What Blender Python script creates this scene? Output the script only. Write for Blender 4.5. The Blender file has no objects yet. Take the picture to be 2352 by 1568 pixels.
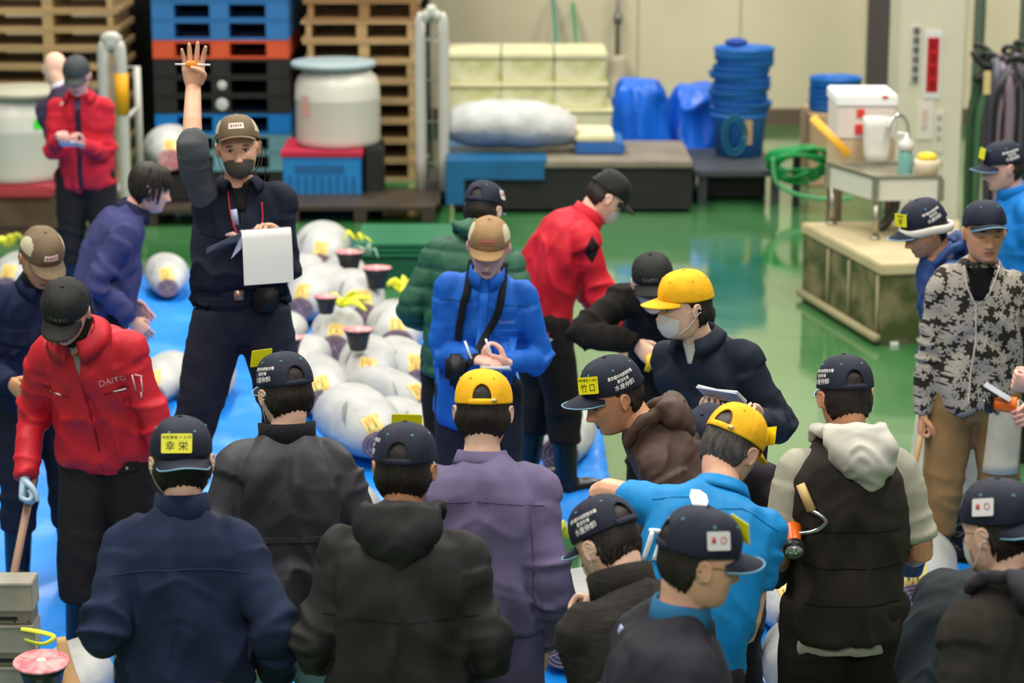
import bpy, bmesh, math, random
import numpy as np
from mathutils import Vector, Matrix
from mathutils.bvhtree import BVHTree
random.seed(7)
rng = np.random.RandomState(7)
SC = bpy.context.scene
COL = SC.collection
# ------------------------------------------------------------------ camera, light, exposure
F = 5477.0; CAMZ = 3.5; PITCH = math.radians(13.5)
cam_d = bpy.data.cameras.new('camera'); cam = bpy.data.objects.new('camera', cam_d); COL.objects.link(cam)
cam.location = (0, 0, CAMZ); cam.rotation_euler = (math.pi/2-PITCH, 0, 0)
cam_d.sensor_width = 36; cam_d.lens = 36*F/2352
cam_d.clip_end = 200
cam_d.dof.use_dof = True; cam_d.dof.focus_distance = 8.0; cam_d.dof.aperture_fstop = 3.0
SC.camera = cam
SC.view_settings.view_transform = 'Standard'; SC.view_settings.look = 'None'
SC.view_settings.gamma = 1; SC.view_settings.exposure = -0.14
SC.view_settings.use_curve_mapping = False
w = bpy.data.worlds.new('hall'); SC.world = w; w.use_nodes = True
bg = w.node_tree.nodes['Background']; bg.inputs[0].default_value = (0.95, 0.97, 1.0, 1); bg.inputs[1].default_value = 0.26
def area(name, loc, size, power, color, rot=(0, 0, 0)):
    l = bpy.data.lights.new(name, 'AREA'); l.shape = 'RECTANGLE'; l.size = size[0]; l.size_y = size[1]
    l.energy = power; l.color = color
    o = bpy.data.objects.new(name, l); COL.objects.link(o); o.location = loc; o.rotation_euler = rot
    return o
area('hall_and_fill_light', (-3.5, 8.5, 8.5), (1.2, 9), 900, (1, .95, .86))
area('hall_and_fill_light', (3.5, 9.5, 8.5), (1.2, 9), 900, (1, .95, .86))
area('hall_and_fill_light', (-2.5, 18.5, 8.0), (1.4, 6), 760, (1, .96, .88))
area('hall_and_fill_light', (4.5, 19.0, 8.0), (1.4, 6), 780, (1, .95, .86))
area('hall_and_fill_light', (0, -1.5, 7.5), (9, 1.6), 420, (1, .95, .88), (math.radians(48), 0, 0))  # fill lamp added above the camera to brighten faces turned towards it
# pixel helpers (frame 2352x1568): where a photographed spot lies in the hall
cP, sP = math.cos(PITCH), math.sin(PITCH)
def ray(px, py):
    u = (px-1176)/F; v = (py-784)/F
    return Vector((u, cP-v*sP, -(sP+v*cP)))
def on(px, py, z=0.0):
    d = ray(px, py); return Vector((0, 0, CAMZ))+d*((z-CAMZ)/d.z)
def aty(px, py, Y):
    d = ray(px, py); return Vector((0, 0, CAMZ))+d*(Y/d.y)
def s2l(c):
    return c/12.92 if c <= .04045 else ((c+.055)/1.055)**2.4
def hexc(h):
    h = h.lstrip('#'); return tuple(s2l(int(h[i:i+2], 16)/255) for i in (0, 2, 4))+(1,)
# ------------------------------------------------------------------ materials
MATS = {}
def mat(name, col, rough=.7, var=.0, vs=6, bump=0, bs=60, bump2=0, bs2=9, spec=.4, metal=0, coat=0, col2=None, sheen=0, alpha=1, stretch=None, emis=0):
    if name in MATS: return MATS[name]
    m = bpy.data.materials.new(name); MATS[name] = m; m.use_nodes = True
    N = m.node_tree.nodes; L = m.node_tree.links; b = N['Principled BSDF']
    c = hexc(col) if isinstance(col, str) else col
    b.inputs['Base Color'].default_value = c; b.inputs['Roughness'].default_value = rough
    b.inputs['Specular IOR Level'].default_value = spec; b.inputs['Metallic'].default_value = metal
    b.inputs['Coat Weight'].default_value = coat; b.inputs['Sheen Weight'].default_value = sheen
    b.inputs['Alpha'].default_value = alpha
    tc = N.new('ShaderNodeTexCoord'); src = tc.outputs['Object']
    if stretch:
        mp = N.new('ShaderNodeMapping'); mp.inputs['Scale'].default_value = stretch; L.new(src, mp.inputs[0]); src = mp.outputs[0]
    if var or col2:
        n = N.new('ShaderNodeTexNoise'); n.inputs['Scale'].default_value = vs; n.inputs['Detail'].default_value = 4
        L.new(src, n.inputs['Vector'])
        r = N.new('ShaderNodeValToRGB'); L.new(n.outputs[0], r.inputs[0])
        if col2:
            a, z = c, hexc(col2)
            r.color_ramp.elements[0].position = .4; r.color_ramp.elements[1].position = .6
        else:
            a = tuple(x*(1-var) for x in c[:3])+(1,); z = tuple(min(1, x*(1+var)) for x in c[:3])+(1,)
            r.color_ramp.elements[0].position = .3; r.color_ramp.elements[1].position = .7
        r.color_ramp.elements[0].color = a; r.color_ramp.elements[1].color = z
        L.new(r.outputs[0], b.inputs['Base Color'])
    prev = None
    for amt, sc_, dist in ((bump, bs, .002), (bump2, bs2, .012)):
        if amt:
            n = N.new('ShaderNodeTexNoise'); n.inputs['Scale'].default_value = sc_; n.inputs['Detail'].default_value = 3
            L.new(src, n.inputs['Vector'])
            bp = N.new('ShaderNodeBump'); bp.inputs['Strength'].default_value = amt; bp.inputs['Distance'].default_value = dist
            L.new(n.outputs[0], bp.inputs['Height'])
            if prev: L.new(prev.outputs[0], bp.inputs['Normal'])
            prev = bp
    if prev: L.new(prev.outputs[0], b.inputs['Normal'])
    return m
def cloth(name, col, rough=.85, var=.12, spec=.25, sheen=.0, b2=.35):
    if name in MATS: return MATS[name]
    m = mat(name, col, rough, var=var, vs=14, bump=.5, bs=320, spec=spec, sheen=sheen); creases(m, .55+b2*.8); return m
def creases(m, amt=.9, sc=4.6, dist=.03, zs=.55):
    """sharp fold lines of worn cloth"""
    N = m.node_tree.nodes; L = m.node_tree.links; b = N['Principled BSDF']; tc = N.new('ShaderNodeTexCoord'); mp = N.new('ShaderNodeMapping'); mp.inputs['Scale'].default_value = (1, 1, zs); L.new(tc.outputs['Object'], mp.inputs[0])
    last = b.inputs['Normal'].links[0].from_socket if b.inputs['Normal'].links else None
    for s_, a_, d_ in ((sc, amt, dist), (sc*2.6, amt*.35, dist*.30)):
        n = N.new('ShaderNodeTexNoise'); n.inputs['Scale'].default_value = s_; n.inputs['Detail'].default_value = 1.5; n.inputs['Distortion'].default_value = .5; L.new(mp.outputs[0], n.inputs['Vector'])
        q = N.new('ShaderNodeMath'); q.operation = 'SUBTRACT'; L.new(n.outputs[0], q.inputs[0]); q.inputs[1].default_value = .5
        r = N.new('ShaderNodeMath'); r.operation = 'MULTIPLY_ADD'; L.new(q.outputs[0], r.inputs[0]); L.new(q.outputs[0], r.inputs[1]); r.inputs[2].default_value = .0009
        w_ = N.new('ShaderNodeMath'); w_.operation = 'POWER'; L.new(r.outputs[0], w_.inputs[0]); w_.inputs[1].default_value = .5
        bp = N.new('ShaderNodeBump'); bp.inputs['Strength'].default_value = a_; bp.inputs['Distance'].default_value = d_; bp.invert = True; L.new(w_.outputs[0], bp.inputs['Height'])
        if last: L.new(last, bp.inputs['Normal'])
        last = bp.outputs[0]
    L.new(last, b.inputs['Normal'])
# ------------------------------------------------------------------ noise (numpy)
def _h(ix, iy, iz):
    n = (ix*73856093) ^ (iy*19349663) ^ (iz*83492791)
    n = (n ^ (n >> 13))*1274126177 & 0x7fffffff
    return ((n ^ (n >> 16)) & 0xffff)/32767.5-1
def noise(P):
    P = np.asarray(P, float); i = np.floor(P).astype(np.int64); f = P-i; f = f*f*(3-2*f)
    x, y, z = i[:, 0], i[:, 1], i[:, 2]; fx, fy, fz = f[:, 0], f[:, 1], f[:, 2]
    def l(a, b, t): return a+(b-a)*t
    return l(l(l(_h(x, y, z), _h(x+1, y, z), fx), l(_h(x, y+1, z), _h(x+1, y+1, z), fx), fy),
             l(l(_h(x, y, z+1), _h(x+1, y, z+1), fx), l(_h(x, y+1, z+1), _h(x+1, y+1, z+1), fx), fy), fz)
def sstep(a, b, x):
    t = np.clip((x-a)/(b-a), 0, 1); return t*t*(3-2*t)
# ------------------------------------------------------------------ mesh builder
class MB:
    def __init__(s): s.v = []; s.f = []; s.m = []; s.n = 0
    def add(s, V, Fs, mi=0):
        V = np.asarray([tuple(p) for p in V], float).reshape(-1, 3) if not isinstance(V, np.ndarray) else V
        s.v.append(V); s.f += [tuple(i+s.n for i in f) for f in Fs]; s.m += [mi]*len(Fs); s.n += len(V)
    def loft(s, rings, mi=0, cap=True, closed=True):
        n = len(rings); k = len(rings[0]); V = np.asarray(rings, float).reshape(-1, 3); Fs = []
        for i in range(n-1):
            for j in range(k if closed else k-1):
                a = i*k+j; b = i*k+(j+1) % k; Fs.append((a, b, b+k, a+k))
        if cap and closed:
            Fs.append(tuple(range(k-1, -1, -1))); Fs.append(tuple(range((n-1)*k, n*k)))
        s.add(V, Fs, mi)
    def tube(s, pts, rad, seg=10, mi=0, cap=True, flat=1.0, xax=None, smooth=0):
        pts = [Vector(p) for p in pts]
        if not hasattr(rad, '__len__'): rad = [rad]*len(pts)
        if smooth: pts, rad = resample(pts, rad, smooth)
        n = len(pts); rings = []; X = Vector(xax) if xax is not None else None
        for i in range(n):
            t = (pts[min(i+1, n-1)]-pts[max(i-1, 0)]); t = t.normalized() if t.length > 1e-9 else Vector((0, 0, 1))
            if X is None: X = t.orthogonal()
            X = (X-t*X.dot(t)); X = X.normalized() if X.length > 1e-6 else t.orthogonal().normalized()
            Y = t.cross(X)
            rings.append([pts[i]+X*math.cos(a)*rad[i]+Y*math.sin(a)*rad[i]*flat for a in [2*math.pi*j/seg for j in range(seg)]])
        s.loft(rings, mi, cap)
    def box(s, c, d, mi=0, M=None, bev=0):
        x, y, z = d[0]/2, d[1]/2, d[2]/2
        V = [Vector((sx*x, sy*y, sz*z)) for sz in (-1, 1) for sx, sy in ((-1, -1), (1, -1), (1, 1), (-1, 1))]
        if M: V = [M @ v for v in V]
        V = [v+Vector(c) for v in V]
        s.add(V, [(3, 2, 1, 0), (4, 5, 6, 7), (0, 1, 5, 4), (1, 2, 6, 5), (2, 3, 7, 6), (3, 0, 4, 7)], mi)
    def bx(s, x0, x1, y0, y1, z0, z1, mi=0):
        s.box(((x0+x1)/2, (y0+y1)/2, (z0+z1)/2), (abs(x1-x0), abs(y1-y0), abs(z1-z0)), mi)
    def ell(s, c, r, mi=0, M=None, nu=16, nv=10, e=1.0):
        rings = []
        for i in range(nv+1):
            ph = -math.pi/2+math.pi*i/nv; cz = math.copysign(abs(math.sin(ph))**e, math.sin(ph)); cr = max(1e-4, abs(math.cos(ph)))**e
            R = []
            for j in range(nu):
                a = 2*math.pi*j/nu; ca, sa = math.cos(a), math.sin(a)
                p = Vector((r[0]*cr*math.copysign(abs(ca)**e, ca), r[1]*cr*math.copysign(abs(sa)**e, sa), r[2]*cz))
                R.append((M @ p if M else p)+Vector(c))
            rings.append(R)
        s.loft(rings, mi)
    def lathe(s, prof, c=(0, 0, 0), seg=24, mi=0, cap=True, sy=1.0, M=None):
        rings = [[(M @ Vector((r*math.cos(2*math.pi*j/seg), r*sy*math.sin(2*math.pi*j/seg), z)) if M else Vector((r*math.cos(2*math.pi*j/seg), r*sy*math.sin(2*math.pi*j/seg), z)))+Vector(c) for j in range(seg)] for r, z in prof]
        s.loft(rings, mi, cap)
    def mesh(s, name='m'):
        me = bpy.data.meshes.new(name); V = np.concatenate(s.v) if s.v else np.zeros((0, 3))
        me.from_pydata(V.tolist(), [], s.f); return me
    def build(s, name, mats, parent=None, smooth=True, bevel=0, sharp=None):
        me = s.mesh(name)
        if not isinstance(mats, (list, tuple)): mats = [mats]
        for m in mats: me.materials.append(m)
        if len(mats) > 1: me.polygons.foreach_set('material_index', s.m)
        me.validate(); 
        bm = bmesh.new(); bm.from_mesh(me); bmesh.ops.recalc_face_normals(bm, faces=bm.faces)
        if bevel: bmesh.ops.bevel(bm, geom=[e for e in bm.edges if len(e.link_faces) == 2 and e.calc_face_angle(0) > .7], offset=bevel, segments=2, affect='EDGES', clamp_overlap=True)
        bm.to_mesh(me); bm.free()
        if smooth:
            me.polygons.foreach_set('use_smooth', [True]*len(me.polygons))
            if sharp: me.set_sharp_from_angle(angle=math.radians(sharp))
        o = bpy.data.objects.new(name, me); COL.objects.link(o)
        if parent: o.parent = parent
        return o
def resample(pts, rad, n):
    out = []; rr = []; m = len(pts)
    for i in range(m-1):
        p0 = pts[max(i-1, 0)]; p1 = pts[i]; p2 = pts[i+1]; p3 = pts[min(i+2, m-1)]
        for k in range(n):
            t = k/n
            out.append(.5*((2*p1)+(p2-p0)*t+(2*p0-5*p1+4*p2-p3)*t*t+(3*p1-p0-3*p2+p3)*t**3)); rr.append(rad[i]+(rad[i+1]-rad[i])*t)
    out.append(pts[-1]); rr.append(rad[-1]); return out, rr
def arrays(me):
    V = np.empty(len(me.vertices)*3); me.vertices.foreach_get('co', V)
    return V.reshape(-1, 3)
def normals(me):
    V = np.empty(len(me.vertices)*3); me.vertices.foreach_get('normal', V)
    return V.reshape(-1, 3)
def remesh(mb, voxel, smooth=2, name='m'):
    """one continuous surface out of the overlapping volumes of mb"""
    me = mb.mesh(name); bm = bmesh.new(); bm.from_mesh(me); bmesh.ops.recalc_face_normals(bm, faces=bm.faces); bm.to_mesh(me); bm.free()
    o = bpy.data.objects.new('tmp', me); COL.objects.link(o)
    md = o.modifiers.new('r', 'REMESH'); md.mode = 'VOXEL'; md.voxel_size = voxel; md.adaptivity = 0
    dg = bpy.context.evaluated_depsgraph_get(); out = bpy.data.meshes.new_from_object(o.evaluated_get(dg))
    bpy.data.objects.remove(o); bpy.data.meshes.remove(me)
    lap(out, smooth); return out
def lap(me, it, lam=.5):
    if it <= 0: return
    V = arrays(me); E = np.empty(len(me.edges)*2, int); me.edges.foreach_get('vertices', E); E = E.reshape(-1, 2); n = len(V)
    cnt = np.bincount(E.ravel(), minlength=n)[:, None]; cnt[cnt == 0] = 1
    for _ in range(it):
        S = np.stack([np.bincount(E[:, 0], V[E[:, 1], k], n)+np.bincount(E[:, 1], V[E[:, 0], k], n) for k in range(3)], 1)
        V = V+(S/cnt-V)*lam
    me.vertices.foreach_set('co', V.ravel()); me.update()
def displace(me, fn):
    V = arrays(me); N = normals(me); me.vertices.foreach_set('co', (V+N*fn(V, N)[:, None]).ravel()); me.update()
def link(name, me, mats, parent=None, smooth=True):
    if not isinstance(mats, (list, tuple)): mats = [mats]
    me.name = name; me.materials.clear()
    for m in mats: me.materials.append(m)
    if smooth: me.polygons.foreach_set('use_smooth', [True]*len(me.polygons))
    o = bpy.data.objects.new(name, me); COL.objects.link(o)
    if parent: o.parent = parent
    return o
def bvh_of(me): return BVHTree.FromPolygons([v.co for v in me.vertices], [p.vertices[:] for p in me.polygons])
def thing(name, label, cat, loc=(0, 0, 0), rz=0, group=None):
    o = bpy.data.objects.new(name, None); COL.objects.link(o); o.location = loc; o.rotation_euler = (0, 0, rz); o.empty_display_size = .2
    return tag(o, label, cat, group)
def tag(o, label, cat=None, group=None, kind=None):
    if label: o['label'] = label
    if cat: o['category'] = cat
    if group: o['group'] = group
    if kind: o['kind'] = kind
    return o
def struct(o): o['kind'] = 'structure'; return o
def txt(body, size, bold=.0):
    """2D lettering as a mesh: (verts, faces), centred"""
    c = bpy.data.curves.new('t', 'FONT'); c.body = body; c.size = size; c.align_x = 'CENTER'; c.align_y = 'CENTER'; c.resolution_u = 3; c.offset = bold*size
    o = bpy.data.objects.new('t', c); COL.objects.link(o); dg = bpy.context.evaluated_depsgraph_get()
    me = bpy.data.meshes.new_from_object(o.evaluated_get(dg)); V = arrays(me).copy(); Fs = [p.vertices[:] for p in me.polygons]
    bpy.data.objects.remove(o); bpy.data.curves.remove(c); bpy.data.meshes.remove(me); return V, Fs
def project(bvh, M, u, w_, side, lift=.002, far=.5):
    """point of the garment surface seen from the front (side 1) or back (-1) of frame M at (u, w)"""
    o = M @ Vector((u, side*far, w_)); d = (M.to_3x3() @ Vector((0, -side, 0))).normalized()
    h = bvh.ray_cast(o, d)
    if h[0] is None: return M @ Vector((u, side*.12, w_))
    return h[0]-d*lift
def patch(bvh, M, cs, side, lift=.003, n=6, mb=None, mi=0):
    """slab of cloth following the surface; cs = four (u, w) corners"""
    mb = mb or MB(); top = []; bot = []
    for i in range(n+1):
        for j in range(n+1):
            a, b = i/n, j/n
            u = (cs[0][0]*(1-a)+cs[1][0]*a)*(1-b)+(cs[3][0]*(1-a)+cs[2][0]*a)*b
            w_ = (cs[0][1]*(1-a)+cs[1][1]*a)*(1-b)+(cs[3][1]*(1-a)+cs[2][1]*a)*b
            top.append(project(bvh, M, u, w_, side, lift)); bot.append(project(bvh, M, u, w_, side, -.003))
    k = n+1; N_ = k*k; Fs = []
    for i in range(n):
        for j in range(n):
            a = i*k+j; Fs += [(a, a+k, a+k+1, a+1), (N_+a, N_+a+1, N_+a+k+1, N_+a+k)]
    per = [i*k for i in range(k)]+[(k-1)*k+j for j in range(1, k)]+[i*k+k-1 for i in range(k-2, -1, -1)]+[j for j in range(k-2, 0, -1)]
    for q in range(len(per)):
        a, b = per[q], per[(q+1) % len(per)]; Fs.append((a, b, b+N_, a+N_))
    mb.add(top+bot, Fs, mi); return mb
def seam(bvh, M, pts, side, r=.0022, lift=.001, mb=None, mi=0, n=6):
    mb = mb or MB(); P = []
    for i in range(len(pts)-1):
        for k in range(n): 
            t = k/n; P.append(project(bvh, M, pts[i][0]*(1-t)+pts[i+1][0]*t, pts[i][1]*(1-t)+pts[i+1][1]*t, side, lift))
    P.append(project(bvh, M, pts[-1][0], pts[-1][1], side, lift)); mb.tube(P, r, 6, mi); return mb
def letter(bvh, M, body, size, u, w_, side, rot=0, bold=.0, mb=None, lift=.003, mi=0, shear=0):
    mb = mb or MB(); V, Fs = txt(body, size, bold); c, s_ = math.cos(rot), math.sin(rot); out = []
    for x, y, _ in V:
        x = x+shear*y
        xx, yy = x*c-y*s_, x*s_+y*c
        out.append(project(bvh, M, u+(-xx if side > 0 else xx), w_+yy, side, lift))
    mb.add(out, Fs, mi); return mb
# ------------------------------------------------------------------ people
SKINS = {}
def skin(tone):
    return mat('skin_'+tone, {'mid': '#dfab8d', 'tan': '#cd9570', 'pale': '#e9c0a6', 'pink': '#dcaa9c'}[tone], .5, var=.08, vs=22, bump=.25, bs=140, spec=.4)
M_EYE = mat('eye_white', '#cfc6bb', .3); M_DARK = mat('dark_hair', '#221a15', .55, var=.45, vs=90, bump=1, bs=190, stretch=(1, 1, .22))
M_GREY = mat('grey_hair', '#4e4a45', .7, var=.5, vs=70, bump=1, bs=160, stretch=(1, 1, .3))
M_LIP = mat('lips', '#9c5f52', .5); M_MASK = mat('white_mask', '#dcd9d4', .8, bump=.3, bs=200)
M_BRIMEDGE = mat('pale_blue_edge', '#7fb2cf', .6); M_EYELET = mat('eyelet_blue', '#57a8bd', .5)
M_TAG = mat('yellow_tag', '#e8e312', .35, spec=.5); M_INK = mat('black_print', '#191a16', .6); M_WHITE = mat('white_thread', '#dcdcd6', .7)
M_WTAG = mat('white_card', '#d9d9d6', .3, spec=.6); M_REDINK = mat('red_print', '#c0463f', .6)
_Z = np.array([-.120, -.112, -.100, -.080, -.060, -.040, -.020, 0, .020, .040, .070, .095, .112, .120])
_W = np.array([.004, .030, .046, .058, .065, .0705, .0745, .077, .0775, .077, .071, .057, .033, .004])
_Fr = np.array([.035, .068, .083, .088, .090, .090, .089, .090, .095, .094, .084, .062, .030, -.008])
_Bk = np.array([.010, -.006, -.022, -.042, -.060, -.075, -.087, -.095, -.099, -.100, -.095, -.078, -.048, -.012])
_zz = np.linspace(-.12, .12, 241)
def _sm(t):
    a = np.interp(_zz, _Z, t); k = np.hanning(15); k /= k.sum(); b = np.convolve(np.pad(a, 7, 'edge'), k, 'valid'); return b
_Ws, _Fs_, _Bs = _sm(_W), _sm(_Fr), _sm(_Bk)
def head_pts(off=0.0, nz=60, na=64, feat=True, offfn=None, zlo=-.12):
    rings = []
    for i in range(nz+1):
        t = i/nz; z = zlo+(.12-zlo)*(.5-.5*math.cos(math.pi*t)) if zlo < -.1 else zlo+(.12-zlo)*math.sin(math.pi/2*t)
        wv, f, b = (float(np.interp(z, _zz, q)) for q in (_Ws, _Fs_, _Bs)); R = []
        for j in range(na):
            a = 2*math.pi*j/na; sa, ca = math.sin(a), math.cos(a); yc = -.005 if f > -.004 else (f+b)/2
            x = wv*math.copysign(abs(sa)**.92, sa); y = yc+((f-yc) if ca > 0 else (yc-b))*math.copysign(abs(ca)**(.82 if ca > 0 else .95), ca)
            dy = 0
            if feat and ca > 0:
                g = lambda x0, z0, sx, sz: math.exp(-((x-x0)/sx)**2-((z-z0)/sz)**2)
                ax = abs(x)
                g2 = lambda x0, z0, sx, sz: math.exp(-((ax-x0)/sx)**2-((z-z0)/sz)**2)
                nb = max(0, min(1, (.018-z)/.055)); lo = 1/(1+math.exp(-(z+.047)/.0025)); up = 1 if z < .018 else math.exp(-((z-.018)/.008)**2)
                dy += (.004+.027*nb**1.2)*math.exp(-(x/(.009+.006*nb))**2)*lo*up
                dy += .011*g2(.0135, -.040, .007, .007)
                dy -= .010*g2(.031, .004, .016, .012); dy += .004*g2(.030, .022, .02, .007)
                dy += .005*g2(.045, -.022, .018, .016)
                dy += .0055*g(0, -.061, .021, .006)-.004*g(0, -.0675, .022, .003)+.006*g(0, -.075, .018, .006)
                dy -= .004*g(0, -.086, .02, .005); dy += .005*g(0, -.101, .02, .01)
                dy += .0035*g2(.031, .002, .010, .006)
            o_ = off+(offfn(x, y, z, a) if offfn else 0)
            nrm = Vector((x/.077**2, (y-yc)/.095**2, (z-.02)/.11**2)); nrm.normalize()
            R.append(Vector((x, y+dy, z))+nrm*o_)
        rings.append(R)
    return rings
def xf(M, rings): return [[M @ p for p in R] for R in rings]
def hand(mb, wr, d, n, sgn, curl, spread=0.0, thumb='side', mi=0, s=1.0):
    """wr wrist, d finger direction, n palm normal, sgn -1 right / +1 left"""
    d = Vector(d).normalized(); n = Vector(n); n = (n-d*n.dot(d)).normalized(); t = n.cross(d)*sgn
    wr = Vector(wr)
    R = []
    for a, hw, hd in ((-.02, .026, .020), (.0, .027, .019), (.03, .036, .018), (.065, .042, .0165), (.09, .041, .013)):
        R.append([wr+d*a*s+t*math.cos(q)*hw*s+n*math.sin(q)*hd*s for q in [2*math.pi*j/14 for j in range(14)]])
    mb.loft(R, mi)
    for k, (o, L) in enumerate(((.031, .070), (.0105, .078), (-.0105, .072), (-.030, .057))):
        c = curl[k] if hasattr(curl[0], '__len__') else curl
        p = wr+d*.086*s+t*o*s; an = 0; P = [p-d*.02*s, p]; sp = spread*(.031*1-k*.0205)*8
        dd = (d+t*sp).normalized()
        for q, fr in enumerate((.45, .31, .24)):
            an += math.radians(c[q]); p = p+(dd*math.cos(an)+n*math.sin(an))*L*fr*s; P.append(p)
        r = .0092*s if k < 3 else .0078*s
        mb.tube(P, [r, r, r*.97, r*.88, r*.66], 9, mi, smooth=3)
        mb.ell(p, (r*.7, r*.7, r*.7), mi, nu=8, nv=6)
    b = wr+d*.022*s+t*.024*s+n*.006*s
    if thumb == 'side': q1 = b+(d*.6+t*.75+n*.25).normalized()*.045*s; q2 = q1+(d*.85+t*.35+n*.3).normalized()*.032*s; q3 = q2+(d*.95+n*.3).normalized()*.022*s
    elif thumb == 'in': q1 = b+(d*.75+t*.35+n*.6).normalized()*.042*s; q2 = q1+(d*.55-t*.55+n*.35).normalized()*.03*s; q3 = q2+(d*.3-t*.9+n*.05).normalized()*.024*s
    else: q1 = b+(d*.6+t*.35+n*.75).normalized()*.043*s; q2 = q1+(d*.8+n*.5-t*.1).normalized()*.030*s; q3 = q2+(d*.9+n*.2-t*.3).normalized()*.022*s
    mb.tube([b-d*.01*s, b, q1, q2, q3], [.016*s, .015*s, .0115*s, .010*s, .0072*s], 9, mi, smooth=3); mb.ell(q3, (.0075*s,)*3, mi, nu=8, nv=6)
CURL = {'relax': (22, 30, 18), 'fist': (75, 90, 55), 'hold': (50, 60, 35), 'flat': (6, 8, 5), 'open': (2, 3, 2), 'pinch': (48, 38, 18)}
def ik(S, T, a, b, hint):
    v = T-S; L = v.length
    if L > (a+b)*.998: T = S+v*((a+b)*.998/L); v = T-S; L = v.length
    x = (a*a-b*b+L*L)/(2*L); h = math.sqrt(max(0, a*a-x*x)); u = v/L; hh = Vector(hint); hh = (hh-u*hh.dot(u)).normalized()
    return S+u*x+hh*h, T
def seg_t(V, A, B):
    A = np.array(A); B = np.array(B); d = B-A; t = np.clip(((V-A)@d)/(d@d), 0, 1); return t, np.linalg.norm(V-(A+t[:, None]*d), axis=1)
class P: pass
def rx(a): return Matrix.Rotation(math.radians(a), 4, 'X')
def ry(a): return Matrix.Rotation(math.radians(a), 4, 'Y')
def rz(a): return Matrix.Rotation(math.radians(a), 4, 'Z')
def skeleton(px, py, yaw, H=1.72, lean=4, stoop=10, side=0, hp=20, hy=0, hr=0, base=0, ph=None, L=None, R=None, Lh=(-.4, -.6, 0), Rh=(.4, -.6, 0), feet=None, shw=.160, hz=.0, neckf=.0, shr=(0, 0), Y=None):
    """joints of a standing, leaning figure in its own frame: x right, y forward, z up"""
    p = P(); k = H/1.72; p.k = k; p.yaw = yaw
    p.pel = Vector((0, 0, ph if ph else .90*k))
    def sd(an): return (ry(side) @ rx(-an)).to_3x3() @ Vector((0, 0, 1))
    d0, d1, d2 = sd(lean), sd(lean+stoop*.5), sd(lean+stoop)
    p.w = p.pel+d0*.14*k; p.ch = p.w+d1*.20*k; p.nb = p.ch+d2*.185*k; p.dirs = (d0, d1, d2)
    sp = math.radians(lean+stoop)
    na = lean+stoop*.8+14+neckf
    nd = sd(na); hc = p.nb+nd*.085*k+Vector((0, .012, .07))+Vector((0, 0, hz))
    hc = p.nb+nd*(.126*k)+sd(lean+stoop)*.01
    p.Mh = Matrix.Translation(hc) @ rz(hy) @ ry(hr) @ rx(-hp)
    p.C = Matrix.Translation(p.nb) @ ry(side) @ rx(-(lean+stoop*.8))
    X = (ry(side).to_3x3() @ Vector((1, 0, 0)))
    p.X = X
    p.S = {}; p.E = {}; p.Wr = {}
    for s, key, tgt, hint in ((-1, 'L', L, Lh), (1, 'R', R, Rh)):
        S = p.nb-d2*.098*k+X*shw*k*s+Vector((0, 0, shr[0 if s < 0 else 1]))
        if tgt is None: tgt = (s*.27*k, .03+.45*math.sin(sp)*.6, .83*k-.0)
        e, t = ik(S, Vector(tgt), .285*k, .255*k, Vector((hint[0]*.25, hint[1], hint[2]))); p.S[key] = S; p.E[key] = e; p.Wr[key] = t
    p.feet = feet or ((-.12, .02), (.12, .02))
    top = p.Mh @ Vector((0, -.01, .141))
    p.base = base; Wp = on(px, py, top.z+base) if Y is None else aty(px, py, Y)
    if Y is not None: p.base = base = Wp.z-top.z
    r = rz(yaw).to_3x3(); loc = Wp-r @ top; loc.z = base
    p.loc = loc; p.sig = (rng.rand()*50)
    p.M = Matrix.Translation(loc) @ rz(yaw)
    return p
def person(p, label, group=None):
    p.root = thing('person', label, 'person', p.loc, math.radians(p.yaw), group); return p.root
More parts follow.
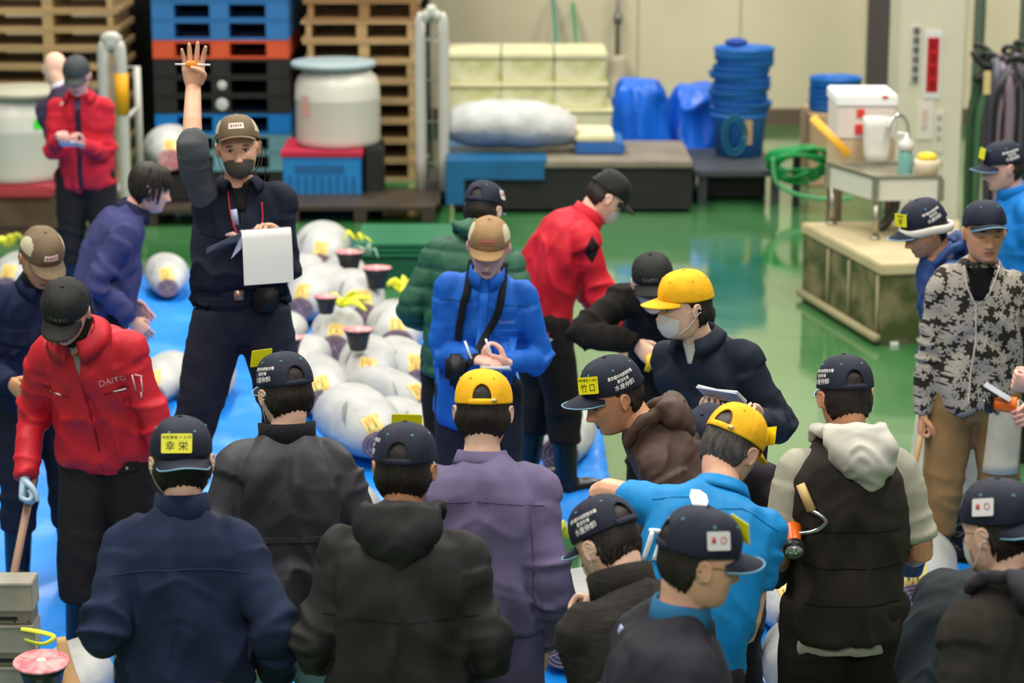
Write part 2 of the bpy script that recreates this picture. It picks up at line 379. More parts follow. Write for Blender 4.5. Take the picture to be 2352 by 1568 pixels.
def body(p, tone='mid', hands=('relax', 'relax'), eyes='down', vox=.0036, hd=None, hn=None, arm=('in', 'in'), spread=(0, 0), thumb=('grip', 'grip'), forearm=False, mouth=True, brow=True, hs=1.0, beard=None):
    """head with face, ears, neck, arms and hands as one skin"""
    mb = MB(); M = p.Mh
    mb.loft(xf(M, head_pts()))
    for s in (-1, 1):
        E = M @ Matrix.Translation((s*.080, -.008, -.002)) @ rz(s*-22) @ ry(s*8)
        mb.ell((0, 0, 0), (.0065, .019, .031), M=E @ rx(-8), nu=14, nv=10)
        pts = [E @ Vector((s*.007, .019*math.cos(a)*.9, .030*math.sin(a)*.95)) for a in [math.radians(-60+i*24) for i in range(12)]]
        mb.tube(pts, .0038, 6)
    nk = M @ Vector((0, -.028, -.045)); nb2 = p.C @ Vector((0, .0, -.05))
    mb.tube([M @ Vector((0, -.022, 0)), nk, (nk+p.nb)/2+(p.C.to_3x3() @ Vector((0, .004, 0))), p.C @ Vector((0, .005, 0)), nb2], [.05, .054, .0545, .060, .075], 20, smooth=3)
    for s, k in ((-1, 'L'), (1, 'R')):
        mb.tube([nb2, p.S[k]], [.06, .035], 10); mb.tube([p.S[k], p.E[k], p.Wr[k]], [.036, .042, .031] if forearm else [.03, .03, .024], 12, smooth=5)
    me = remesh(mb, vox, 2)
    V = arrays(me)
    out = MB(); out.add(V.copy(), [q.vertices[:] for q in me.polygons])
    IM = np.array(M.inverted()); 
    c = np.array([q.center[:] for q in me.polygons]); cl = c@IM[:3, :3].T+IM[:3, 3]
    if mouth:
        sel = ((cl[:, 0]/.023)**2+((cl[:, 2]+.068)/.0085)**2 < 1) & (cl[:, 1] > .05); mi = np.array(out.m); mi[sel] = 3; out.m = mi.tolist()
    if beard:
        sel = (cl[:, 2] < -.045-.02*np.cos(cl[:, 0]*30)) & (cl[:, 1] > -.01) & (cl[:, 2] > -.13) & ~(((cl[:, 0]/.023)**2+((cl[:, 2]+.068)/.0085)**2 < 1)); mi = np.array(out.m); mi[sel & (np.abs(cl[:, 0]) < .09)] = 4; out.m = mi.tolist()
    # hands
    for i, (s, k) in enumerate(((-1, 'L'), (1, 'R'))):
        if hands[i] is None: continue
        wr = p.Wr[k]; fd = (wr-p.E[k]).normalized()
        d = Vector(hd[i]) if hd and hd[i] else fd
        n = Vector(hn[i]) if hn and hn[i] else Vector((-s, 0, 0))
        hm = MB(); hmesh = hand(hm, wr, d, n, -s, CURL[hands[i]] if isinstance(hands[i], str) else hands[i], spread[i], thumb[i], s=hs)
        hm.tube([wr-fd*.05, wr], [.026, .0245], 12)
        h2 = remesh(hm, .0026, 1); out.add(arrays(h2).copy(), [q.vertices[:] for q in h2.polygons], 0); bpy.data.meshes.remove(h2)
    for s in (-1, 1):
        ey = M @ Vector((s*.031, .0765, .003))
        if eyes == 'open':
            out.ell(ey, (.0125, .0115, .0085), 1, M=M.to_3x3(), nu=12, nv=8); out.ell(M @ Vector((s*.031+.0, .0865, .0025)), (.0052, .0028, .0052), 2, M=M.to_3x3(), nu=10, nv=6)
            out.tube([M @ Vector((s*(.031+q*.0135), .0885-.0035*q*q, .0085-.004*q*q)) for q in (-1, -.5, 0, .5, 1)], .0016, 6, 2)
        elif eyes == 'down':
            out.tube([M @ Vector((s*(.031+q*.0135), .0845-.004*q*q, -.0015+.001*q*q)) for q in (-1, -.5, 0, .5, 1)], .0017, 6, 2)
        if brow:
            out.tube([M @ Vector((s*(.031+q*.018), .0945-.0055*q*q-(.003 if q > .6 else 0), .024-.003*q*q)) for q in (-1, -.5, 0, .5, 1)], [.0012, .0024, .0026, .0022, .001], 6, 2)
    bpy.data.meshes.remove(me)
    sk = skin(tone)
    o = out.build('body', [sk, M_EYE, M_DARK, M_LIP, mat('stubble_skin', '#b08a72', .7, var=.2, vs=80)], p.root)
    return o
def hair(p, kind='short', m=None, thick=.010):
    def f(x, y, z, a):
        ca = math.cos(a)
        line = np.interp(ca, [-1, -.55, -.2, .05, .4, 1], [-.072, -.066, -.03, .01, .045, .06] if kind == 'short' else ([-.095, -.09, -.06, -.035, .015, .05] if kind == 'long' else [-.072, -.067, -.042, .0, .03, .06]))
        line += .006*math.sin(a*23+p.sig)
        t = max(0, min(1, (z-line)/.018)); t = t*t*(3-2*t)
        return (thick*(1 if kind == 'long' else float(np.interp(z, [-.012, .018], [1, .35])))+.0025*math.sin(a*31+z*90)*(z < -.01))*t-.008*(1-t)
    mb = MB(); mb.loft(xf(p.Mh, head_pts(0, 44, 72, False, f)))
    if kind == 'long':
        for i in range(46):
            a = random.uniform(-2.1, 2.1); x = .078*math.sin(a); y = -.005+.09*math.cos(a); a2 = a
            top = Vector((x*.75, y*.75, .11)); low = .02 if abs(a) < .9 else -.05
            mb.tube([p.Mh @ top, p.Mh @ Vector((x*1.12, y*1.14, .06)), p.Mh @ Vector((x*1.18, y*1.17, low+random.uniform(-.015, .02)))], [.012, .009, .003], 6, smooth=3)
    else:
        ln_ = lambda ca: float(np.interp(ca, [-1, -.55, -.2, .05, .4, 1], [-.072, -.066, -.03, .01, .045, .06]))
        for i in range(190 if kind == 'mid' else 120):
            a = math.pi+random.uniform(-1.25, 1.25); z1 = ln_(math.cos(a))-random.uniform(-.004, .012 if kind == 'mid' else .004); z0 = z1+random.uniform(.02, .05); P_ = []
            for q in (0, .5, 1):
                z = z0+(z1-z0)*q; wv, bk = float(np.interp(z, _zz, _Ws)), -float(np.interp(z, _zz, _Bs)); o_ = (thick*.75)*(1-q*.55)+.001
                P_.append(p.Mh @ Vector(((wv+o_)*math.sin(a+q*.06), -.005+(bk-.005+o_)*math.cos(a+q*.06), z)))
            mb.tube(P_, [.0030, .0026, .0006], 5)
    return mb.build('hair', m or M_DARK, p.root)
def cap(p, kind, tilt=-4, back=False, yaw=0, tagtext=None, tagaz=12, textside=True, whitecard=False, brimdroop=.018, tagtilt=0, brown_logo=True, tagz=.058):
    """baseball cap: dome panels, curved brim, button, eyelets, and the marks it carries"""
    M = p.Mh @ Matrix.Translation((0, -.004, .038)) @ rz(180+yaw if back else yaw) @ rx(tilt)
    cols = {'navy': '#131a2e', 'navyblk': '#15171f', 'black': '#191918', 'yellow': '#f2b60c', 'brown': '#6e5d46', 'tan': '#94764f', 'grey': '#3b3f41'}
    rough = .75
    cm = mat('cap_'+kind, cols[kind], rough, var=.1, vs=20, bump=.5, bs=260, bump2=.25, bs2=22)
    m2 = mat('cap_cream_panel', '#c9bfa2', .8, bump=.4, bs=240)
    am, bm_, top = .0895, .1065, .102
    if back: bm_ = .1085
    na, nt = 96, 30; V = []; arch = []
    def zr(a): return .004-.012*(1-math.cos(a))*.5*1.0
    def pt(a, t, off=0):
        ph = t*math.pi/2; r = math.cos(ph)**.78; h = math.sin(ph)**1.05
        gro = .0016*math.exp(-((((a+math.pi/6) % (math.pi/3))-math.pi/6)/.035)**2)*min(1, r*3) if kind not in ('brown', 'tan') else 0
        bul = .004*math.sin(ph*2)*(1+.5*math.cos(a)); wob = .0016*math.sin(a*5+p.sig+t*4)
        rr = r-0
        bb = bm_ if math.cos(a) > 0 else .104
        if back: bb = bm_ if math.cos(a) > 0 else .108
        x = math.sin(a)*(am*rr+(bul+wob+off-gro)*min(1, r*2)); y = math.cos(a)*(bb*rr+(bul+wob+off-gro)*min(1, r*2)); z = zr(a)*(1-h)+top*h+off*math.sin(ph)
        return Vector((x, y, z))
    mb = MB(); rings = []
    P_ = []; idx = {}
    for i in range(nt+1):
        for j in range(na):
            a = 2*math.pi*j/na; t = .995*i/nt; da = a-math.pi; e = math.hypot(da/.34, (t-.12)/.27)
            if t > .11 and .84 < e < 1.16: da /= e; t = .12+(t-.12)/e; a = math.pi+da
            P_.append(M @ pt(a, t))
    Fs = []; Mi = []
    for i in range(nt):
        for j in range(na):
            a = 2*math.pi*(j+.5)/na; t = (i+.5)/nt; da = abs(((a-math.pi+math.pi) % (2*math.pi))-math.pi)
            da = abs(a-math.pi)
            if t > .115 and math.hypot(da/.34, (t-.12)/.27) < 1: continue    # the opening above the strap
            k = 0
            if kind in ('brown', 'tan') and .95 < min(a, 2*math.pi-a) < 2.0 and t < .62-.25*abs(min(a, 2*math.pi-a)-1.45)**2*3 and t > .16: k = 1
            q = i*na+j; q2 = i*na+(j+1) % na
            Fs.append((q, q2, q2+na, q+na)); Mi.append(k)
    Fs.append(tuple(nt*na+j for j in range(na))); Mi.append(0)
    base = len(P_); IM_ = M.inverted()                              # lining 2 mm inside the cloth
    for q in range(base): v = IM_ @ P_[q]; P_.append(M @ Vector((v.x*.975, v.y*.978, v.z-.0022)))
    outer = list(Fs); Fs += [tuple(i+base for i in reversed(f)) for f in outer]; Mi += [0]*len(outer)
    cnt = {}
    for f in outer:
        for i in range(len(f)): e_ = (f[i], f[(i+1) % len(f)]); cnt[e_] = 1
    for a_, b_ in list(cnt):
        if (b_, a_) not in cnt: Fs.append((b_, a_, a_+base, b_+base)); Mi.append(0)
    V = np.array([tuple(v) for v in P_]); me = bpy.data.meshes.new('cap'); me.from_pydata(V.tolist(), [], Fs)
    me.materials.append(cm); me.materials.append(m2); me.polygons.foreach_set('material_index', Mi)
    bm = bmesh.new(); bm.from_mesh(me); bmesh.ops.recalc_face_normals(bm, faces=bm.faces); bm.to_mesh(me); bm.free()
    me.polygons.foreach_set('use_smooth', [True]*len(me.polygons))
    o = bpy.data.objects.new('cap', me); COL.objects.link(o); o.parent = p.root
    cb = bvh_of(me)
    # brim
    mb = MB(); nu, nv = 24, 8; g = {}; pts = []
    bl = .072 if kind != 'tan' else .062; flat = .3 if kind in ('yellow', 'brown', 'tan') else 1
    for lay in (0, 1):
        for i in range(nu+1):
            u = -1+2*i/nu; a = u*.98; b0 = pt(a, 0)
            for j in range(nv+1):
                v = j/nv; ln = bl*(max(0, 1-abs(u)**2.6))**.5
                x = b0.x*(1+.02*v); y = b0.y+ln*v-.006*(1-v); z = b0.z+.002-v*.012-(brimdroop*flat)*(b0.x/.075)**2*(1+.4*v)-lay*.0035
                pts.append(M @ Vector((x, y, z)))
    K = (nu+1)*(nv+1); Fs = []; Mi = []
    for i in range(nu):
        for j in range(nv):
            q = i*(nv+1)+j; Fs += [(q, q+nv+1, q+nv+2, q+1), (K+q, K+q+1, K+q+nv+2, K+q+nv+1)]; Mi += [0, 0]
        q = i*(nv+1)+nv; Fs.append((q, q+nv+1, K+q+nv+1, K+q)); Mi.append(0); q = i*(nv+1); Fs.append((q+nv+1, q, K+q, K+q+nv+1)); Mi.append(0)
    mb.add(pts, Fs)
    if kind == 'navy':
        e = [pts[i*(nv+1)+nv] for i in range(nu+1)]; mb.tube(e, .0022, 6, 1)
    bo = mb.build('brim', [cm, M_BRIMEDGE], o)
    mb = MB(); mb.ell(M @ Vector((0, 0, top+.001)), (.007, .007, .004), M=M.to_3x3(), nu=12, nv=6); mb.build('button', cm, o)
    mb = MB(); s_ = [M @ pt(math.pi+q*.05, .03+.0*q, .001) for q in range(-9, 10)]
    mb.tube(s_, .0075, 8, 0, flat=.25, xax=M.to_3x3() @ Vector((0, 0, 1))); mb.build('strap', cm, o)
    if kind == 'yellow':
        mb = MB(); c_ = M @ pt(math.pi-.42, .06, .004); fr = M.to_3x3() @ rz(-(math.pi-.42)*57.3).to_3x3(); mb.box(c_, (.016, .004, .012), 0, M=fr); mb.build('strap_slider', mat('brass', '#e8c98a', .3, metal=.6), o)
    if kind in ('navy', 'yellow', 'black'):
        for q in range(6):
            mb = MB(); a = math.pi/6+q*math.pi/3; c_ = pt(a, .52, .001); nn = Vector((math.sin(a), math.cos(a), .8)).normalized()
            T = (Vector((math.cos(a), -math.sin(a), 0))); B = nn.cross(T)
            mb.tube([M @ (c_+T*math.cos(r)*.003+B*math.sin(r)*.003) for r in [2*math.pi*i/10 for i in range(11)]], .0011, 5); mb.build('eyelet', M_EYELET if kind == 'navy' else cm, o)
    def wrap(body, size, az, z0, bold=.02, mb=None):
        mb = mb or MB(); Vt, Ft = txt(body, size, bold); out = []
        for x, y, _ in Vt:
            a = az-x/.098; zc = z0+y
            org = M @ Vector((math.sin(a)*.25, math.cos(a)*.25, zc)); d = (M.to_3x3() @ Vector((-math.sin(a), -math.cos(a), 0))).normalized()
            h = cb.ray_cast(org, d); q = h[0] if h[0] is not None else org+d*.15
            out.append(q-d*.0015)
        mb.add(out, Ft); return mb
    if kind == 'navy' and textside:
        az = -math.pi/2-.25
        mb = wrap('東京都中央卸売市場', .0125, az, .052); wrap('豊洲市場', .0125, az, .037, mb=mb); wrap('水産仲卸', .0205, az, .018, mb=mb)
        # lettering reads left to right when seen from outside
        mb.build('lettering', M_WHITE, o)
        T = M @ Matrix.Translation((.0, .132+.0, -.0085)) @ rx(6)
        mb = MB()
        for r_ in (.0115, .0075): mb.tube([T @ Vector((-.018*0+r_*math.cos(q), r_*.9*math.sin(q)+.008, .002+.0)) for q in [2*math.pi*i/16 for i in range(17)]], .0011, 5)
        for q in range(3): a = q*2.094+.5; mb.tube([T @ Vector((.007*math.cos(a), .007*math.sin(a)+.008, .002)), T @ Vector((.007*math.cos(a+2.1), .007*math.sin(a+2.1)+.008, .002))], .0012, 5)
        mb.build('brim_emblem', M_WHITE, o)
    if kind == 'black' and textside:
        wrap('DAITO', .021, 0, .030, .0).build('lettering', mat('grey_thread', '#77776f', .7), o)
    if kind in ('brown', 'tan') and brown_logo:
        mb = MB(); R_ = []
        for zc in (.034, .046, .058): 
            pass
        g_ = []
        for i in range(7):
            for j in range(4):
                a = -.30+.60*i/6; zc = .034+.024*j/3
                org = M @ Vector((math.sin(a)*.25, math.cos(a)*.25, zc)); d = (M.to_3x3() @ Vector((-math.sin(a), -math.cos(a), 0))).normalized(); h = cb.ray_cast(org, d); g_.append(h[0]-d*.002)
        mb.add(g_, [(i*4+j, i*4+4+j, i*4+5+j, i*4+1+j) for i in range(6) for j in range(3)])
        lg = mb.build('logo_patch', mat('logo_white', '#dcd6cc', .6) if kind == 'brown' else mat('logo_rust', '#9a6040', .7), o)
        mb = MB()
        for i in range(5):
            a = -.19+.095*i; org = M @ Vector((math.sin(a)*.25, math.cos(a)*.25, .046)); d = (M.to_3x3() @ Vector((-math.sin(a), -math.cos(a), 0))).normalized(); h = cb.ray_cast(org, d)
            mb.box(h[0]-d*.0025, (.004 if i % 2 else .007, .0015, .015), M=M.to_3x3() @ rz(-a*57.3).to_3x3())
        mb.build('logo_marks', mat('logo_pink', '#a86e66', .7), o)
    def plate(az, zc, tl, wid, hei, m, text=None, small=None, nm='name_tag', gap=.012):
        a = math.radians(az); c_ = pt(a, .42, gap)
        T = M @ Matrix.Translation((c_.x, c_.y, zc)) @ rz(-az) @ ry(tl) @ rx(20)
        mb = MB(); nn = 6; ol = []
        r_ = .004
        for cx, cz, a0 in ((wid/2-r_, hei/2-r_, 0), (-wid/2+r_, hei/2-r_, 90), (-wid/2+r_, -hei/2+r_, 180), (wid/2-r_, -hei/2+r_, 270)):
            for q in range(4): b = math.radians(a0+q*30); ol.append((cx+r_*math.cos(b), cz+r_*math.sin(b)))
        k = len(ol); mb.add([T @ Vector((x, .001, z)) for x, z in ol]+[T @ Vector((x, -.001, z)) for x, z in ol], [tuple(range(k)), tuple(range(2*k-1, k-1, -1))]+[(i, (i+1) % k, k+(i+1) % k, k+i) for i in range(k)])
        pl = mb.build(nm, m, o, smooth=False)
        mb = MB()
        if text:
            Vt, Ft = txt(text, hei*.52, 0); mb.add([T @ Vector((-x, .0018, y-hei*.16)) for x, y, _ in Vt], Ft)
        if small:
            Vt, Ft = txt(small, hei*.20, 0); mb.add([T @ Vector((-x, .0018, y+hei*.30)) for x, y, _ in Vt], Ft)
        if mb.n: mb.build('tag_print', M_INK, o, smooth=False)
        return T
    if tagtext is not None: plate(tagaz, tagz, tagtilt, .088, .056, M_TAG, tagtext[0], tagtext[1])
    if whitecard:
        T = plate(82, .045, 8, .062, .046, M_WTAG, nm='white_card', gap=.006); mb = MB()
        mb.tube([T @ Vector((-.013+.008*math.cos(q), .002, .002+.008*math.sin(q))) for q in [i*.6 for i in range(11)]], .0012, 4); mb.box(T @ Vector((.014, .002, .002)), (.01, .0012, .014), M=T.to_3x3()); mb.build('card_print', M_REDINK, o)
    return o
def mask(p, m=None, down=0, low=.0):
    M = p.Mh; mb = MB(); nu, nz = 20, 10; g = []
    for lay in (0, 1):
        for i in range(nu+1):
            u = -1+2*i/nu; a = u*1.12
            for j in range(nz+1):
                t = j/nz; zt = -.018+low-.010*(abs(u)**2)*1.5; zb = -.116+low*.5+.028*abs(u)**1.6; z = zt+(zb-zt)*t
                wv = float(np.interp(z, _zz, _Ws))+.004; f = float(np.interp(z, _zz, _Fs_))
                x = wv*math.sin(a)*.97; y = -.005+(f+.012)*math.cos(a)**.75*1.0+.014*math.exp(-(x/.028)**2)*math.sin(math.pi*min(1, t*1.1+.12))+.003
                y -= lay*.002; y += .0012*math.sin(t*26)*(1-abs(u))
                g.append(M @ Vector((x, y, z)))
    K = (nu+1)*(nz+1); Fs = []
    for i in range(nu):
        for j in range(nz):
            q = i*(nz+1)+j; Fs += [(q, q+nz+1, q+nz+2, q+1), (K+q, K+q+1, K+q+nz+2, K+q+nz+1)]
    mb.add(g, Fs)
    o = mb.build('face_mask', m or M_MASK, p.root)
    for s in (-1, 1):
        mb = MB()
        for z0, z1 in ((-.028+low, .02), (-.088+low, -.02)):
            mb.tube([M @ Vector((s*.0585, .052, z0)), M @ Vector((s*.077, .015, (z0+z1)/2)), M @ Vector((s*.090, -.012, z1*.6)), M @ Vector((s*.086, -.026, z1*.2-.002))], .0016, 5, smooth=3)
        mb.build('ear_loop', m or M_MASK, o)
    return o
def glasses(p, rimless=False):
    M = p.Mh; mb = MB()
    for s in (-1, 1):
        mb.tube([M @ Vector((s*.032+.023*math.cos(q), .107, .002+.015*math.sin(q))) for q in [2*math.pi*i/16 for i in range(17)]], .0011, 5)
        mb.tube([M @ Vector((s*.055, .105, .006)), M @ Vector((s*.076, .085, .008)), M @ Vector((s*.081, .0, .010))], .0012, 5)
    mb.tube([M @ Vector((-.009, .107, .004)), M @ Vector((0, .109, .006)), M @ Vector((.009, .107, .004))], .0011, 5)
    return mb.build('glasses', mat('spectacle_frame', '#4a4440', .3, metal=.5), p.root)
def torso_rings(p, T, hem=.0, ex=2.4, seg=40):
    """T rows: (s, half width, half depth, forward offset); s 0 = hip, 1 = neck base"""
    pts = [p.pel-p.dirs[0]*(.10+hem)*p.k, p.pel, p.w, p.ch, p.nb]; ss = [-.2-hem*2, 0, .27, .65, 1]
    rings = []
    for s, hw, hd, yo in T:
        s0 = s
        for i in range(4):
            if s <= ss[i+1] or i == 3: t = (s-ss[i])/(ss[i+1]-ss[i]); c = pts[i]+(pts[i+1]-pts[i])*t; break
        ta = (pts[min(i+1, 4)]-pts[i]).normalized()
        if i < 3 and t > .5: tb = (pts[i+2]-pts[i+1]).normalized(); ta = ta.lerp(tb, t-.5)
        elif i > 0 and t < .5: tb = (pts[i]-pts[i-1]).normalized(); ta = ta.lerp(tb, .5-t)
        X = p.X; Yv = ta.cross(X).normalized()
        R = []
        for j in range(seg):
            a = 2*math.pi*j/seg; ca, sa = math.cos(a), math.sin(a)
            R.append(c+Yv*yo+X*hw*math.copysign(abs(ca)**(2/ex), ca)+Yv*hd*math.copysign(abs(sa)**(2/ex), sa))
        rings.append(R)
    return rings
def jacket(p, m, name='jacket', wd=1.0, dp=1.0, hem=.0, sleeve='long', vox=.009, fold=.010, sr=1.0, puff=0, cuff=True, ex=2.4, blouse=.0, bell=0, grow=0.0, smooth=3, seed=None, armless=False, shl=1.0, belly=0):
    k = p.k; g = grow
    T = [(-.2-hem*2, .168*wd-blouse+bell, .128*dp-blouse+bell, .0), (-.12-hem*2, .174*wd+bell*.8, .133*dp+bell*.8, .005), (0, .177*wd+blouse+bell*.5, .135*dp+blouse+belly*.5, .005+belly*.3), (.2, .175*wd+blouse, .128*dp+blouse+belly, .006+belly*.5), (.42, .178*wd, .126*dp+belly*.5, .003),
         (.62, .180*wd, .128*dp, -.002), (.78, .178*wd, .120*dp, -.006), (.88, .150*wd*shl, .105*dp, -.008), (.945, .108*wd*shl, .088, -.006), (1.0, .085, .070, 0), (1.03, .068, .060, .004)]
    T = [(s, (a+g)*k, (b+g)*k, c) for s, a, b, c in T]
    mb = MB(); mb.loft(torso_rings(p, T, hem, ex)); 
    arms = []
    if not armless:
        for key in 'LR':
            S, E, Wr = p.S[key], p.E[key], p.Wr[key]; inn = (p.nb-p.S[key])*.35
            sl = sleeve[key] if isinstance(sleeve, dict) else sleeve
            r0, r1, r2, r3 = .068*(sr*.6+.4)+g, .061*(sr*.7+.3)+g, .056*sr+g, .045*sr+g
            if sl == 'long':
                fd = (Wr-E).normalized()
                mb.tube([S+inn-p.dirs[2]*.02, S, S.lerp(E, .5), E, E.lerp(Wr, .55), Wr-fd*.03, Wr+fd*.005], [r0*.9, r0, r1, r2, r2*.92, r3, r3*.82 if cuff else r3], 18, smooth=4)
            elif sl == 'short':
                mb.tube([S+inn-p.dirs[2]*.02, S, S.lerp(E, .5), S.lerp(E, .86)], [r0*.9, r0, r1, r1*1.04], 18, smooth=4)
            elif sl == 'tee':
                mb.tube([S+inn-p.dirs[2]*.02, S, S.lerp(E, .3), S.lerp(E, .55)], [r0*.9, r0, r1, r1*1.04], 18, smooth=4)
            elif sl == 'elbow':
                mb.tube([S+inn-p.dirs[2]*.02, S, S.lerp(E, .5), E, E.lerp(Wr, .2)], [r0*.9, r0, r1, r2, r2*.9], 18, smooth=4)
            arms.append((S, E, Wr))
    me = remesh(mb, vox, smooth)
    sd = p.sig if seed is None else seed
    C = p.C.inverted(); CI = np.array(C)
    def fn(V, N):
        d = np.zeros(len(V)); aw = np.zeros(len(V)); af = np.zeros(len(V))
        for S, E, Wr in arms:
            for A, B, f in ((S, E, 0), (E, Wr, 1)):
                t, dist = seg_t(V, A, B); near = np.clip(1-(dist-.075)/.03, 0, 1)*(t > (.15 if f == 0 else 0)); dv = np.array((B-A).normalized())
                al = (V-np.array(A))@dv; pe = V-np.array(A)-al[:, None]*dv
                n1 = noise(pe*6+dv*(al*17)[:, None]+sd+f*9); n2 = noise(pe*11+dv*(al*31)[:, None]+sd*2)
                el = np.exp(-(((t-(1 if f == 0 else 0))*.27)/.10)**2)*1.0+.45+(.5*np.exp(-((1-t)/.25)**2) if f else 0)
                v = ((1-np.abs(n1))**3-.30)*el*1.3+.3*n2*el; upd = near > aw; af = np.where(upd, v, af); aw = np.where(upd, near, aw)
        L_ = V@CI[:3, :3].T+CI[:3, 3]
        lowf = sstep(-.05, -.5, L_[:, 2]); 
        q = L_*np.array([10, 10, 2.8]); q[:, 2] += np.abs(L_[:, 0])*4
        n1 = noise(q+sd+noise(L_*4+sd)[:, None]*.7); n2 = noise(L_*np.array([15, 15, 6])+sd*3)
        diag = noise(np.stack([(L_[:, 0]*1.0+L_[:, 2]*.8*np.sign(L_[:, 0]+.001))*11, L_[:, 1]*4, (L_[:, 2]-np.abs(L_[:, 0]))*3], 1)+sd)
        n3 = noise(np.stack([L_[:, 0]*3.5+sd, L_[:, 1]*3.5, L_[:, 2]*15+np.abs(L_[:, 0])*9+2.5*noise(L_*3+sd)], 1))
        v = ((1-np.abs(n1))**3-.3)*(.5+.9*lowf)+.3*n2+1.0*diag+(.35+.6*lowf)*((1-np.abs(n3))**3-.3)*np.exp(-((L_[:, 2]+.22)/.16)**2)
        d = 1.9*fold*(v*(1-aw)+af*aw*.75)
        if puff:
            al = np.where(aw > .5, V[:, 2], V[:, 2]); ph = (al/puff+.06*n1)
            d = d*.6+.016*(np.abs(np.sin(ph*math.pi))**.45-.6)
        return d
    displace(me, fn); lap(me, 1, .4)
    o = link(name, me, m, p.root)
    return o, bvh_of(me), me
def collar(p, m, h=.055, r=.068, kind='stand', parent=None, flare=.0, gap=0, off=(0, 0, 0), tilt=0, th=.010):
    """band round the neck; kind shirt adds the folded leaf"""
    nk = (p.Mh @ Vector((0, -.03, -.06))-p.nb); ax = nk.normalized()
    M0 = p.C @ Matrix.Translation(off) @ rx(tilt)
    X = p.X; Yv = (M0.to_3x3() @ Vector((0, 1, 0))); Z = M0.to_3x3() @ Vector((0, 0, 1)); o0 = M0 @ Vector((0, .004, -.012))
    mb = MB(); n = 40; rings = []
    for j in range(n+1):
        a = math.pi/2+math.radians(gap)+(2*math.pi-2*math.radians(gap))*j/n
        ca, sa = math.cos(a), math.sin(a); fr = max(0, sa)
        hh = h*(1-.25*fr); rr = r*(1+.04*fr)
        def q(rad, z): return o0+X*ca*rad+Yv*sa*rad*1.03+Z*z+ax*0
        w_ = .0025*math.sin(a*4+p.sig)
        if kind == 'stand': prof = [(rr+.012, -.02), (rr+.006+flare*.4+w_, hh*.5), (rr+flare, hh), (rr+flare-th*.7, hh+.002), (rr-th+flare*.4, hh*.5), (rr-th, -.02)]
        else: prof = [(rr+.019+flare, -.006-.022*fr), (rr+.013+flare*.5, hh*.35), (rr+.004, hh*.94), (rr-.001, hh), (rr-th*.6, hh*.6), (rr-th, -.02), (rr-.002, -.02), (rr+.002, hh*.7), (rr+.010+flare*.5, hh*.3), (rr+.015+flare, -.006-.022*fr)]
        rings.append([q(a_, b_) for a_, b_ in prof])
    mb.loft(rings, 0, cap=gap > 0)
    return mb.build('collar', m, parent or p.root)
def hood(p, m, wid=.13, drop=.17, out=.06, parent=None, fold=.012, up=.05, side=0):
    """hood lying empty on the upper back"""
    C = p.C; mb = MB(); rings = []
    pts = [(-.10, .06, -.005), (-.105, -.02, .028+up*.2), (-.075, -.085, up*.7), (0, -.115, up), (.075, -.085, up*.7), (.105, -.02, .028+up*.2), (.10, .06, -.005)]
    mb.tube([C @ Vector(q) for q in pts], [.014, .019, .022, .024, .022, .019, .014], 12, smooth=5)
    for i in range(9):
        t = i/8; z = up*.9-t*(drop+up*.5); hw = wid*(1-.1*t-.55*t**3)*(.85+.25*math.sin(math.pi*t)); y = -.085-out*.9*math.sin(math.pi*min(1, t*1.0+.08))*.9-.02; th = .035+out*.55*math.sin(math.pi*(t*.85+.12))
        rings.append([C @ Vector((side*t+hw*math.cos(a), y+th*math.sin(a), z+.02*math.cos(a)**2)) for a in [2*math.pi*j/24 for j in range(24)]])
    mb.loft(rings)
    me = remesh(mb, .008, 3); CI = np.array(C.inverted()); sd = p.sig
    def fn(V, N):
        L_ = V@CI[:3, :3].T+CI[:3, 3]; q = np.stack([L_[:, 0]*4, L_[:, 1]*9, (L_[:, 2]+np.abs(L_[:, 0])*.55+.35*L_[:, 0]**2)*24], 1)
        n1 = noise(q+sd+noise(L_*9)[:, None]*.8); n2 = noise(L_*26+sd); return fold*((1-np.abs(n1))**2-.4)+fold*.3*n2
    displace(me, fn); lap(me, 1)
    return link('hood', me, m, parent or p.root)
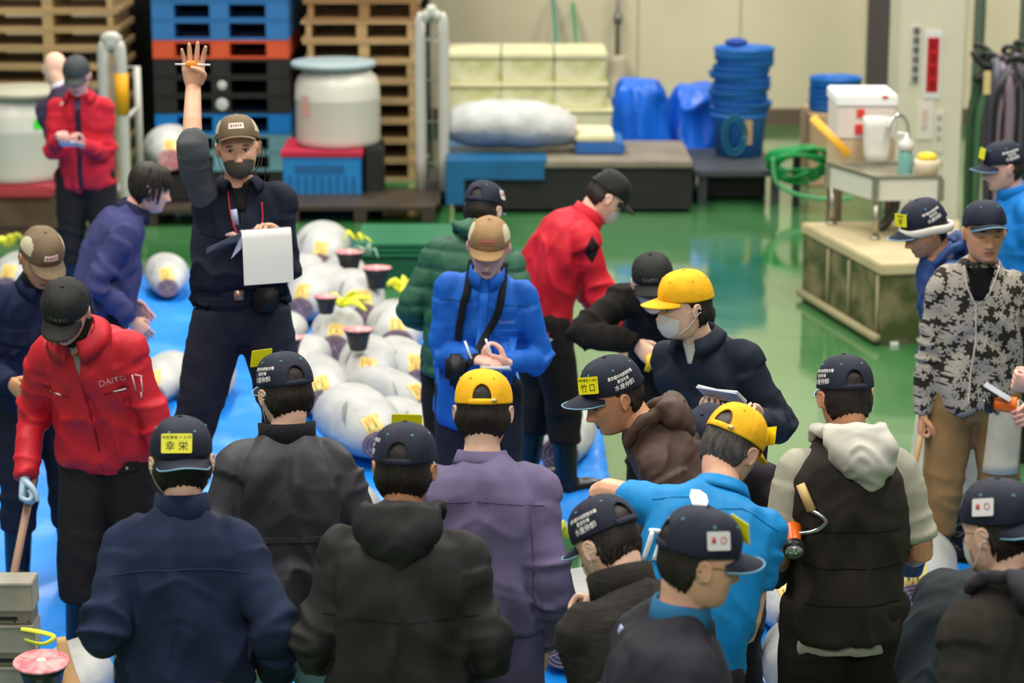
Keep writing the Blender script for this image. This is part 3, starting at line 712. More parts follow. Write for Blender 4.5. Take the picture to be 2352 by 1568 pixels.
def legs(p, m, bm_=None, name='trousers', boots=True, wide=1.0, bh=.36, fold=.009, knee=.03, top=.06, tuck=True, bcol='#14161a'):
    k = p.k; mb = MB(); pel = p.pel; A = {}
    for s, ft in zip((-1, 1), p.feet):
        hip = pel+Vector((s*.088, 0, -.03)); an = Vector((ft[0], ft[1]-.03, .09)); kn = hip.lerp(an, .5)+Vector((0, knee, 0)); A[s] = (hip, kn, an)
        end = kn.lerp(an, .52) if (boots and tuck) else an+Vector((0, 0, -.03))
        mb.tube([hip+Vector((0, 0, .05)), hip, hip.lerp(kn, .5), kn, kn.lerp(end, .5), end], [.10*wide, .107*wide, .100*wide, .083*wide, .081*wide, .078*wide], 18, smooth=4)
    T = [(-.28, .10, .09, 0), (-.15, .172, .118, 0), (0, .172, .118, 0), (top, .165, .112, 0), (.15, .155, .105, 0)]
    rings = []
    for s_, hw, hd, yo in T:
        c = pel+p.dirs[0]*s_*.5*k; rings.append([c+Vector((hw*math.cos(a), hd*math.sin(a), 0)) for a in [2*math.pi*j/28 for j in range(28)]])
    mb.loft(rings); me = remesh(mb, .011, 3); sd = p.sig+3
    def fn(V, N):
        kz = (A[1][1].z); w1 = np.exp(-((V[:, 2]-kz)/.12)**2)+.5*np.exp(-((V[:, 2]-pel.z+.12)/.1)**2)+.25+.7*np.exp(-((V[:, 2]-.42)/.1)**2)
        n1 = noise(V*np.array([6, 6, 16])+sd+noise(V*5)[:, None]); return fold*w1*((1-np.abs(n1))**2-.4)
    displace(me, fn); o = link(name, me, m, p.root)
    if boots:
        bm = bm_ or mat('rubber_boot', bcol, .35, spec=.5, bump2=.2, bs2=15)
        for s in (-1, 1):
            hip, kn, an = A[s]; mb = MB(); t = bh; up = an.lerp(kn, (bh-.08)/max(.1, (kn.z-an.z)))
            mb.tube([up, an.lerp(up, .5), an+Vector((0, 0, 0)), an+Vector((0, .0, -.05))], [.066, .060, .054, .05], 18, smooth=4)
            mb.ell(an+Vector((s*.005, .055, -.045)), (.05, .15, .05), nu=18, nv=10, e=.8); mb.box(an+Vector((s*.005, .055, -.081)), (.095, .275, .018))
            mb.ell(an+Vector((0, -.01, -.03)), (.05, .06, .06))
            b = link('boot', remesh(mb, .009, 2), bm, p.root)
    return o
def xfer(p, v): return p.M @ Vector(v)
# ------------------------------------------------------------------ the hall
def floor_mat():
    m = bpy.data.materials.new('wet_green_floor'); m.use_nodes = True; N = m.node_tree.nodes; L = m.node_tree.links; b = N['Principled BSDF']
    tc = N.new('ShaderNodeTexCoord'); n = N.new('ShaderNodeTexNoise'); n.inputs['Scale'].default_value = .45; n.inputs['Detail'].default_value = 5; n.inputs['Distortion'].default_value = .6
    L.new(tc.outputs['Object'], n.inputs['Vector']); r = N.new('ShaderNodeValToRGB'); L.new(n.outputs[0], r.inputs[0])
    e = r.color_ramp.elements; e[0].position = .38; e[0].color = hexc('#25672f'); e[1].position = .62; e[1].color = hexc('#4f8253')
    L.new(r.outputs[0], b.inputs['Base Color'])
    n2 = N.new('ShaderNodeTexNoise'); n2.inputs['Scale'].default_value = 1.1; L.new(tc.outputs['Object'], n2.inputs['Vector'])
    mr = N.new('ShaderNodeMapRange'); mr.inputs['From Min'].default_value = .35; mr.inputs['From Max'].default_value = .65; mr.inputs['To Min'].default_value = .05; mr.inputs['To Max'].default_value = .16
    L.new(n2.outputs[0], mr.inputs[0]); L.new(mr.outputs[0], b.inputs['Roughness']); b.inputs['Specular IOR Level'].default_value = .9
    b.inputs['Coat Weight'].default_value = .6; b.inputs['Coat Roughness'].default_value = .06
    n3 = N.new('ShaderNodeTexNoise'); n3.inputs['Scale'].default_value = 3; L.new(tc.outputs['Object'], n3.inputs['Vector']); bp = N.new('ShaderNodeBump'); bp.inputs['Strength'].default_value = .15; bp.inputs['Distance'].default_value = .01
    L.new(n3.outputs[0], bp.inputs['Height']); L.new(bp.outputs[0], b.inputs['Normal']); L.new(bp.outputs[0], b.inputs['Coat Normal'])
    return m
M_WALL = mat('cream_wall', '#c8bfa2', .55, var=.05, vs=1.5, bump=.1, bs=30, spec=.35)
mb = MB(); mb.bx(-14, 14, -3, 27, -.2, 0); struct(mb.build('floor', floor_mat(), smooth=False))
YW = 24.0
mb = MB(); mb.bx(-14, 14, YW, YW+.3, 0, 10); struct(mb.build('wall_back', M_WALL, smooth=False))
mb = MB()
for px in (1465, 1700, 2215): 
    x = aty(px, 100, YW).x; mb.bx(x-.012, x+.012, YW-.006, YW+.01, 0, 6)
struct(mb.build('trim_1', mat('panel_joint', '#a8a48e', .7), smooth=False))
def R(x0, x1, yt, yb, z0=0.0, Y=None):
    """(X0, X1, Y, z of bottom, z of top) of an upright front face photographed at x0..x1, yt..yb"""
    if Y is None: Y = on((x0+x1)/2, yb, z0).y
    return aty(x0, yb, Y).x, aty(x1, yb, Y).x, Y, aty(x0, yb, Y).z, aty(x0, yt, Y).z
mb = MB(); mb.bx(-14, 14, YW-.03, YW+.01, 0, .16); bb_ = struct(mb.build('baseboard_back', mat('base_brown', '#5e5040', .7), smooth=False))
# dark door strip and column
X0, X1, Y, zb, zt = R(1985, 2058, 0, 285, Y=YW-.02); mb = MB(); mb.bx(X0, X1, YW-.05, YW+.02, 0, 4.5); struct(mb.build('door_1', mat('dark_door', '#4a4440', .6), smooth=False))
YC = 18.6
xa, xb = aty(2060, 300, YC).x, aty(2208, 300, YC).x
mb = MB(); mb.bx(xa, xb, YC, YC+.55, 0, 6); col = struct(mb.build('wall_column', mat('column_cream', '#d0c9b4', .5, var=.04, vs=3, spec=.35), smooth=False, bevel=.012)); col.name = 'trim_2'
xg0, xg1 = aty(2230, 200, YC+2).x, aty(2254, 200, YC+2).x
mb = MB(); mb.tube([(xg0+.05, YC+2, 0), (xg0+.05, YC+2, 6)], .05, 14); tag(mb.build('vertical_pipe', mat('grey_green_pipe', '#7d8577', .5)), 'grey green pipe standing beside the bundle of hanging aprons', 'pipe')
xg0 = aty(2345, 200, YC+2).x
mb = MB(); mb.tube([(xg0, YC+2, 0), (xg0, YC+2, 6)], .04, 14); tag(mb.build('vertical_pipe', mat('grey_green_pipe', '#7d8577', .5)), 'grey green pipe at the far right edge above the aprons', 'pipe')
# signs on the column
def sign(name, x0, x1, y0, y1, m, label, bars=None, bm_=None, frame=None):
    a = aty(x0, y0, YC-.01); b = aty(x1, y1, YC-.01)
    if frame: 
        mb = MB(); mb.bx(a.x-.02, b.x+.02, YC-.012, YC, b.z-.05, a.z+.05); o = mb.build(name, frame, smooth=False); tag(o, label, 'sign'); mb = MB(); mb.bx(a.x, b.x, YC-.018, YC-.010, b.z, a.z); mb.build('sign_face', m, o, smooth=False); par = o
    else: mb = MB(); mb.bx(a.x, b.x, YC-.012, YC, b.z, a.z); par = o = mb.build(name, m, smooth=False); tag(o, label, 'sign')
    if bars:
        mb = MB()
        for u0, u1, w0, w1 in bars: mb.bx(a.x+(b.x-a.x)*u0, a.x+(b.x-a.x)*u1, YC-.022, YC-.016 if frame else YC-.01, a.z+(b.z-a.z)*w0, a.z+(b.z-a.z)*w1)
        mb.build('sign_print', bm_, par, smooth=False)
def glyphs(n, seed, col=1):
    r = random.Random(seed); out = []
    for i in range(n):
        w0 = (i+.12)/n; w1 = (i+.88)/n; h = w1-w0
        for q in range(3): z = w0+h*(q+.2)/3; out.append((.18, .82, z, z+h*.10))
        u = r.uniform(.3, .6); out.append((u, u+.14, w0, w1))
    return out
sign('wall_sign', 2131, 2153, 86, 211, mat('sign_red', '#c01522', .5), 'tall red sign with a white border on the cream column', glyphs(4, 3), mat('sign_dark_red', '#7c0d14', .5), frame=M_WTAG)
sign('wall_sign', 2094, 2112, 60, 192, mat('sign_pale', '#c9c6b8', .5), 'narrow vertical sign of dark characters left of the red sign', glyphs(6, 5), mat('sign_slate', '#4c4a52', .5))
sign('notice', 2108, 2142, 232, 320, mat('paper_notice', '#d8d0c4', .6), 'pale paper notice stuck below the red sign on the column', [(.3, .6, .2, .7)], mat('faded_pink', '#cdb3ab', .6))
sign('notice', 2146, 2166, 255, 350, mat('paper_notice2', '#d0cab8', .6), 'small paper notice of grey marks right of the larger notice', [(.3, .7, .1, .2), (.3, .7, .35, .45), (.3, .7, .6, .7)], mat('faded_grey', '#a49c90', .6))
# poles and pipe in front of the back wall
for x, t, b_, c, lb in ((1277, -10, 125, '#4f8b7c', 'teal pole leaning on the wall behind the left of the foam boxes'), (1323, 8, 125, '#4e9166', 'shorter green pole leaning on the wall, right of the teal pole')):
    p0 = aty(x-7, t, YW-.1); p1 = aty(x+3, b_, YW-.5); d = (p1-p0).normalized(); p2 = p0+d*((0-p0.z)/d.z)
    mb = MB(); mb.tube([p0, p2], .022, 10); tag(mb.build('pole', mat('pole_'+c[1:], c, .5)), lb, 'pole')
p0 = aty(1420, -40, YW-.12); p1 = aty(1418, 132, YW-.12); mb = MB(); mb.tube([p0, p1], .024, 12); mb.tube([(p0.x, p0.y, aty(1420, 42, YW-.12).z-.05), (p0.x, p0.y, aty(1420, 42, YW-.12).z+.05)], .045, 12)
pp = mb.build('water_pipe', mat('pipe_grey', '#77746c', .4, metal=.3)); tag(pp, 'thin grey pipe running down the cream wall to a padded post', 'pipe')
mb = MB(); mb.tube([aty(1418, 128, YW-.2), aty(1420, 170, YW-.2), aty(1412, 205, YW-.25), (aty(1412, 205, YW-.25).x, YW-.25, 0)], [.09, .10, .075, .07], 12, smooth=3); mb.build('padded_post', mat('post_beige', '#b3aa92', .8, bump2=.4, bs2=8), pp)
# pallets
M_WOOD = mat('pallet_wood', '#ab8f64', .8, var=.22, vs=5, bump=.4, bs=40, stretch=(.4, 3, 3)); M_WOODD = mat('pallet_wood_brown', '#8c6b44', .8, var=.25, vs=5, bump=.4, bs=40, stretch=(.4, 3, 3))
def wood_pallet(x0, x1, y0, z, h, m, depth=.9, rot=0):
    mb = MB(); W = x1-x0; bh = .022
    for zz in (z, z+h-bh):
        for i in range(7): yy = y0+i*(depth-.09)/6; mb.bx(x0, x1, yy, yy+.09, zz, zz+bh)
    o = mb.build('wooden_pallet', m, smooth=False)
    for u in (0, .5, 1):
        b = MB(); xc = x0+.04+u*(W-.13); b.bx(xc, xc+.05 if u != .5 else xc+.09, y0+.005, y0+depth-.005, z+bh, z+h-bh); b.build('stringer', m, o, smooth=False)
    return o
def plastic_pallet(x0, x1, y0, z, h, m, lab, grp, depth=1.1):
    mb = MB(); W = x1-x0
    mb.bx(x0, x1, y0, y0+depth, z+h-.022, z+h-.002); mb.bx(x0, x1, y0, y0+.12, z, z+.014); mb.bx(x0, x1, y0+depth-.12, y0+depth, z, z+.014); mb.bx(x0, x1, y0+depth/2-.08, y0+depth/2+.08, z, z+.014)
    o = mb.build('plastic_pallet', m, smooth=False)
    for u0, u1 in ((0, .165), (.425, .565), (.835, 1)):
        b = MB(); b.bx(x0+W*u0, x0+W*u1, y0, y0+depth, z+.010, z+h-.020); b.build('runner', m, o, smooth=False)
    tag(o, lab, 'pallet', grp); return o
YP = 20.4
def stackz(px, ys, Y): return [aty(px, y, Y).z for y in ys]
xL0, xL1 = aty(-60, 100, YP).x, aty(272, 100, YP).x
ys = [-60, -15, 22, 66, 108, 150, 196]
zs = stackz(100, ys, YP); base = zs[-1]; pit = (zs[0]-zs[-1])/6
n = int(round(base/pit)); ph = zs[-1]/n if n else pit
ORD = ['lowest', 'second', 'third', 'fourth', 'fifth', 'sixth', 'seventh', 'eighth', 'ninth', 'tenth', 'eleventh', 'twelfth', 'thirteenth', 'fourteenth', 'fifteenth', 'sixteenth', 'seventeenth', 'eighteenth', 'nineteenth', 'twentieth']
for i in range(n+6):
    z0 = i*ph if i < n else base+(i-n)*pit; hh = ph if i < n else pit
    o = wood_pallet(xL0, xL1, YP, z0+.001, hh-.004, M_WOOD); tag(o, 'pale wooden pallet, '+ORD[i]+' from the floor in the far left stack', 'pallet', 'wooden pallets stacked at the far left')
xa, xb = aty(696, 100, YP+.2).x, aty(962, 100, YP+.2).x
zt = aty(800, -40, YP).z; nn = int(zt/.165)
for i in range(nn):
    hh = zt/nn; o = wood_pallet(xa+random.uniform(-.02, .02), xb+random.uniform(-.02, .02), YP+.2, i*hh+.001, hh-.004, M_WOODD if i > 7 else M_WOOD); tag(o, 'wooden pallet, '+ORD[min(19, i)]+' from the floor in the stack behind the white drum', 'pallet', 'wooden pallets stacked behind the white drum')
mb = MB()
xa, xb = aty(350, 100, YP).x, aty(663, 100, YP).x
PB = mat('pallet_blue', '#2b6da8', .5, var=.08, vs=4); PB2 = mat('pallet_bright_blue', '#0d72bd', .5, var=.06, vs=4); PO = mat('pallet_orange', '#c9502c', .55, var=.1, vs=5); PK = mat('pallet_black', '#1d1e1c', .6, var=.2, vs=4); PT = mat('pallet_pale_teal', '#6a98a2', .55, var=.1, vs=4)
rows = [(-40, 3, PB), (3, 46, PB), (46, 92, PB), (92, 135, PO), (135, 177, PK), (177, 219, PK), (219, 261, PK), (261, 309, PB2), (309, 351, PT), (351, 393, PT), (393, 430, PK), (430, 455, PK)]
nmz = {id(PB): 'mid blue', id(PO): 'orange red', id(PK): 'black', id(PB2): 'bright blue', id(PT): 'pale teal'}
zfl = aty(500, 455, YP).z
pos = ['top', 'second', 'third']
for i, (a, b_, m) in enumerate(rows):
    z1, z0 = aty(500, a, YP).z, aty(500, b_, YP).z; z1 = max(z1, .0)
    if z0 < 0: z0 = 0.001
    lab = ORD[len(rows)-1-i]+' from the floor in the coloured stack, a '+nmz[id(m)]+' plastic pallet'
    if m is PO: lab = 'the only orange red plastic pallet, under the mid blue ones'
    if m is PB2: lab = 'bright blue plastic pallet between the black ones and the pale teal ones'
    plastic_pallet(xa, xb, YP, z0+.001, z1-z0-.004, m, lab, 'plastic pallets stacked behind the caller' if m not in (PO, PB2) else None)
mb = MB(); 
M_VOIDBLACK = mat('void_black', '#0c0d0c', .9)
x_a, x_b = aty(270, 100, YP+1.6).x, aty(975, 100, YP+1.6).x
for i in range(60):
    x = x_a+(x_b-x_a)*i/59; mb.tube([(x, YP+1.6, 0.01), (x, YP+1.6, 5)], .05, 8)
mb.bx(x_a, x_b, YP+1.6, YP+1.66, .01, 5)
cu = mb.build('dark_void_backdrop', M_VOIDBLACK); tag(cu, 'added dark-void curtain behind the pallet stacks', 'backdrop')  # black sheet added to stand in for the unlit void between the stacks
# dark wet skids on the floor in front of the stacks
M_SKID = mat('skid_dark', '#33291f', .5, var=.35, vs=5, bump=.4, bs=20, spec=.5)
for (x0, x1, yb, yt_, lb) in ((655, 1000, 512, 462, 'low dark wet wooden skid in front of the blue crate'), (330, 640, 520, 462, 'low dark wet wooden skid behind the caller'), (-60, 235, 560, 500, 'low dark brown skid under the drum at the far left')):
    Yk = on((x0+x1)/2, yb, 0).y; Yk2 = YP-.95 if x0 > 0 else 17.8; xa_, xb_ = aty(x0, yb, Yk).x, aty(x1, yb, Yk).x
    t = thing('floor_skid', lb, 'skid', ((xa_+xb_)/2, Yk, 0)); Wd_ = (xb_-xa_)/2; D_k = Yk2-Yk; g = MB(); nb_ = 6
    g.bx(-Wd_, Wd_, 0, D_k, .10, .13); g.build('deck_board', M_SKID, t, smooth=False)
    for u in (-1, 0, 1): g = MB(); g.bx(u*(Wd_-.06)-.05, u*(Wd_-.06)+.05, .0, D_k, .002, .10); g.build('runner', M_SKID, t, smooth=False)
# stickers on the black pallets
for y_, s_ in ((196, .9), (240, 1.2)):
    c = aty(510, y_, YP-.01); mb = MB(); mb.ell(c, (.045*s_, .006, .045*s_), nu=14, nv=8); tag(mb.build('round_sticker', mat('sticker_grey', '#b9bfbc', .5)), 'small pale round sticker on a black pallet, '+('upper' if y_ < 200 else 'lower')+' of the two', 'sticker')
# drums
M_DRUM = mat('drum_white', '#d0cfc2', .35, var=.03, vs=3, spec=.5)
def drum(xc, w_, yt, yb, Y, label, lidc, zbase=None, lidoff=0, sticker=None):
    s = F/(Y*cP+(CAMZ-1.2)*sP); r = w_/2/s; c = aty(xc, yb, Y-r); zb = c.z if zbase is None else zbase; zt = aty(xc, yt, Y).z; h = zt-zb
    t = thing('drum', label, 'drum', (c.x, Y, zb))
    mb = MB(); mb.lathe([(r*.93, 0), (r*.98, .02), (r, .06), (r, h*.60), (r*1.012, h*.62), (r, h*.65), (r*.99, h*.8), (r*.93, h*.90), (r*.82, h*.95), (r*.80, h)], seg=36); mb.build('barrel', M_DRUM, t)
    mb = MB(); mb.lathe([(r*.98, h+.02), (r*1.0, h+.035), (r*1.0, h+.055), (r*.96, h+.065)], c=(lidoff, 0, 0), seg=32); mb.lathe([(r*.8, h+.001), (r*.84, h+.02)], seg=32); mb.build('lid', lidc, t)
    if sticker:
        dx, z, sw, sh, m = sticker; a0 = dx/r; mb = MB(); g = []
        for i in range(7):
            a = a0+sw/r*(i/6-.5); g += [(r*1.006*math.sin(a), -r*1.006*math.cos(a), h*z-sh/2), (r*1.006*math.sin(a), -r*1.006*math.cos(a), h*z+sh/2)]
        mb.add(g, [(2*i, 2*i+2, 2*i+3, 2*i+1) for i in range(6)]); mb.build('sticker', m, t)
    return t, r, h, zb
YD = 19.6
t, r, h, zb = drum(770, 196, 158, 344, YD, 'large white plastic drum with a flat lid on a blue crate', mat('lid_blue_grey', '#93a5aa', .4), lidoff=-.03, sticker=(-.27, .55, .10, .17, mat('sticker_pink', '#cf9d93', .5)))
mb = MB(); mb.bx(aty(672, 340, YD-.3).x, aty(868, 340, YD-.3).x, YD-.32, YD+.36, .001, zb-.005)
M_CRATE = mat('crate_blue', '#1f7fc0', .45, var=.08, vs=6)
x0c, x1c = aty(648, 340, YD-.42).x, aty(828, 340, YD-.42).x; ztc = min(zb-.005, aty(740, 338, YD-.42).z)
mb = MB(); mb.bx(x0c, x1c, YD-.42, YD+.3, .001, ztc-.04)
cr = mb.build('crate', M_CRATE, smooth=False, bevel=.01); tag(cr, 'blue crate with a red rim carrying the white drum', 'crate')
mb = MB(); mb.bx(x0c-.015, x1c+.015, YD-.435, YD+.315, ztc-.04, ztc); mb.build('rim', mat('crate_red', '#b22440', .5), cr, smooth=False)
mb = MB()
for i in range(9): x = x0c+.06+(x1c-x0c-.12)*i/8; mb.bx(x-.012, x+.012, YD-.43, YD-.415, .03, ztc-.20)
mb.bx(x0c+.1, x0c+.5, YD-.428, YD-.415, ztc-.17, ztc-.11)
mb.build('ribs', mat('crate_blue_dark', '#1b5f93', .5), cr, smooth=False)
mb = MB(); mb.bx(x1c+.03, aty(868, 340, YD-.4).x+.02, YD-.3, YD+.3, .001, zb-.005); tag(mb.build('support_box', PK, smooth=False, bevel=.01), 'black box beside the blue crate under the white drum', 'box')
YD2 = 18.3
t, r2, h2, zb2 = drum(25, 205, 222, 425, YD2, 'white drum with a green label at the far left edge', mat('lid_grey', '#a8a592', .5), lidoff=.05, sticker=(.28, .72, .17, .075, mat('sticker_green', '#46dc3c', .5)))
mb = MB(); mb.bx(aty(-90, 440, YD2-.3).x, aty(125, 440, YD2-.3).x, YD2-.38, YD2+.42, zb2-.10, zb2-.005); b = mb.build('drum_dolly', mat('dolly_red', '#a83b42', .6), smooth=False, bevel=.02); tag(b, 'red and brown dolly carrying the left white drum', 'dolly')
mb = MB(); mb.bx(aty(-90, 440, YD2-.3).x+.03, aty(118, 440, YD2-.3).x, YD2-.33, YD2+.38, .001, zb2-.101); mb.build('dolly_box', mat('dolly_brown', '#5d4a38', .8, var=.4, vs=4), b, smooth=False)
# roll cages
M_CAGE = mat('cage_white', '#b6b6ac', .45, var=.05, vs=6)
def cage(x0, x1, y0, y1, Y, label, band=False, mesh_=True):
    t0 = aty(x0, y1, Y); t1 = aty(x1, y1, Y); zt = aty(x0, y0, Y).z; w_ = t1.x-t0.x
    t = thing('roll_cage', label, 'cage', (t0.x, Y, 0))
    rr = .045; dY = .42
    mb = MB(); mb.tube([(0, 0, .12), (0, 0, zt-.18), (.03, 0, zt-.06), (.11, 0, zt), (w_-.11, 0, zt), (w_-.03, 0, zt-.06), (w_, 0, zt-.18), (w_, 0, .12)], [rr]*8, 12, smooth=4); mb.build('frame', M_CAGE, t)
    mb = MB(); mb.tube([(w_, 0, .3), (w_*1.0, .75, .3)], .03, 8); mb.tube([(w_, 0, .9), (w_, .75, .9)], .02, 8); mb.tube([(0, 0, .3), (0, .75, .3)], .03, 8); mb.tube([(0, .75, .12), (0, .75, zt*.8), (w_, .75, zt*.8), (w_, .75, .12)], .03, 8); mb.build('side_rails', M_CAGE, t)
    mb = MB()
    for i in range(2, 3): mb.tube([(w_*i/4, 0, .3), (w_*i/4, 0, zt-.02)], .009, 6)
    for i in range(4): z = .35+(zt-.5)*i/3.2; mb.tube([(0, 0, z), (w_, 0, z)], .008, 6)
    mb.build('bars', mat('cage_bars', '#6f726c', .5), t)
    mb = MB(); mb.bx(-.03, w_+.03, -.02, .78, .13, .20); mb.build('deck', mat('cage_deck', '#3c3f3c', .6), t, smooth=False)
    for x in (.02, w_-.02):
        for y in (.03, .72): mb = MB(); mb.tube([(x-.02, y, .063), (x+.02, y, .063)], .062, 16); mb.bx(x-.012, x+.012, y-.02, y+.02, .06, .14); mb.build('wheel', mat('rubber_black', '#1a1a1a', .7), t)
    if band: mb = MB(); mb.tube([(w_, -.005, aty(x1, 262, Y).z), (w_, -.005, aty(x1, 168, Y).z)], rr+.006, 12); mb.build('reflective_band', mat('band_yellow', '#e2a10a', .5), t)
    return t
cage(250, 290, 88, 470, 18.0, 'white roll cage with a yellow band beside the man in the far red jacket', band=True)
cage(968, 1020, 25, 405, 19.4, 'white roll cage standing between the pallets and the foam boxes')
# foam boxes by the wall
M_FOAM = mat('foam_old', '#d3d0aa', .7, var=.08, vs=5, col2=None, bump=.2, bs=60); M_MOSS = mat('foam_mossy', '#d4d2ae', .7, vs=4, col2='#b3b372')
def foam(x0, x1, yt, yb, Y, label, m=M_FOAM, depth=.8, lid=True):
    X0, X1, Y, z0, z1 = R(x0, x1, yt, yb, Y=Y); z0 = max(z0, .001)
    t = thing('foam_box', label, 'box', ((X0+X1)/2, Y, z0)); W = (X1-X0)/2; H = z1-z0
    mb = MB(); mb.bx(-W, W, 0, depth, 0, H*.80-.003); 
    mb.build('box_body', m, t, smooth=False, bevel=.012)
    mb = MB(); mb.bx(-W-.01, W+.01, -.012, depth+.01, H*.80, H-.002); mb.build('lid', M_FOAM, t, smooth=False, bevel=.012); return t
YF = 21.6
for a, b_, i in ((1030, 1150, 0), (1152, 1272, 1), (1274, 1392, 2)):
    nm = ('left', 'middle', 'right')[i]
    foam(a, b_, 122, 190, YF+.05, 'stained white foam box, '+nm+' one of the top row by the wall', M_MOSS)
    foam(a, b_+2, 190, 250, YF, 'old white foam box, '+nm+' one of the second row by the wall', M_MOSS)
foam(1028, 1215, 252, 290, YF-.1, 'low white foam box at the left under the two rows'); foam(1217, 1406, 252, 290, YF-.1, 'low white foam box at the right under the two rows')
X0, X1, Y, z0, z1 = R(1020, 1420, 290, 330, Y=YF-.1); mb = MB(); mb.bx(X0, X1, YF-.12, YF+.9, .001, z0+(z1-z0)-.004); tag(mb.build('low_platform', mat('platform_dark', '#4c4a40', .8), smooth=False), 'dark low platform under the foam boxes', 'platform')
# blue deck, trolley and the big tuna lying on it
M_DECK = mat('deck_blue', '#185c88', .4, var=.2, vs=3); M_DECKW = mat('deck_wood_grey', '#7b7465', .6, var=.2, vs=4, bump=.3, bs=30)
YT = 19.0
X0, X1, Y, z0, z1 = R(1024, 1590, 372, 455, Y=YT)
tr = thing('trolley', 'long low flatbed trolley with a blue left end carrying the big tuna', 'trolley', (X0, YT, 0))
zt = aty(1200, 372, YT).z; Wd = X1-X0
mb = MB(); mb.bx(0, Wd, 0, 1.15, zt-.05, zt); mb.build('bed', M_DECKW, tr, smooth=False, bevel=.01)
mb = MB(); mb.bx(0, Wd*.40, -.015, .01, zt-.14, zt-.0); mb.bx(0, .15, -.02, .01, .08, zt-.14); mb.bx(0, Wd*.41, 0, 1.15, zt, zt+.012); mb.build('blue_panel', M_DECK, tr, smooth=False)
mb = MB(); mb.bx(.06, Wd, .05, 1.1, .03, zt-.055); mb.build('chassis', PK, tr, smooth=False)
for x in (.4, Wd-.4):
    for y in (.15, .95): mb = MB(); mb.tube([(x, y-.04, .1), (x, y+.04, .1)], .099, 20); mb.build('wheel', mat('rubber_black', '#1a1a1a', .7), tr)
X0r, X1r = aty(1592, 400, YT+.5).x, aty(1900, 400, YT+.5).x; zr = aty(1700, 388, YT+.5).z
tb = thing('work_table', 'low dark table carrying the blue tubs beside the green hose', 'table', (X0r, YT+.4, 0)); Wd = X1r-X0r
mb = MB(); mb.bx(0, Wd*.62, 0, 1.2, zr-.05, zr); mb.build('table_top', mat('table_dark', '#3d4347', .5), tb, smooth=False, bevel=.008)
mb = MB(); mb.bx(.12, Wd*.56, .3, 1.1, .02, zr-.055); mb.build('dark_underside', PK, tb, smooth=False)  # solid black box added as the shade under the table top
for x in (.04, Wd*.58):
    for y in (.05, 1.12): mb = MB(); mb.bx(x, x+.07, y, y+.06, .001, zr-.05); mb.build('leg', mat('table_dark', '#3d4347', .5), tb, smooth=False)
M_FROST = mat('tuna_frost', '#b3b5b3', .55, var=.2, vs=5, bump=.8, bs=40, bump2=.9, bs2=6, spec=.45)
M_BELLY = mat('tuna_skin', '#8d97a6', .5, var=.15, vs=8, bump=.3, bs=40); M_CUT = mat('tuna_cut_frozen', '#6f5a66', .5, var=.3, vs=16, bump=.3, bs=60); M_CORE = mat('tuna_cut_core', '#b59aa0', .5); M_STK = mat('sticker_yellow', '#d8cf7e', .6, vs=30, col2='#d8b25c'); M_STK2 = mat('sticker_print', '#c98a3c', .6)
def tuna_mesh(Ln=1.25, R_=.2, cr=.075, frost=None):
    """frozen tuna lying on its side, cut tail towards -y, head end at +y; origin under the middle"""
    mb = MB(); seg = 36; n = 26; rings = []
    for i in range(n+1):
        t = i/n; y = -Ln/2+Ln*t
        r = cr+(R_-cr)*math.sin(math.pi/2*min(1, t/.45))**.75 if t < .52 else cr*.2+(R_-cr*.2)*max(0.02, 1-((t-.52)/.49)**2.3)**.62
        zc = R_*.84-(R_*.84-R_*.66)*(1-math.sin(math.pi/2*min(1, t/.4)))
        zc = max(zc, r*.82)
        rings.append([(r*1.0*math.cos(a), y, zc+r*.86*math.sin(a)*(1.0 if math.sin(a) > 0 else .92)) for a in [2*math.pi*j/seg for j in range(seg)]])
    mb.loft(rings); return mb
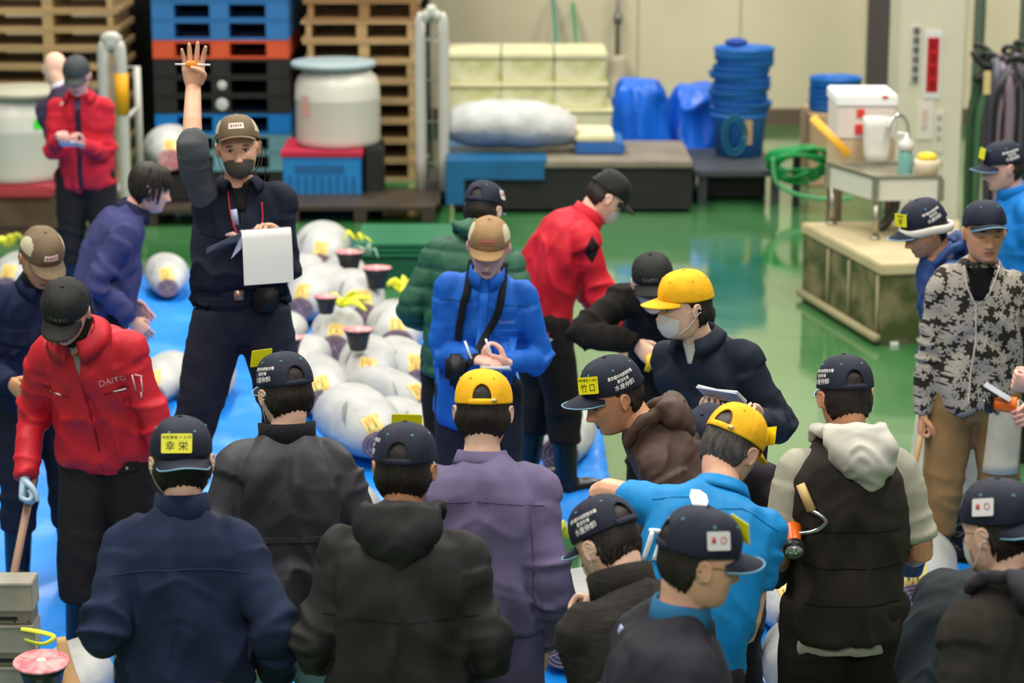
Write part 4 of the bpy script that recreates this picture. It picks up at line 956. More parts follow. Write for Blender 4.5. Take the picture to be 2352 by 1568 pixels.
def tuna(X, Y_, rot, label, grp, R_=.2, Ln=1.25, z=0.0, cr=.078, fin=True, stk=True, tilt=0, roll=0, cutm=None):
    t = thing('tuna', label, 'fish', (X, Y_, z), rot, grp)
    t.rotation_euler = (math.radians(tilt), 0, rot)
    mb = tuna_mesh(Ln, R_, cr); me = remesh(mb, .02, 1); sd = random.uniform(0, 50)
    displace(me, lambda V, N: .006*noise(V*9+sd)+.010*noise(V*4+sd)*(V[:, 1] > -Ln/2+.05))
    me.materials.append(M_FROST); me.materials.append(M_BELLY)
    c = np.array([q.center[:] for q in me.polygons]); nz = np.array([q.normal[:] for q in me.polygons])
    me.materials.clear(); o = link('tuna_body', me, [M_FROST, M_BELLY], t)
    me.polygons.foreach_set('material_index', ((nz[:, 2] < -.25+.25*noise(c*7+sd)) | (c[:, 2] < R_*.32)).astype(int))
    zc = max(R_*.66, cr*.82)
    mb = MB(); y = -Ln/2
    mb.tube([(0, y-.008, zc), (0, y+.02, zc)], [cr*.97, cr*.99], 28, flat=.88, xax=(1, 0, 0)); mb.build('cut_face', cutm or M_CUT, t, smooth=False)
    mb = MB()
    for q in (.35, .62, .85): mb.tube([(cr*q*math.cos(a), y-.0095, zc+cr*q*.86*math.sin(a)) for a in [2*math.pi*j/24 for j in range(25)]], .0022, 5)
    for q in range(4): a = q*math.pi/2+.5; mb.tube([(0, y-.0095, zc), (cr*.93*math.cos(a), y-.0095, zc+cr*.8*math.sin(a))], .002, 5)
    mb.ell((0, y-.009, zc), (cr*.13, .003, cr*.13)); mb.build('flesh_rings', M_CORE, t)
    bv = bvh_of(me)
    if stk:
        mb = MB(); T = Matrix.Translation((random.uniform(-.02, .03), y+.16, 0)); g = []
        a0 = random.uniform(-.25, .25)
        for i in range(6):
            for j in range(7):
                u = (i/5-.5)*.095; v = (j/6)*.10
                uu = u*math.cos(a0)-v*math.sin(a0); vv = u*math.sin(a0)+v*math.cos(a0)
                o_ = Vector((uu, y-.15+vv*.9-.03, zc+.35+vv*1.2)); d = Vector((0, .55, -1)).normalized(); h = bv.ray_cast(o_, d)
                h = h[0] if h[0] is not None else bv.find_nearest(o_)[0]
                g.append(h-d*.004)
        mb.add(g, [(i*7+j, i*7+7+j, i*7+8+j, i*7+1+j) for i in range(5) for j in range(6)]); mb.build('paper_label', M_STK, t)
        mb = MB()
        for i in (1, 2, 3): 
            a = g[i*7+1+(i % 2)]; b2 = g[i*7+5]; mb.tube([a+Vector((0, -.003, .003)), b2+Vector((0, -.003, .003))], .004, 5)
        mb.build('label_print', M_STK2, t)
    if fin:
        mb = MB(); mb.tube([(-R_*.35, -Ln*.1, R_*1.50), (-R_*.55, -Ln*.22, R_*1.45), (-R_*.72, -Ln*.34, R_*1.20)], [.02, .014, .004], 8, flat=.3, smooth=3); mb.build('fin', mat('tuna_fin', '#8a8a86', .6), t)
    return t
# the big tuna across the trolley: tail cut at its right end
c = aty(1165, 352, YT+.35); z = aty(1168, 352, YT+.35).z
tt = tuna(c.x, YT+.55, math.radians(90), 'very large frosted tuna lying across the flatbed trolley, tail cut at its right', None, R_=.245, Ln=1.12, z=zt+.015, cr=.135, stk=False, fin=False, cutm=mat('tuna_cut_pale', '#b9a59d', .6, var=.15, vs=14))
X0, X1, Y, z0, z1 = R(1312, 1432, 304, 340, Y=YT+.5); mb = MB(); mb.bx(X0+.03, X1, YT+.35, YT+.95, zt+.002, zt+.10)
b = mb.build('tray', mat('tray_blue', '#2a62a4', .5, var=.15, vs=5), smooth=False, bevel=.015); tag(b, 'shallow blue tray with a pale lid beside the big tuna tail', 'tray')
mb = MB(); mb.bx(X0+.035, X1-.08, YT+.37, YT+.97, zt+.102, zt+.16); mb.build('lid', M_FOAM, b, smooth=False, bevel=.015)
# blue covers
def cover(x0, x1, yt, yb, Y, label, m, seed):
    X0, X1, Y, z0, z1 = R(x0, x1, yt, yb, Y=Y); z0 = max(z0, .001); W = X1-X0; H = z1-z0; mb = MB(); rings = []
    for i in range(9):
        t = i/8; hw = W/2*(1.0-.16*t-(.12*t**6)); hd = .33*(1-.25*t); zz = z0+H*t
        rings.append([((X0+X1)/2+W*.0+hw*math.copysign(abs(math.cos(a))**.6, math.cos(a))-.05*W*(t)*seed, Y+.4+hd*math.copysign(abs(math.sin(a))**.7, math.sin(a)), zz+(.03*math.cos(a*2+seed) if i == 8 else 0)) for a in [2*math.pi*j/32 for j in range(32)]])
    mb.loft(rings); me = remesh(mb, .025, 2)
    def fn(V, N): n1 = noise(V*np.array([9, 9, 2.2])+seed*7); return .09*((1-np.abs(n1))**3-.3)*sstep(z1+.05, z1-.10, V[:, 2])
    displace(me, fn); o = link('plastic_cover', me, m); tag(o, label, 'cover'); return o
M_TARPB = mat('cover_blue', '#0d62d4', .35, var=.08, vs=5, spec=.5)
cover(1418, 1535, 200, 372, YT+1.15, 'glossy blue plastic cover draped over goods, left one of two', M_TARPB, 1)
cover(1540, 1650, 210, 372, YT+1.55, 'glossy blue plastic cover draped over goods, right one of two next to the baskets', M_TARPB, -1)
# baskets
M_BASK = mat('basket_blue', '#1a67b8', .45, var=.1, vs=8)
def basket(c, r, h, label, grp):
    mb = MB(); mb.lathe([(r*.975, 0), (r*.98, h*.6), (r*.99, h*.8), (r*1.01, h*.84), (r*1.01, h), (r*.96, h), (r*.90, h*.6), (r*.86, .015)], c=c, seg=32, cap=True)
    for j in range(20): a = 2*math.pi*j/20; mb.bx(c[0]+r*.95*math.cos(a)-.008, c[0]+r*.95*math.cos(a)+.008, c[1]+r*.95*math.sin(a)-.008, c[1]+r*.95*math.sin(a)+.008, c[2]+h*.45, c[2]+h*.9)
    o = mb.build('basket', M_BASK); tag(o, label, 'basket', grp); return o
YB = YT+1.25
ctr = aty(1705, 372, YB); sB = 272
X0, X1, _, z0, z1 = R(1640, 1766, 268, 376, Y=YB-.27); rB = (X1-X0)/2; z0 = zr+.002
mb = MB(); mb.lathe([(rB*.86, 0), (rB, z1-z0-.03), (rB*1.06, z1-z0-.02), (rB*1.06, z1-z0), (rB*.95, z1-z0), (rB*.82, .02)], seg=36); tb_ = mb.build('tub', mat('tub_blue', '#2a74c4', .4, var=.06, vs=4)); tb_.location = ((X0+X1)/2, YB, z0); tag(tb_, 'large blue tub with a tan label, under the tall stack of round baskets', 'tub')
mb = MB(); g = []
for i in range(5): a = .1+.3*i/4; g += [((rB*.985)*math.sin(a), -(rB*.985)*math.cos(a)-.012, .12), ((rB*1.0)*math.sin(a), -(rB*1.0)*math.cos(a)-.012, .33)]
mb.add(g, [(2*i, 2*i+2, 2*i+3, 2*i+1) for i in range(4)]); mb.build('tub_label', mat('label_tan', '#b99a6c', .7), tb_)
mb = MB(); mb.tube([(-.06+.10*math.cos(a), -rB*1.02-.0, .2+.17*math.sin(a)) for a in [2*math.pi*j/24 for j in range(25)]], .014, 6); mb.tube([(-.06+.07*math.cos(a), -rB*1.02-.0, .2+.13*math.sin(a)) for a in [2*math.pi*j/24 for j in range(25)]], .012, 6); mb.build('rope_coil', mat('rope_teal', '#0f5f7c', .7), tb_)
ztop = aty(1710, 116, YB-.25).z; zb_ = z0+(z1-aty(1700, 372, YB-.27).z) if False else z1+.002
NB = 10; stp = (ztop-zb_)/(NB+1.0)
for i in range(NB):
    dx = .02*math.sin(i*1.7)+(.02 if i > 6 else 0); rr = rB*(1.08+.03*math.sin(i*2.3)); basket(((X0+X1)/2+dx, YB, zb_+i*stp), rr, stp*.96 if i < NB-1 else stp*2, 'round blue basket, '+ORD[i]+' above the tub in the tall nested stack' if i < NB-1 else 'topmost round blue basket of the tall stack', 'blue baskets in the tall stack' if i < NB-1 else None)
c = aty(1692, 108, YB-.1); mb = MB(); mb.ell((c.x, YB-.05, ztop+.045), (.10, .07, .04), nu=14, nv=8); tag(mb.build('cloth_bundle', mat('bundle_blue', '#27489a', .8, bump2=.8, bs2=20)), 'small dark blue bundle on top of the tall basket stack', 'bundle')
YB2 = 20.6
X0, X1, _, z0, z1 = R(1866, 1988, 183, 262, Y=YB2-.27); r2_ = (X1-X0)/2
mb = MB(); mb.bx(X0-.02, X1+.15, YB2-.3, YB2+.4, .001, z0-.005); tag(mb.build('cardboard_box', mat('cardboard', '#b59a78', .8, var=.08, vs=5), smooth=False, bevel=.008), 'tall brown cardboard box under the short basket stack by the sink', 'box')
for i in range(5):
    st = (z1-z0)/6.2; basket(((X0+X1)/2, YB2, z0+i*st), r2_*(1.0+.02*(i % 2)), st*.95 if i < 4 else st*2, 'round blue basket, '+ORD[i]+' one of the short stack behind the white foam box' if i < 4 else 'topmost round blue basket of the short stack', 'blue baskets in the short stack' if i < 4 else None)
# leftmost sink group: plinth, sink, foam box, hose
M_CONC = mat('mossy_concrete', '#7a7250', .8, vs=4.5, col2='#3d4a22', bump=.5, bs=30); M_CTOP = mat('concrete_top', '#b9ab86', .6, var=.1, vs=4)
a = on(1842, 685, 0); b1 = on(2062, 752, 0); c2 = on(2130, 745, 0)
# top corners seen at y 510 / 605
hP = aty(1842, 512, a.y).z
b_ = aty(2060, 606, 1); 
B = on(2026, 606, hP); A = Vector((a.x, a.y, hP)); C_ = on(2190, 600, hP); D_ = on(2200, 505, hP)
def prism(poly, z0, z1, name, m, parent=None, bev=0):
    mb = MB(); n = len(poly); mb.add([(p[0], p[1], z0) for p in poly]+[(p[0], p[1], z1) for p in poly], [tuple(range(n-1, -1, -1)), tuple(range(n, 2*n))]+[(i, (i+1) % n, n+(i+1) % n, n+i) for i in range(n)])
    return mb.build(name, m, parent, smooth=False, bevel=bev)
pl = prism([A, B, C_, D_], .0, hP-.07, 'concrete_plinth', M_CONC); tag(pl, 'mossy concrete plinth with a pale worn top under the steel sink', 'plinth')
ctr_ = (A+B+C_+D_)/4
def grow(pt, q=.03): v = (pt-ctr_); v.z = 0; return pt+v.normalized()*q
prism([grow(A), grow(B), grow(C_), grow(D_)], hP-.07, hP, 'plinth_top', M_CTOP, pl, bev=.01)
mb = MB()
for t_ in (.35, .62, .97): q = A.lerp(B, t_); mb.tube([(q.x-.005, q.y-.005, .02), (q.x-.005, q.y-.005, hP-.08)], .012, 6)
mb.tube([(A.x-.02, A.y-.02, .05), (B.x-.02, B.y-.02, .05)], .03, 6); mb.build('drip_stains', mat('pale_streak', '#98906c', .7), pl)
# sink standing on the plinth
K0 = on(2010, 552, hP); YS = K0.y; zTop = aty(2010, 405, YS).z; zBot = aty(2010, 462, YS).z
kK = on(2010, 405, zTop); kL = on(1899, 372, zTop); kR = on(2165, 403, zTop); kB = on(2160, 366, zTop)
s0 = kK.x
sk_ = thing('steel_sink', 'stainless steel sink on legs standing on the concrete plinth', 'sink', (s0, YS, 0))
M_STEEL = mat('steel_brushed', '#a9a493', .3, metal=.75, var=.1, vs=6); M_SKF = mat('sink_front', '#cfcdc0', .35, spec=.6)
TP = [(q.x-s0, q.y-YS) for q in (kK, kR, kB, kL)]
cx_, cy_ = sum(q[0] for q in TP)/4, sum(q[1] for q in TP)/4
T2 = [(cx_+(x-cx_)*.84, cy_+(y-cy_)*.8) for x, y in TP]
mb = MB(); k5 = len(TP); V = [(x, y, zTop) for x, y in TP]+[(x, y, zTop) for x, y in T2]+[(x, y, zTop-.16) for x, y in T2]+[(x, y, zTop-.02) for x, y in TP]
Fs = []
for i in range(k5): j = (i+1) % k5; Fs += [(i, j, k5+j, k5+i), (k5+i, k5+j, 2*k5+j, 2*k5+i), (3*k5+i, 3*k5+j, j, i)]
Fs.append(tuple(range(2*k5, 3*k5))); Fs.append(tuple(range(4*k5-1, 3*k5-1, -1)))
mb.add(V, Fs); mb.build('basin', M_STEEL, sk_, smooth=False)
T3 = [(cx_+(x-cx_)*.97, cy_+(y-cy_)*.97) for x, y in TP]
prism([Vector((x, y, 0)) for x, y in T3], zBot, zTop-.021, 'apron_panel', M_SKF, sk_)
for x, y in T3: mb = MB(); mb.bx(x-.02, x+.02, y-.02, y+.02, zBot-.004, zTop-.022); mb.build('corner_trim', M_STEEL, sk_, smooth=False)
for x, y in [(cx_+(x-cx_)*.90, cy_+(y-cy_)*.90) for x, y in TP]:
    mb = MB(); mb.tube([(x, y, hP+.002), (x, y, zBot)], .022, 12); mb.tube([(x, y, hP+.002), (x, y, hP+.02)], .035, 12); mb.build('leg', M_STEEL, sk_)
mb = MB(); mb.tube([(cx_, cy_, zBot), (cx_, cy_, zBot-.1), (cx_-.05, cy_, zBot-.2), (cx_-.1, cy_, hP+.02)], .035, 10, smooth=3); mb.tube([(cx_+.1, cy_, zBot), (cx_+.15, cy_, zBot-.12), (cx_+.2, cy_, zBot-.2)], .03, 10); mb.build('drain_pipe', mat('drain_dark', '#4a4a44', .4, metal=.4), sk_)
YS2 = (YS+kB.y)/2
fx = aty(2083, 380, kB.y-.1).x-s0; zf = aty(2083, 262, kB.y-.1).z; fy = kB.y-.1-YS
mb = MB(); mb.tube([(fx, fy, zTop-.01), (fx, fy, zf-.12), (fx-.03, fy-.02, zf-.03), (fx-.08, fy-.05, zf), (fx-.13, fy-.08, zf-.03), (fx-.15, fy-.1, zf-.09)], .012, 10, smooth=4); mb.build('faucet', mat('chrome', '#c4c6c4', .15, metal=.9), sk_)
# things on the sink
c = on(2079, 390, zTop); t = thing('soap_bottle', 'teal soap bottle with a white pump on the sink edge', 'bottle', (c.x, c.y, zTop-.158))
hh = aty(2079, 318, c.y).z-(zTop-.158)
mb = MB(); mb.lathe([(.045, 0), (.05, .01), (.05, hh*.7), (.035, hh*.8), (.02, hh*.82)], seg=20); mb.build('bottle_body', mat('soap_teal', '#6fa39a', .3), t)
mb = MB(); mb.lathe([(.05, hh*.80), (.05, hh*.93), (.02, hh), (.008, hh+.04)], seg=20); mb.tube([(0, 0, hh+.03), (-.06, -.0, hh+.035)], .009, 8); mb.build('pump', M_WTAG, t)
c = on(2128, 398, zTop); t = thing('detergent_tub', 'small clear tub with a yellow lid on the right of the sink', 'tub', (c.x, c.y, zTop+.001))
mb = MB(); mb.lathe([(.075, 0), (.082, .06), (.082, .09)], seg=20); mb.build('tub_body', mat('tub_clear', '#e2cfb4', .4), t); mb = MB(); mb.lathe([(.06, .091), (.065, .10), (.06, .125), (.03, .135)], seg=20); mb.build('lid', mat('lid_yellow', '#e7c92b', .5), t)
c = aty(2010, 380, YS+.9); zz = zTop+.002
YFB = kL.y+.25
X0, X1, _, z0, z1 = R(1922, 2056, 218, 320, Y=YFB)
mb = MB(); 
st = thing('storage_rack', 'brown stand behind the sink carrying the white foam box', 'stand', ((X0+X1)/2, YFB+.25, 0)); Wd = (X1-X0)/2
mb = MB(); mb.bx(-Wd, Wd, -.25, .25, z0-.26, z0-.004); mb.build('cardboard_tray', mat('cardboard2', '#c3ab88', .8, var=.08, vs=5), st, smooth=False)
for x in (-Wd+.03, Wd-.03):
    for y in (-.22, .22): mb = MB(); mb.bx(x-.02, x+.02, y-.02, y+.02, (hP if False else .001), z0-.262); mb.build('leg', mat('rack_brown', '#6d5c48', .7), st, smooth=False)
t = thing('foam_box', 'bright white foam box with red marks, standing behind the sink', 'box', ((X0+X1)/2, YFB+.25, z0)); H = z1-z0
M_FW = mat('foam_white', '#efefed', .6); mb = MB(); mb.bx(-Wd, Wd, -.25, .25, 0, H*.74); mb.build('box_body', mat('foam_rose', '#dccfc6', .6), t, smooth=False, bevel=.01)
mb = MB(); mb.bx(-Wd-.01, Wd+.01, -.26, .26, H*.742, H); mb.build('lid', M_FW, t, smooth=False, bevel=.01)
mb = MB(); mb.bx(-Wd+.13, -Wd+.18, -.262, -.249, H*.50, H*.68); mb.bx(-Wd+.12, -Wd+.18, -.262, -.249, H*.12, H*.34); mb.bx(Wd*.5, Wd*.7, -.27, -.255, H*.93, H*.99); mb.build('red_marks', mat('mark_red', '#d83a33', .5), t, smooth=False)
X0, X1, _, z0b, z1b = R(1985, 2050, 275, 355, Y=kL.y-.02)
mb = MB(); rings = []
for i in range(6):
    q = i/5; hw = (X1-X0)/2*(.85+.15*q); rings.append([((X0+X1)/2+hw*math.copysign(abs(math.cos(a))**.6, math.cos(a)), kL.y+.07+.09*math.copysign(abs(math.sin(a))**.6, math.sin(a)), zTop+.003+(z1b-zTop)*q) for a in [2*math.pi*j/24 for j in range(24)]])
mb.loft(rings); o = mb.build('plastic_bag', mat('bag_white', '#d6d4ca', .5, bump2=.6, bs2=14)); tag(o, 'white plastic bag standing open between the foam box and the faucet', 'bag')
p0 = aty(1866, 270, kL.y+.1); p1 = aty(1950, 356, kL.y-.05); mb = MB(); mb.tube([p0, p1], .032, 10, flat=.5); tag(mb.build('yellow_plank', mat('plank_yellow', '#e3a62a', .5)), 'yellow orange board leaning on the left edge of the sink', 'board')
# keep its foot on the sink rim
# hose coil
hc = aty(1832, 372, YT+.35); hz = hc.z
hb = thing('hose', 'coiled green hose hanging beside the low table, one loop trailing', 'hose', (hc.x, YT+.25, hz)); mb = MB(); pts = []
for i in range(140):
    a = i*.35; r_ = .20+.03*math.sin(i*.9); pts.append((r_*1.15*math.cos(a), .06*math.sin(a*.37+1)-.12*math.sin(a), r_*.62*math.sin(a)+.04*math.sin(i*.21)))
mb.tube(pts, .017, 8); mb.build('coil', mat('hose_green', '#0f8c45', .4), hb)
mb = MB(); mb.tube([(-.23, -.15, .08), (-.20, -.18, -.12), (-.02, -.2, -.22), (.26, -.2, -.26), (.42, -.2, -.24)], .018, 8, smooth=8); mb.build('loose_end', mat('hose_green_pale', '#4f9a66', .4), hb)
mb = MB(); mb.bx(-.03, .03, .12, .18, -hz+.001, .1); mb.tube([(0, .15, .1), (0, -.1, .1)], .02, 8); mb.build('hose_post', PK, hb, smooth=False)
# hanging aprons and straps
YA = 18.9
cx = aty(2290, 140, YA); ap = thing('apron_bundle', 'bundle of dark, pink and teal rubber straps and gloves hanging beside the column', 'bundle', (cx.x, YA, 0))
cols = ['#2a2b2c', '#9d8692', '#d4b3c8', '#2d2f30', '#3e9fa6', '#5a5460', '#8b7480', '#26282a', '#4f7a5a', '#555a68', '#c9a7b5', '#8f9a97', '#44404c']
rA = random.Random(4)
top = Vector((0, 0, cx.z))
for i in range(46):
    x1 = rA.uniform(-.17, .36); ln = rA.uniform(.55, 1.25); y1 = rA.uniform(-.18, .14); tx = rA.uniform(-.02, .22)+x1*.25; tz = rA.uniform(-.08, .06)
    c = cols[i % len(cols)]
    mb = MB(); mb.tube([top+Vector((tx, y1*.3, tz)), top+Vector((tx+(x1-tx)*.5, y1*.8-.07, -.10+tz*.5)), top+Vector((x1, y1-.04, -.34+rA.uniform(-.08, .08))), top+Vector((x1*1.05, y1, -.3-ln*.5)), top+Vector((x1*1.0, y1, -.3-ln))], [.02, .035, .04, .038, .03], 8, flat=.35, smooth=4, xax=(1, 0, .3))
    mb.build('strap', mat('strap_'+c[1:], c, .5), ap)
mb = MB(); mb.tube([top+Vector((.08, .05, .04)), Vector((.08, .05, .02))], .03, 8); mb.build('post', M_STEEL, ap)
for i in range(9):
    c_ = top+Vector((rA.uniform(-.12, .3), rA.uniform(-.12, .05), rA.uniform(-.08, .1))); mb = MB(); mb.tube([c_+Vector((.07*math.cos(q*1.3+i), -.03*math.sin(q), .055*math.sin(q*1.1+i))) for q in range(6)], .022, 8, smooth=4); mb.build('knot', mat('knot_dark', '#252a26', .6), ap)
mb = MB(); mb.tube([top+Vector((.05, -.05, -.05)), top+Vector((-.12, -.08, -.02)), top+Vector((-.22, -.08, .08))], [.04, .03, .02], 8, smooth=3); mb.tube([top+Vector((.05, -.05, -.1)), top+Vector((-.14, -.08, -.12)), top+Vector((-.2, -.08, -.14))], [.04, .04, .03], 8, smooth=3); mb.build('knot', mat('knot_dark', '#252a26', .6), ap)
mb = MB(); c_ = aty(2267, 190, YA-.2)-Vector((cx.x, YA, 0)); mb.box(c_, (.055, .02, .18)); mb.build('wooden_handle', mat('handle_tan', '#d9bf86', .6), ap, smooth=False)
# small white scrap on the floor
c = on(2053, 793, 0); mb = MB(); mb.box((c.x, c.y, .012), (.05, .05, .02)); tag(mb.build('paper_scrap', M_WTAG, smooth=False), 'small white scrap lying on the green floor', 'scrap')
# tarps on the floor
M_TARP = mat('tarp_blue', '#1286e8', .38, var=.07, vs=3, spec=.5, bump2=.5, bs2=5)
def tarp(poly, label, seed, z=.004, stp=.07, amp=.034):
    P_ = [on(x, y, 0) for x, y in poly]; x0, x1 = min(p.x for p in P_), max(p.x for p in P_); y0, y1 = min(p.y for p in P_), max(p.y for p in P_)
    nx, ny = int((x1-x0)/stp), int((y1-y0)/stp); X, Yv = np.meshgrid(np.linspace(x0, x1, nx), np.linspace(y0, y1, ny), indexing='ij')
    G = np.stack([X.ravel(), Yv.ravel(), np.zeros(X.size)], 1)
    n1 = noise(G*np.array([1.3, 2.6, 1])+seed+noise(G*1.7+seed)[:, None]*.8); Z = z+amp*(1-np.abs(n1))**5*1.6+.003*(1+noise(G*5))
    def inside(x, y):
        c = False; n = len(P_)
        for i in range(n):
            a, b = P_[i], P_[(i+1) % n]
            if (a.y > y) != (b.y > y) and x < (b.x-a.x)*(y-a.y)/(b.y-a.y)+a.x: c = not c
        return c
    ins = [inside(x, y) for x, y in G[:, :2]]; Fs = []
    for i in range(nx-1):
        for j in range(ny-1):
            q = i*ny+j
            if ins[q] and ins[q+ny] and ins[q+1] and ins[q+ny+1]: Fs.append((q, q+ny, q+ny+1, q+1))
    V = np.stack([G[:, 0], G[:, 1], Z], 1); me = bpy.data.meshes.new('tarp'); me.from_pydata(V.tolist(), [], Fs)
    bm = bmesh.new(); bm.from_mesh(me); bmesh.ops.delete(bm, geom=[v for v in bm.verts if not v.link_faces], context='VERTS'); bmesh.ops.solidify(bm, geom=bm.faces, thickness=.002); bm.to_mesh(me); bm.free()
    o = link('tarp', me, M_TARP); tag(o, label, 'tarp'); return o
tarp([(-300, 640), (640, 625), (1010, 760), (1330, 860), (1400, 1010), (1440, 1160), (1200, 1300), (1450, 1700), (-400, 1800)], 'large blue tarpaulin spread on the floor under the rows of tuna on the left', 3)
tarp([(1460, 1330), (2352, 1300), (2650, 1330), (2700, 1800), (1480, 1800)], 'blue tarpaulin on the floor under the tuna at the lower right', 9)
# the tuna in rows
def wid(px, py, w_): return w_/(F/((on(px, py, .2)-Vector((0, 0, CAMZ))).length))/2
TN = [  # x, y of the cut face, width of the mound in pixels, rotation, cut radius, label
 (736, 612, 150, 2, .070, 'frosted tuna farthest back in the pile, by the green tub'),
 (655, 655, 110, -12, .06, 'small frosted tuna beside the white notepad sheets'),
 (690, 716, 165, -14, .072, 'frosted tuna with a reddish tail cut, second row, left of the black tail cup'),
 (800, 662, 120, 8, .055, 'frosted tuna under the two pink tail pieces at the back'),
 (838, 728, 160, 14, .070, 'frosted tuna with a yellow bag strip against the green jacket'),
 (768, 792, 130, 0, .074, 'frosted tuna with a clear round tail cut in the middle of the pile'),
 (912, 790, 150, 4, .088, 'frosted tuna with the largest grey tail cut, left of the blue jacket'),
 (842, 882, 158, 2, .074, 'frosted tuna with a brown tail cut above the nearest big fish'),
 (742, 922, 150, 8, .078, 'frosted tuna with yellow tapes, right of the navy cap with the raised tag'),
 (868, 1030, 205, 20, .07, 'largest frosted tuna in front, lying behind the hooded jacket'),
 (622, 800, 110, -6, .07, 'frosted tuna right beside the trousers of the caller'),
 (958, 862, 105, 18, .055, 'frosted tuna tucked behind the left sleeve of the blue jacket'),
 (975, 930, 130, 40, .06, 'frosted tuna below the left sleeve of the blue jacket'),
 (1005, 1010, 120, 30, .06, 'frosted tuna between the yellow cap and the blue jacket hem'),
 (1285, 1035, 130, -8, .085, 'frosted tuna seen between the blue jacket and the black trousers'),
 (830, 1225, 150, 12, .07, 'frosted tuna behind the dark grey jacket, nearest in the left block'),
 (475, 905, 110, 4, .06, 'frosted tuna seen between the legs of the caller'),
 (350, 900, 95, -5, .06, 'frosted tuna right of the red sleeve at the left'),
 (385, 655, 95, 10, .06, 'frosted tuna between the purple jacket and the caller'),
 (15, 650, 110, 0, .06, 'frosted tuna at the left edge behind the brown cap'),
 (165, 640, 80, 6, .06, 'frosted tuna behind the legs of the far red jacket'),
 (660, 860, 120, -10, .06, 'reddish frosted tuna below the pink tail piece beside the caller'),
 (1290, 1500, 240, -12, .07, 'frosted tuna at the bottom between the purple overall and the black fleece'),
 (1830, 1420, 200, 8, .07, 'frosted tuna behind the man in the black vest'),
 (2100, 1390, 240, -6, .075, 'frosted tuna carrying the dark cup of red meat at the lower right'),
 (1900, 1640, 260, 2, .075, 'frosted tuna seen between the legs of the black trousers'),
 (2080, 1560, 180, -20, .07, 'frosted tuna right of the black trousers at the bottom'),
 (80, 1640, 200, -14, .075, 'frosted tuna at the lower left corner beside the grey crates'),
]
TOBJ = []
for px, py, w_, rot, cr, lb in TN:
    c = on(px, py, .13); Rr = min(.225, max(.15, wid(px, py, w_)*.93)); Ln = .46+Rr*1.3; cr *= 1.18; a = math.radians(rot)
    fx_, fy_ = -math.sin(a), math.cos(a)
    TOBJ.append((tuna(c.x+fx_*Ln/2, c.y+fy_*Ln/2, a, lb, None if False else 'frozen tuna lying in rows on the tarpaulins', R_=Rr, Ln=Ln, cr=cr, z=.012), Rr, Ln, c, a))
M_MEAT = mat('tuna_meat', '#c9707a', .45, vs=24, col2='#dba6a4'); M_TAILB = mat('tail_wrap', '#26272a', .4, var=.2, vs=20)
def tail(px, py, s, z, label, wrap_=True, lean=0, rot=0):
    """tail piece standing fin down in a dark wrap, cut face up"""
    c = on(px, py, z); t = thing('tail_piece', label, 'fish tail', c, rot, None); t.rotation_euler = (math.radians(lean), 0, rot)
    mb = MB(); mb.lathe([(.040*s, -.11*s), (.046*s, -.10*s), (.062*s, -.03*s), (.075*s, -.004)], seg=22, sy=.8); mb.build('dark_skin', M_TAILB, t)
    mb = MB(); mb.lathe([(.079*s, -.004), (.082*s, .002), (.078*s, .006), (.02*s, .009)], seg=22, sy=.8); mb.build('meat_face', M_MEAT, t)
    mb = MB(); mb.ell((0, 0, .009), (.014*s, .012*s, .004))
    for i in range(5): a = i*1.257+.3; mb.tube([(.012*s*math.cos(a), .01*s*math.sin(a), .010), (.066*s*math.cos(a), .051*s*math.sin(a), .008)], .0011*s, 5)
    mb.build('bone_lines', mat('bone_pale', '#e6cfc6', .5), t); return t
def lift_on(px, py, fallback):
    return fallback
for px, py, s, z, lb in ((802, 578, 1.25, .40, 'pink tail piece standing in a dark wrap, farthest back'), (865, 615, 1.2, .42, 'pink tail piece with green leaves beside it, right of the farthest one'), (749, 681, .95, .42, 'small dark cup tail piece in the middle rear of the pile'),
                          (822, 756, 1.1, .42, 'dark tail piece with a thin pink top in the centre of the pile'), (662, 775, 1.1, .36, 'pink tail piece beside the trousers of the caller'), (2092, 1252, 1.15, .41, 'red tail piece in a black wrap on the tuna at the lower right'), (95, 1520, 1.25, .42, 'marbled red tail piece beside the grey crates at the lower left')):
    tail(px, py, s, z, lb, lean=0 if px > 200 else 12)
c = on(372, 500, 0); mb = MB(); mb.bx(c.x-.30, c.x+.30, c.y+.0, c.y+.9, .135, .33); tag(mb.build('fish_crate', PK, smooth=False, bevel=.01), 'black crate under the reddish tuna behind the purple jacket', 'crate')
tuna(c.x+.02, c.y+.42, .15, 'reddish white tuna on a black crate behind the head of the purple jacket man', None, R_=.21, Ln=.84, z=.332, cr=.10, cutm=M_MEAT if 'tuna_meat' in MATS else None)
# green leaves and yellow bags in the pile
M_YB = mat('bag_yellow', '#dfe23e', .45, bump2=.6, bs2=12); M_LEAF = mat('strap_green', '#7ea08a', .5)
def wisp(px, py, z, n, m, label, nm, cat, sp=.12, seed=1, rad=.012):
    r = random.Random(seed); c = on(px, py, z); mb = MB()
    for i in range(n):
        a = r.uniform(0, 6.28); l = r.uniform(.5, 1)*sp; mb.tube([c, c+Vector((l*.5*math.cos(a), l*.4*math.sin(a), r.uniform(.02, .07))), c+Vector((l*math.cos(a), l*.8*math.sin(a), r.uniform(-.02, .05)))], [rad, rad*.9, rad*.3], 7, flat=.3, smooth=3)
    tag(mb.build(nm, m), label, cat)
wisp(815, 550, .39, 7, M_YB, 'crumpled yellow plastic strip on the farthest pink tail piece', 'plastic_strip', 'strip', .13, 2)
wisp(850, 585, .37, 9, M_LEAF, 'grey green plastic ribbons beside the rear tail pieces', 'plastic_ribbons', 'ribbon', .16, 3)
wisp(925, 665, .35, 8, M_YB, 'yellow plastic bag against the green padded jacket', 'plastic_bag', 'bag', .15, 5, .03)
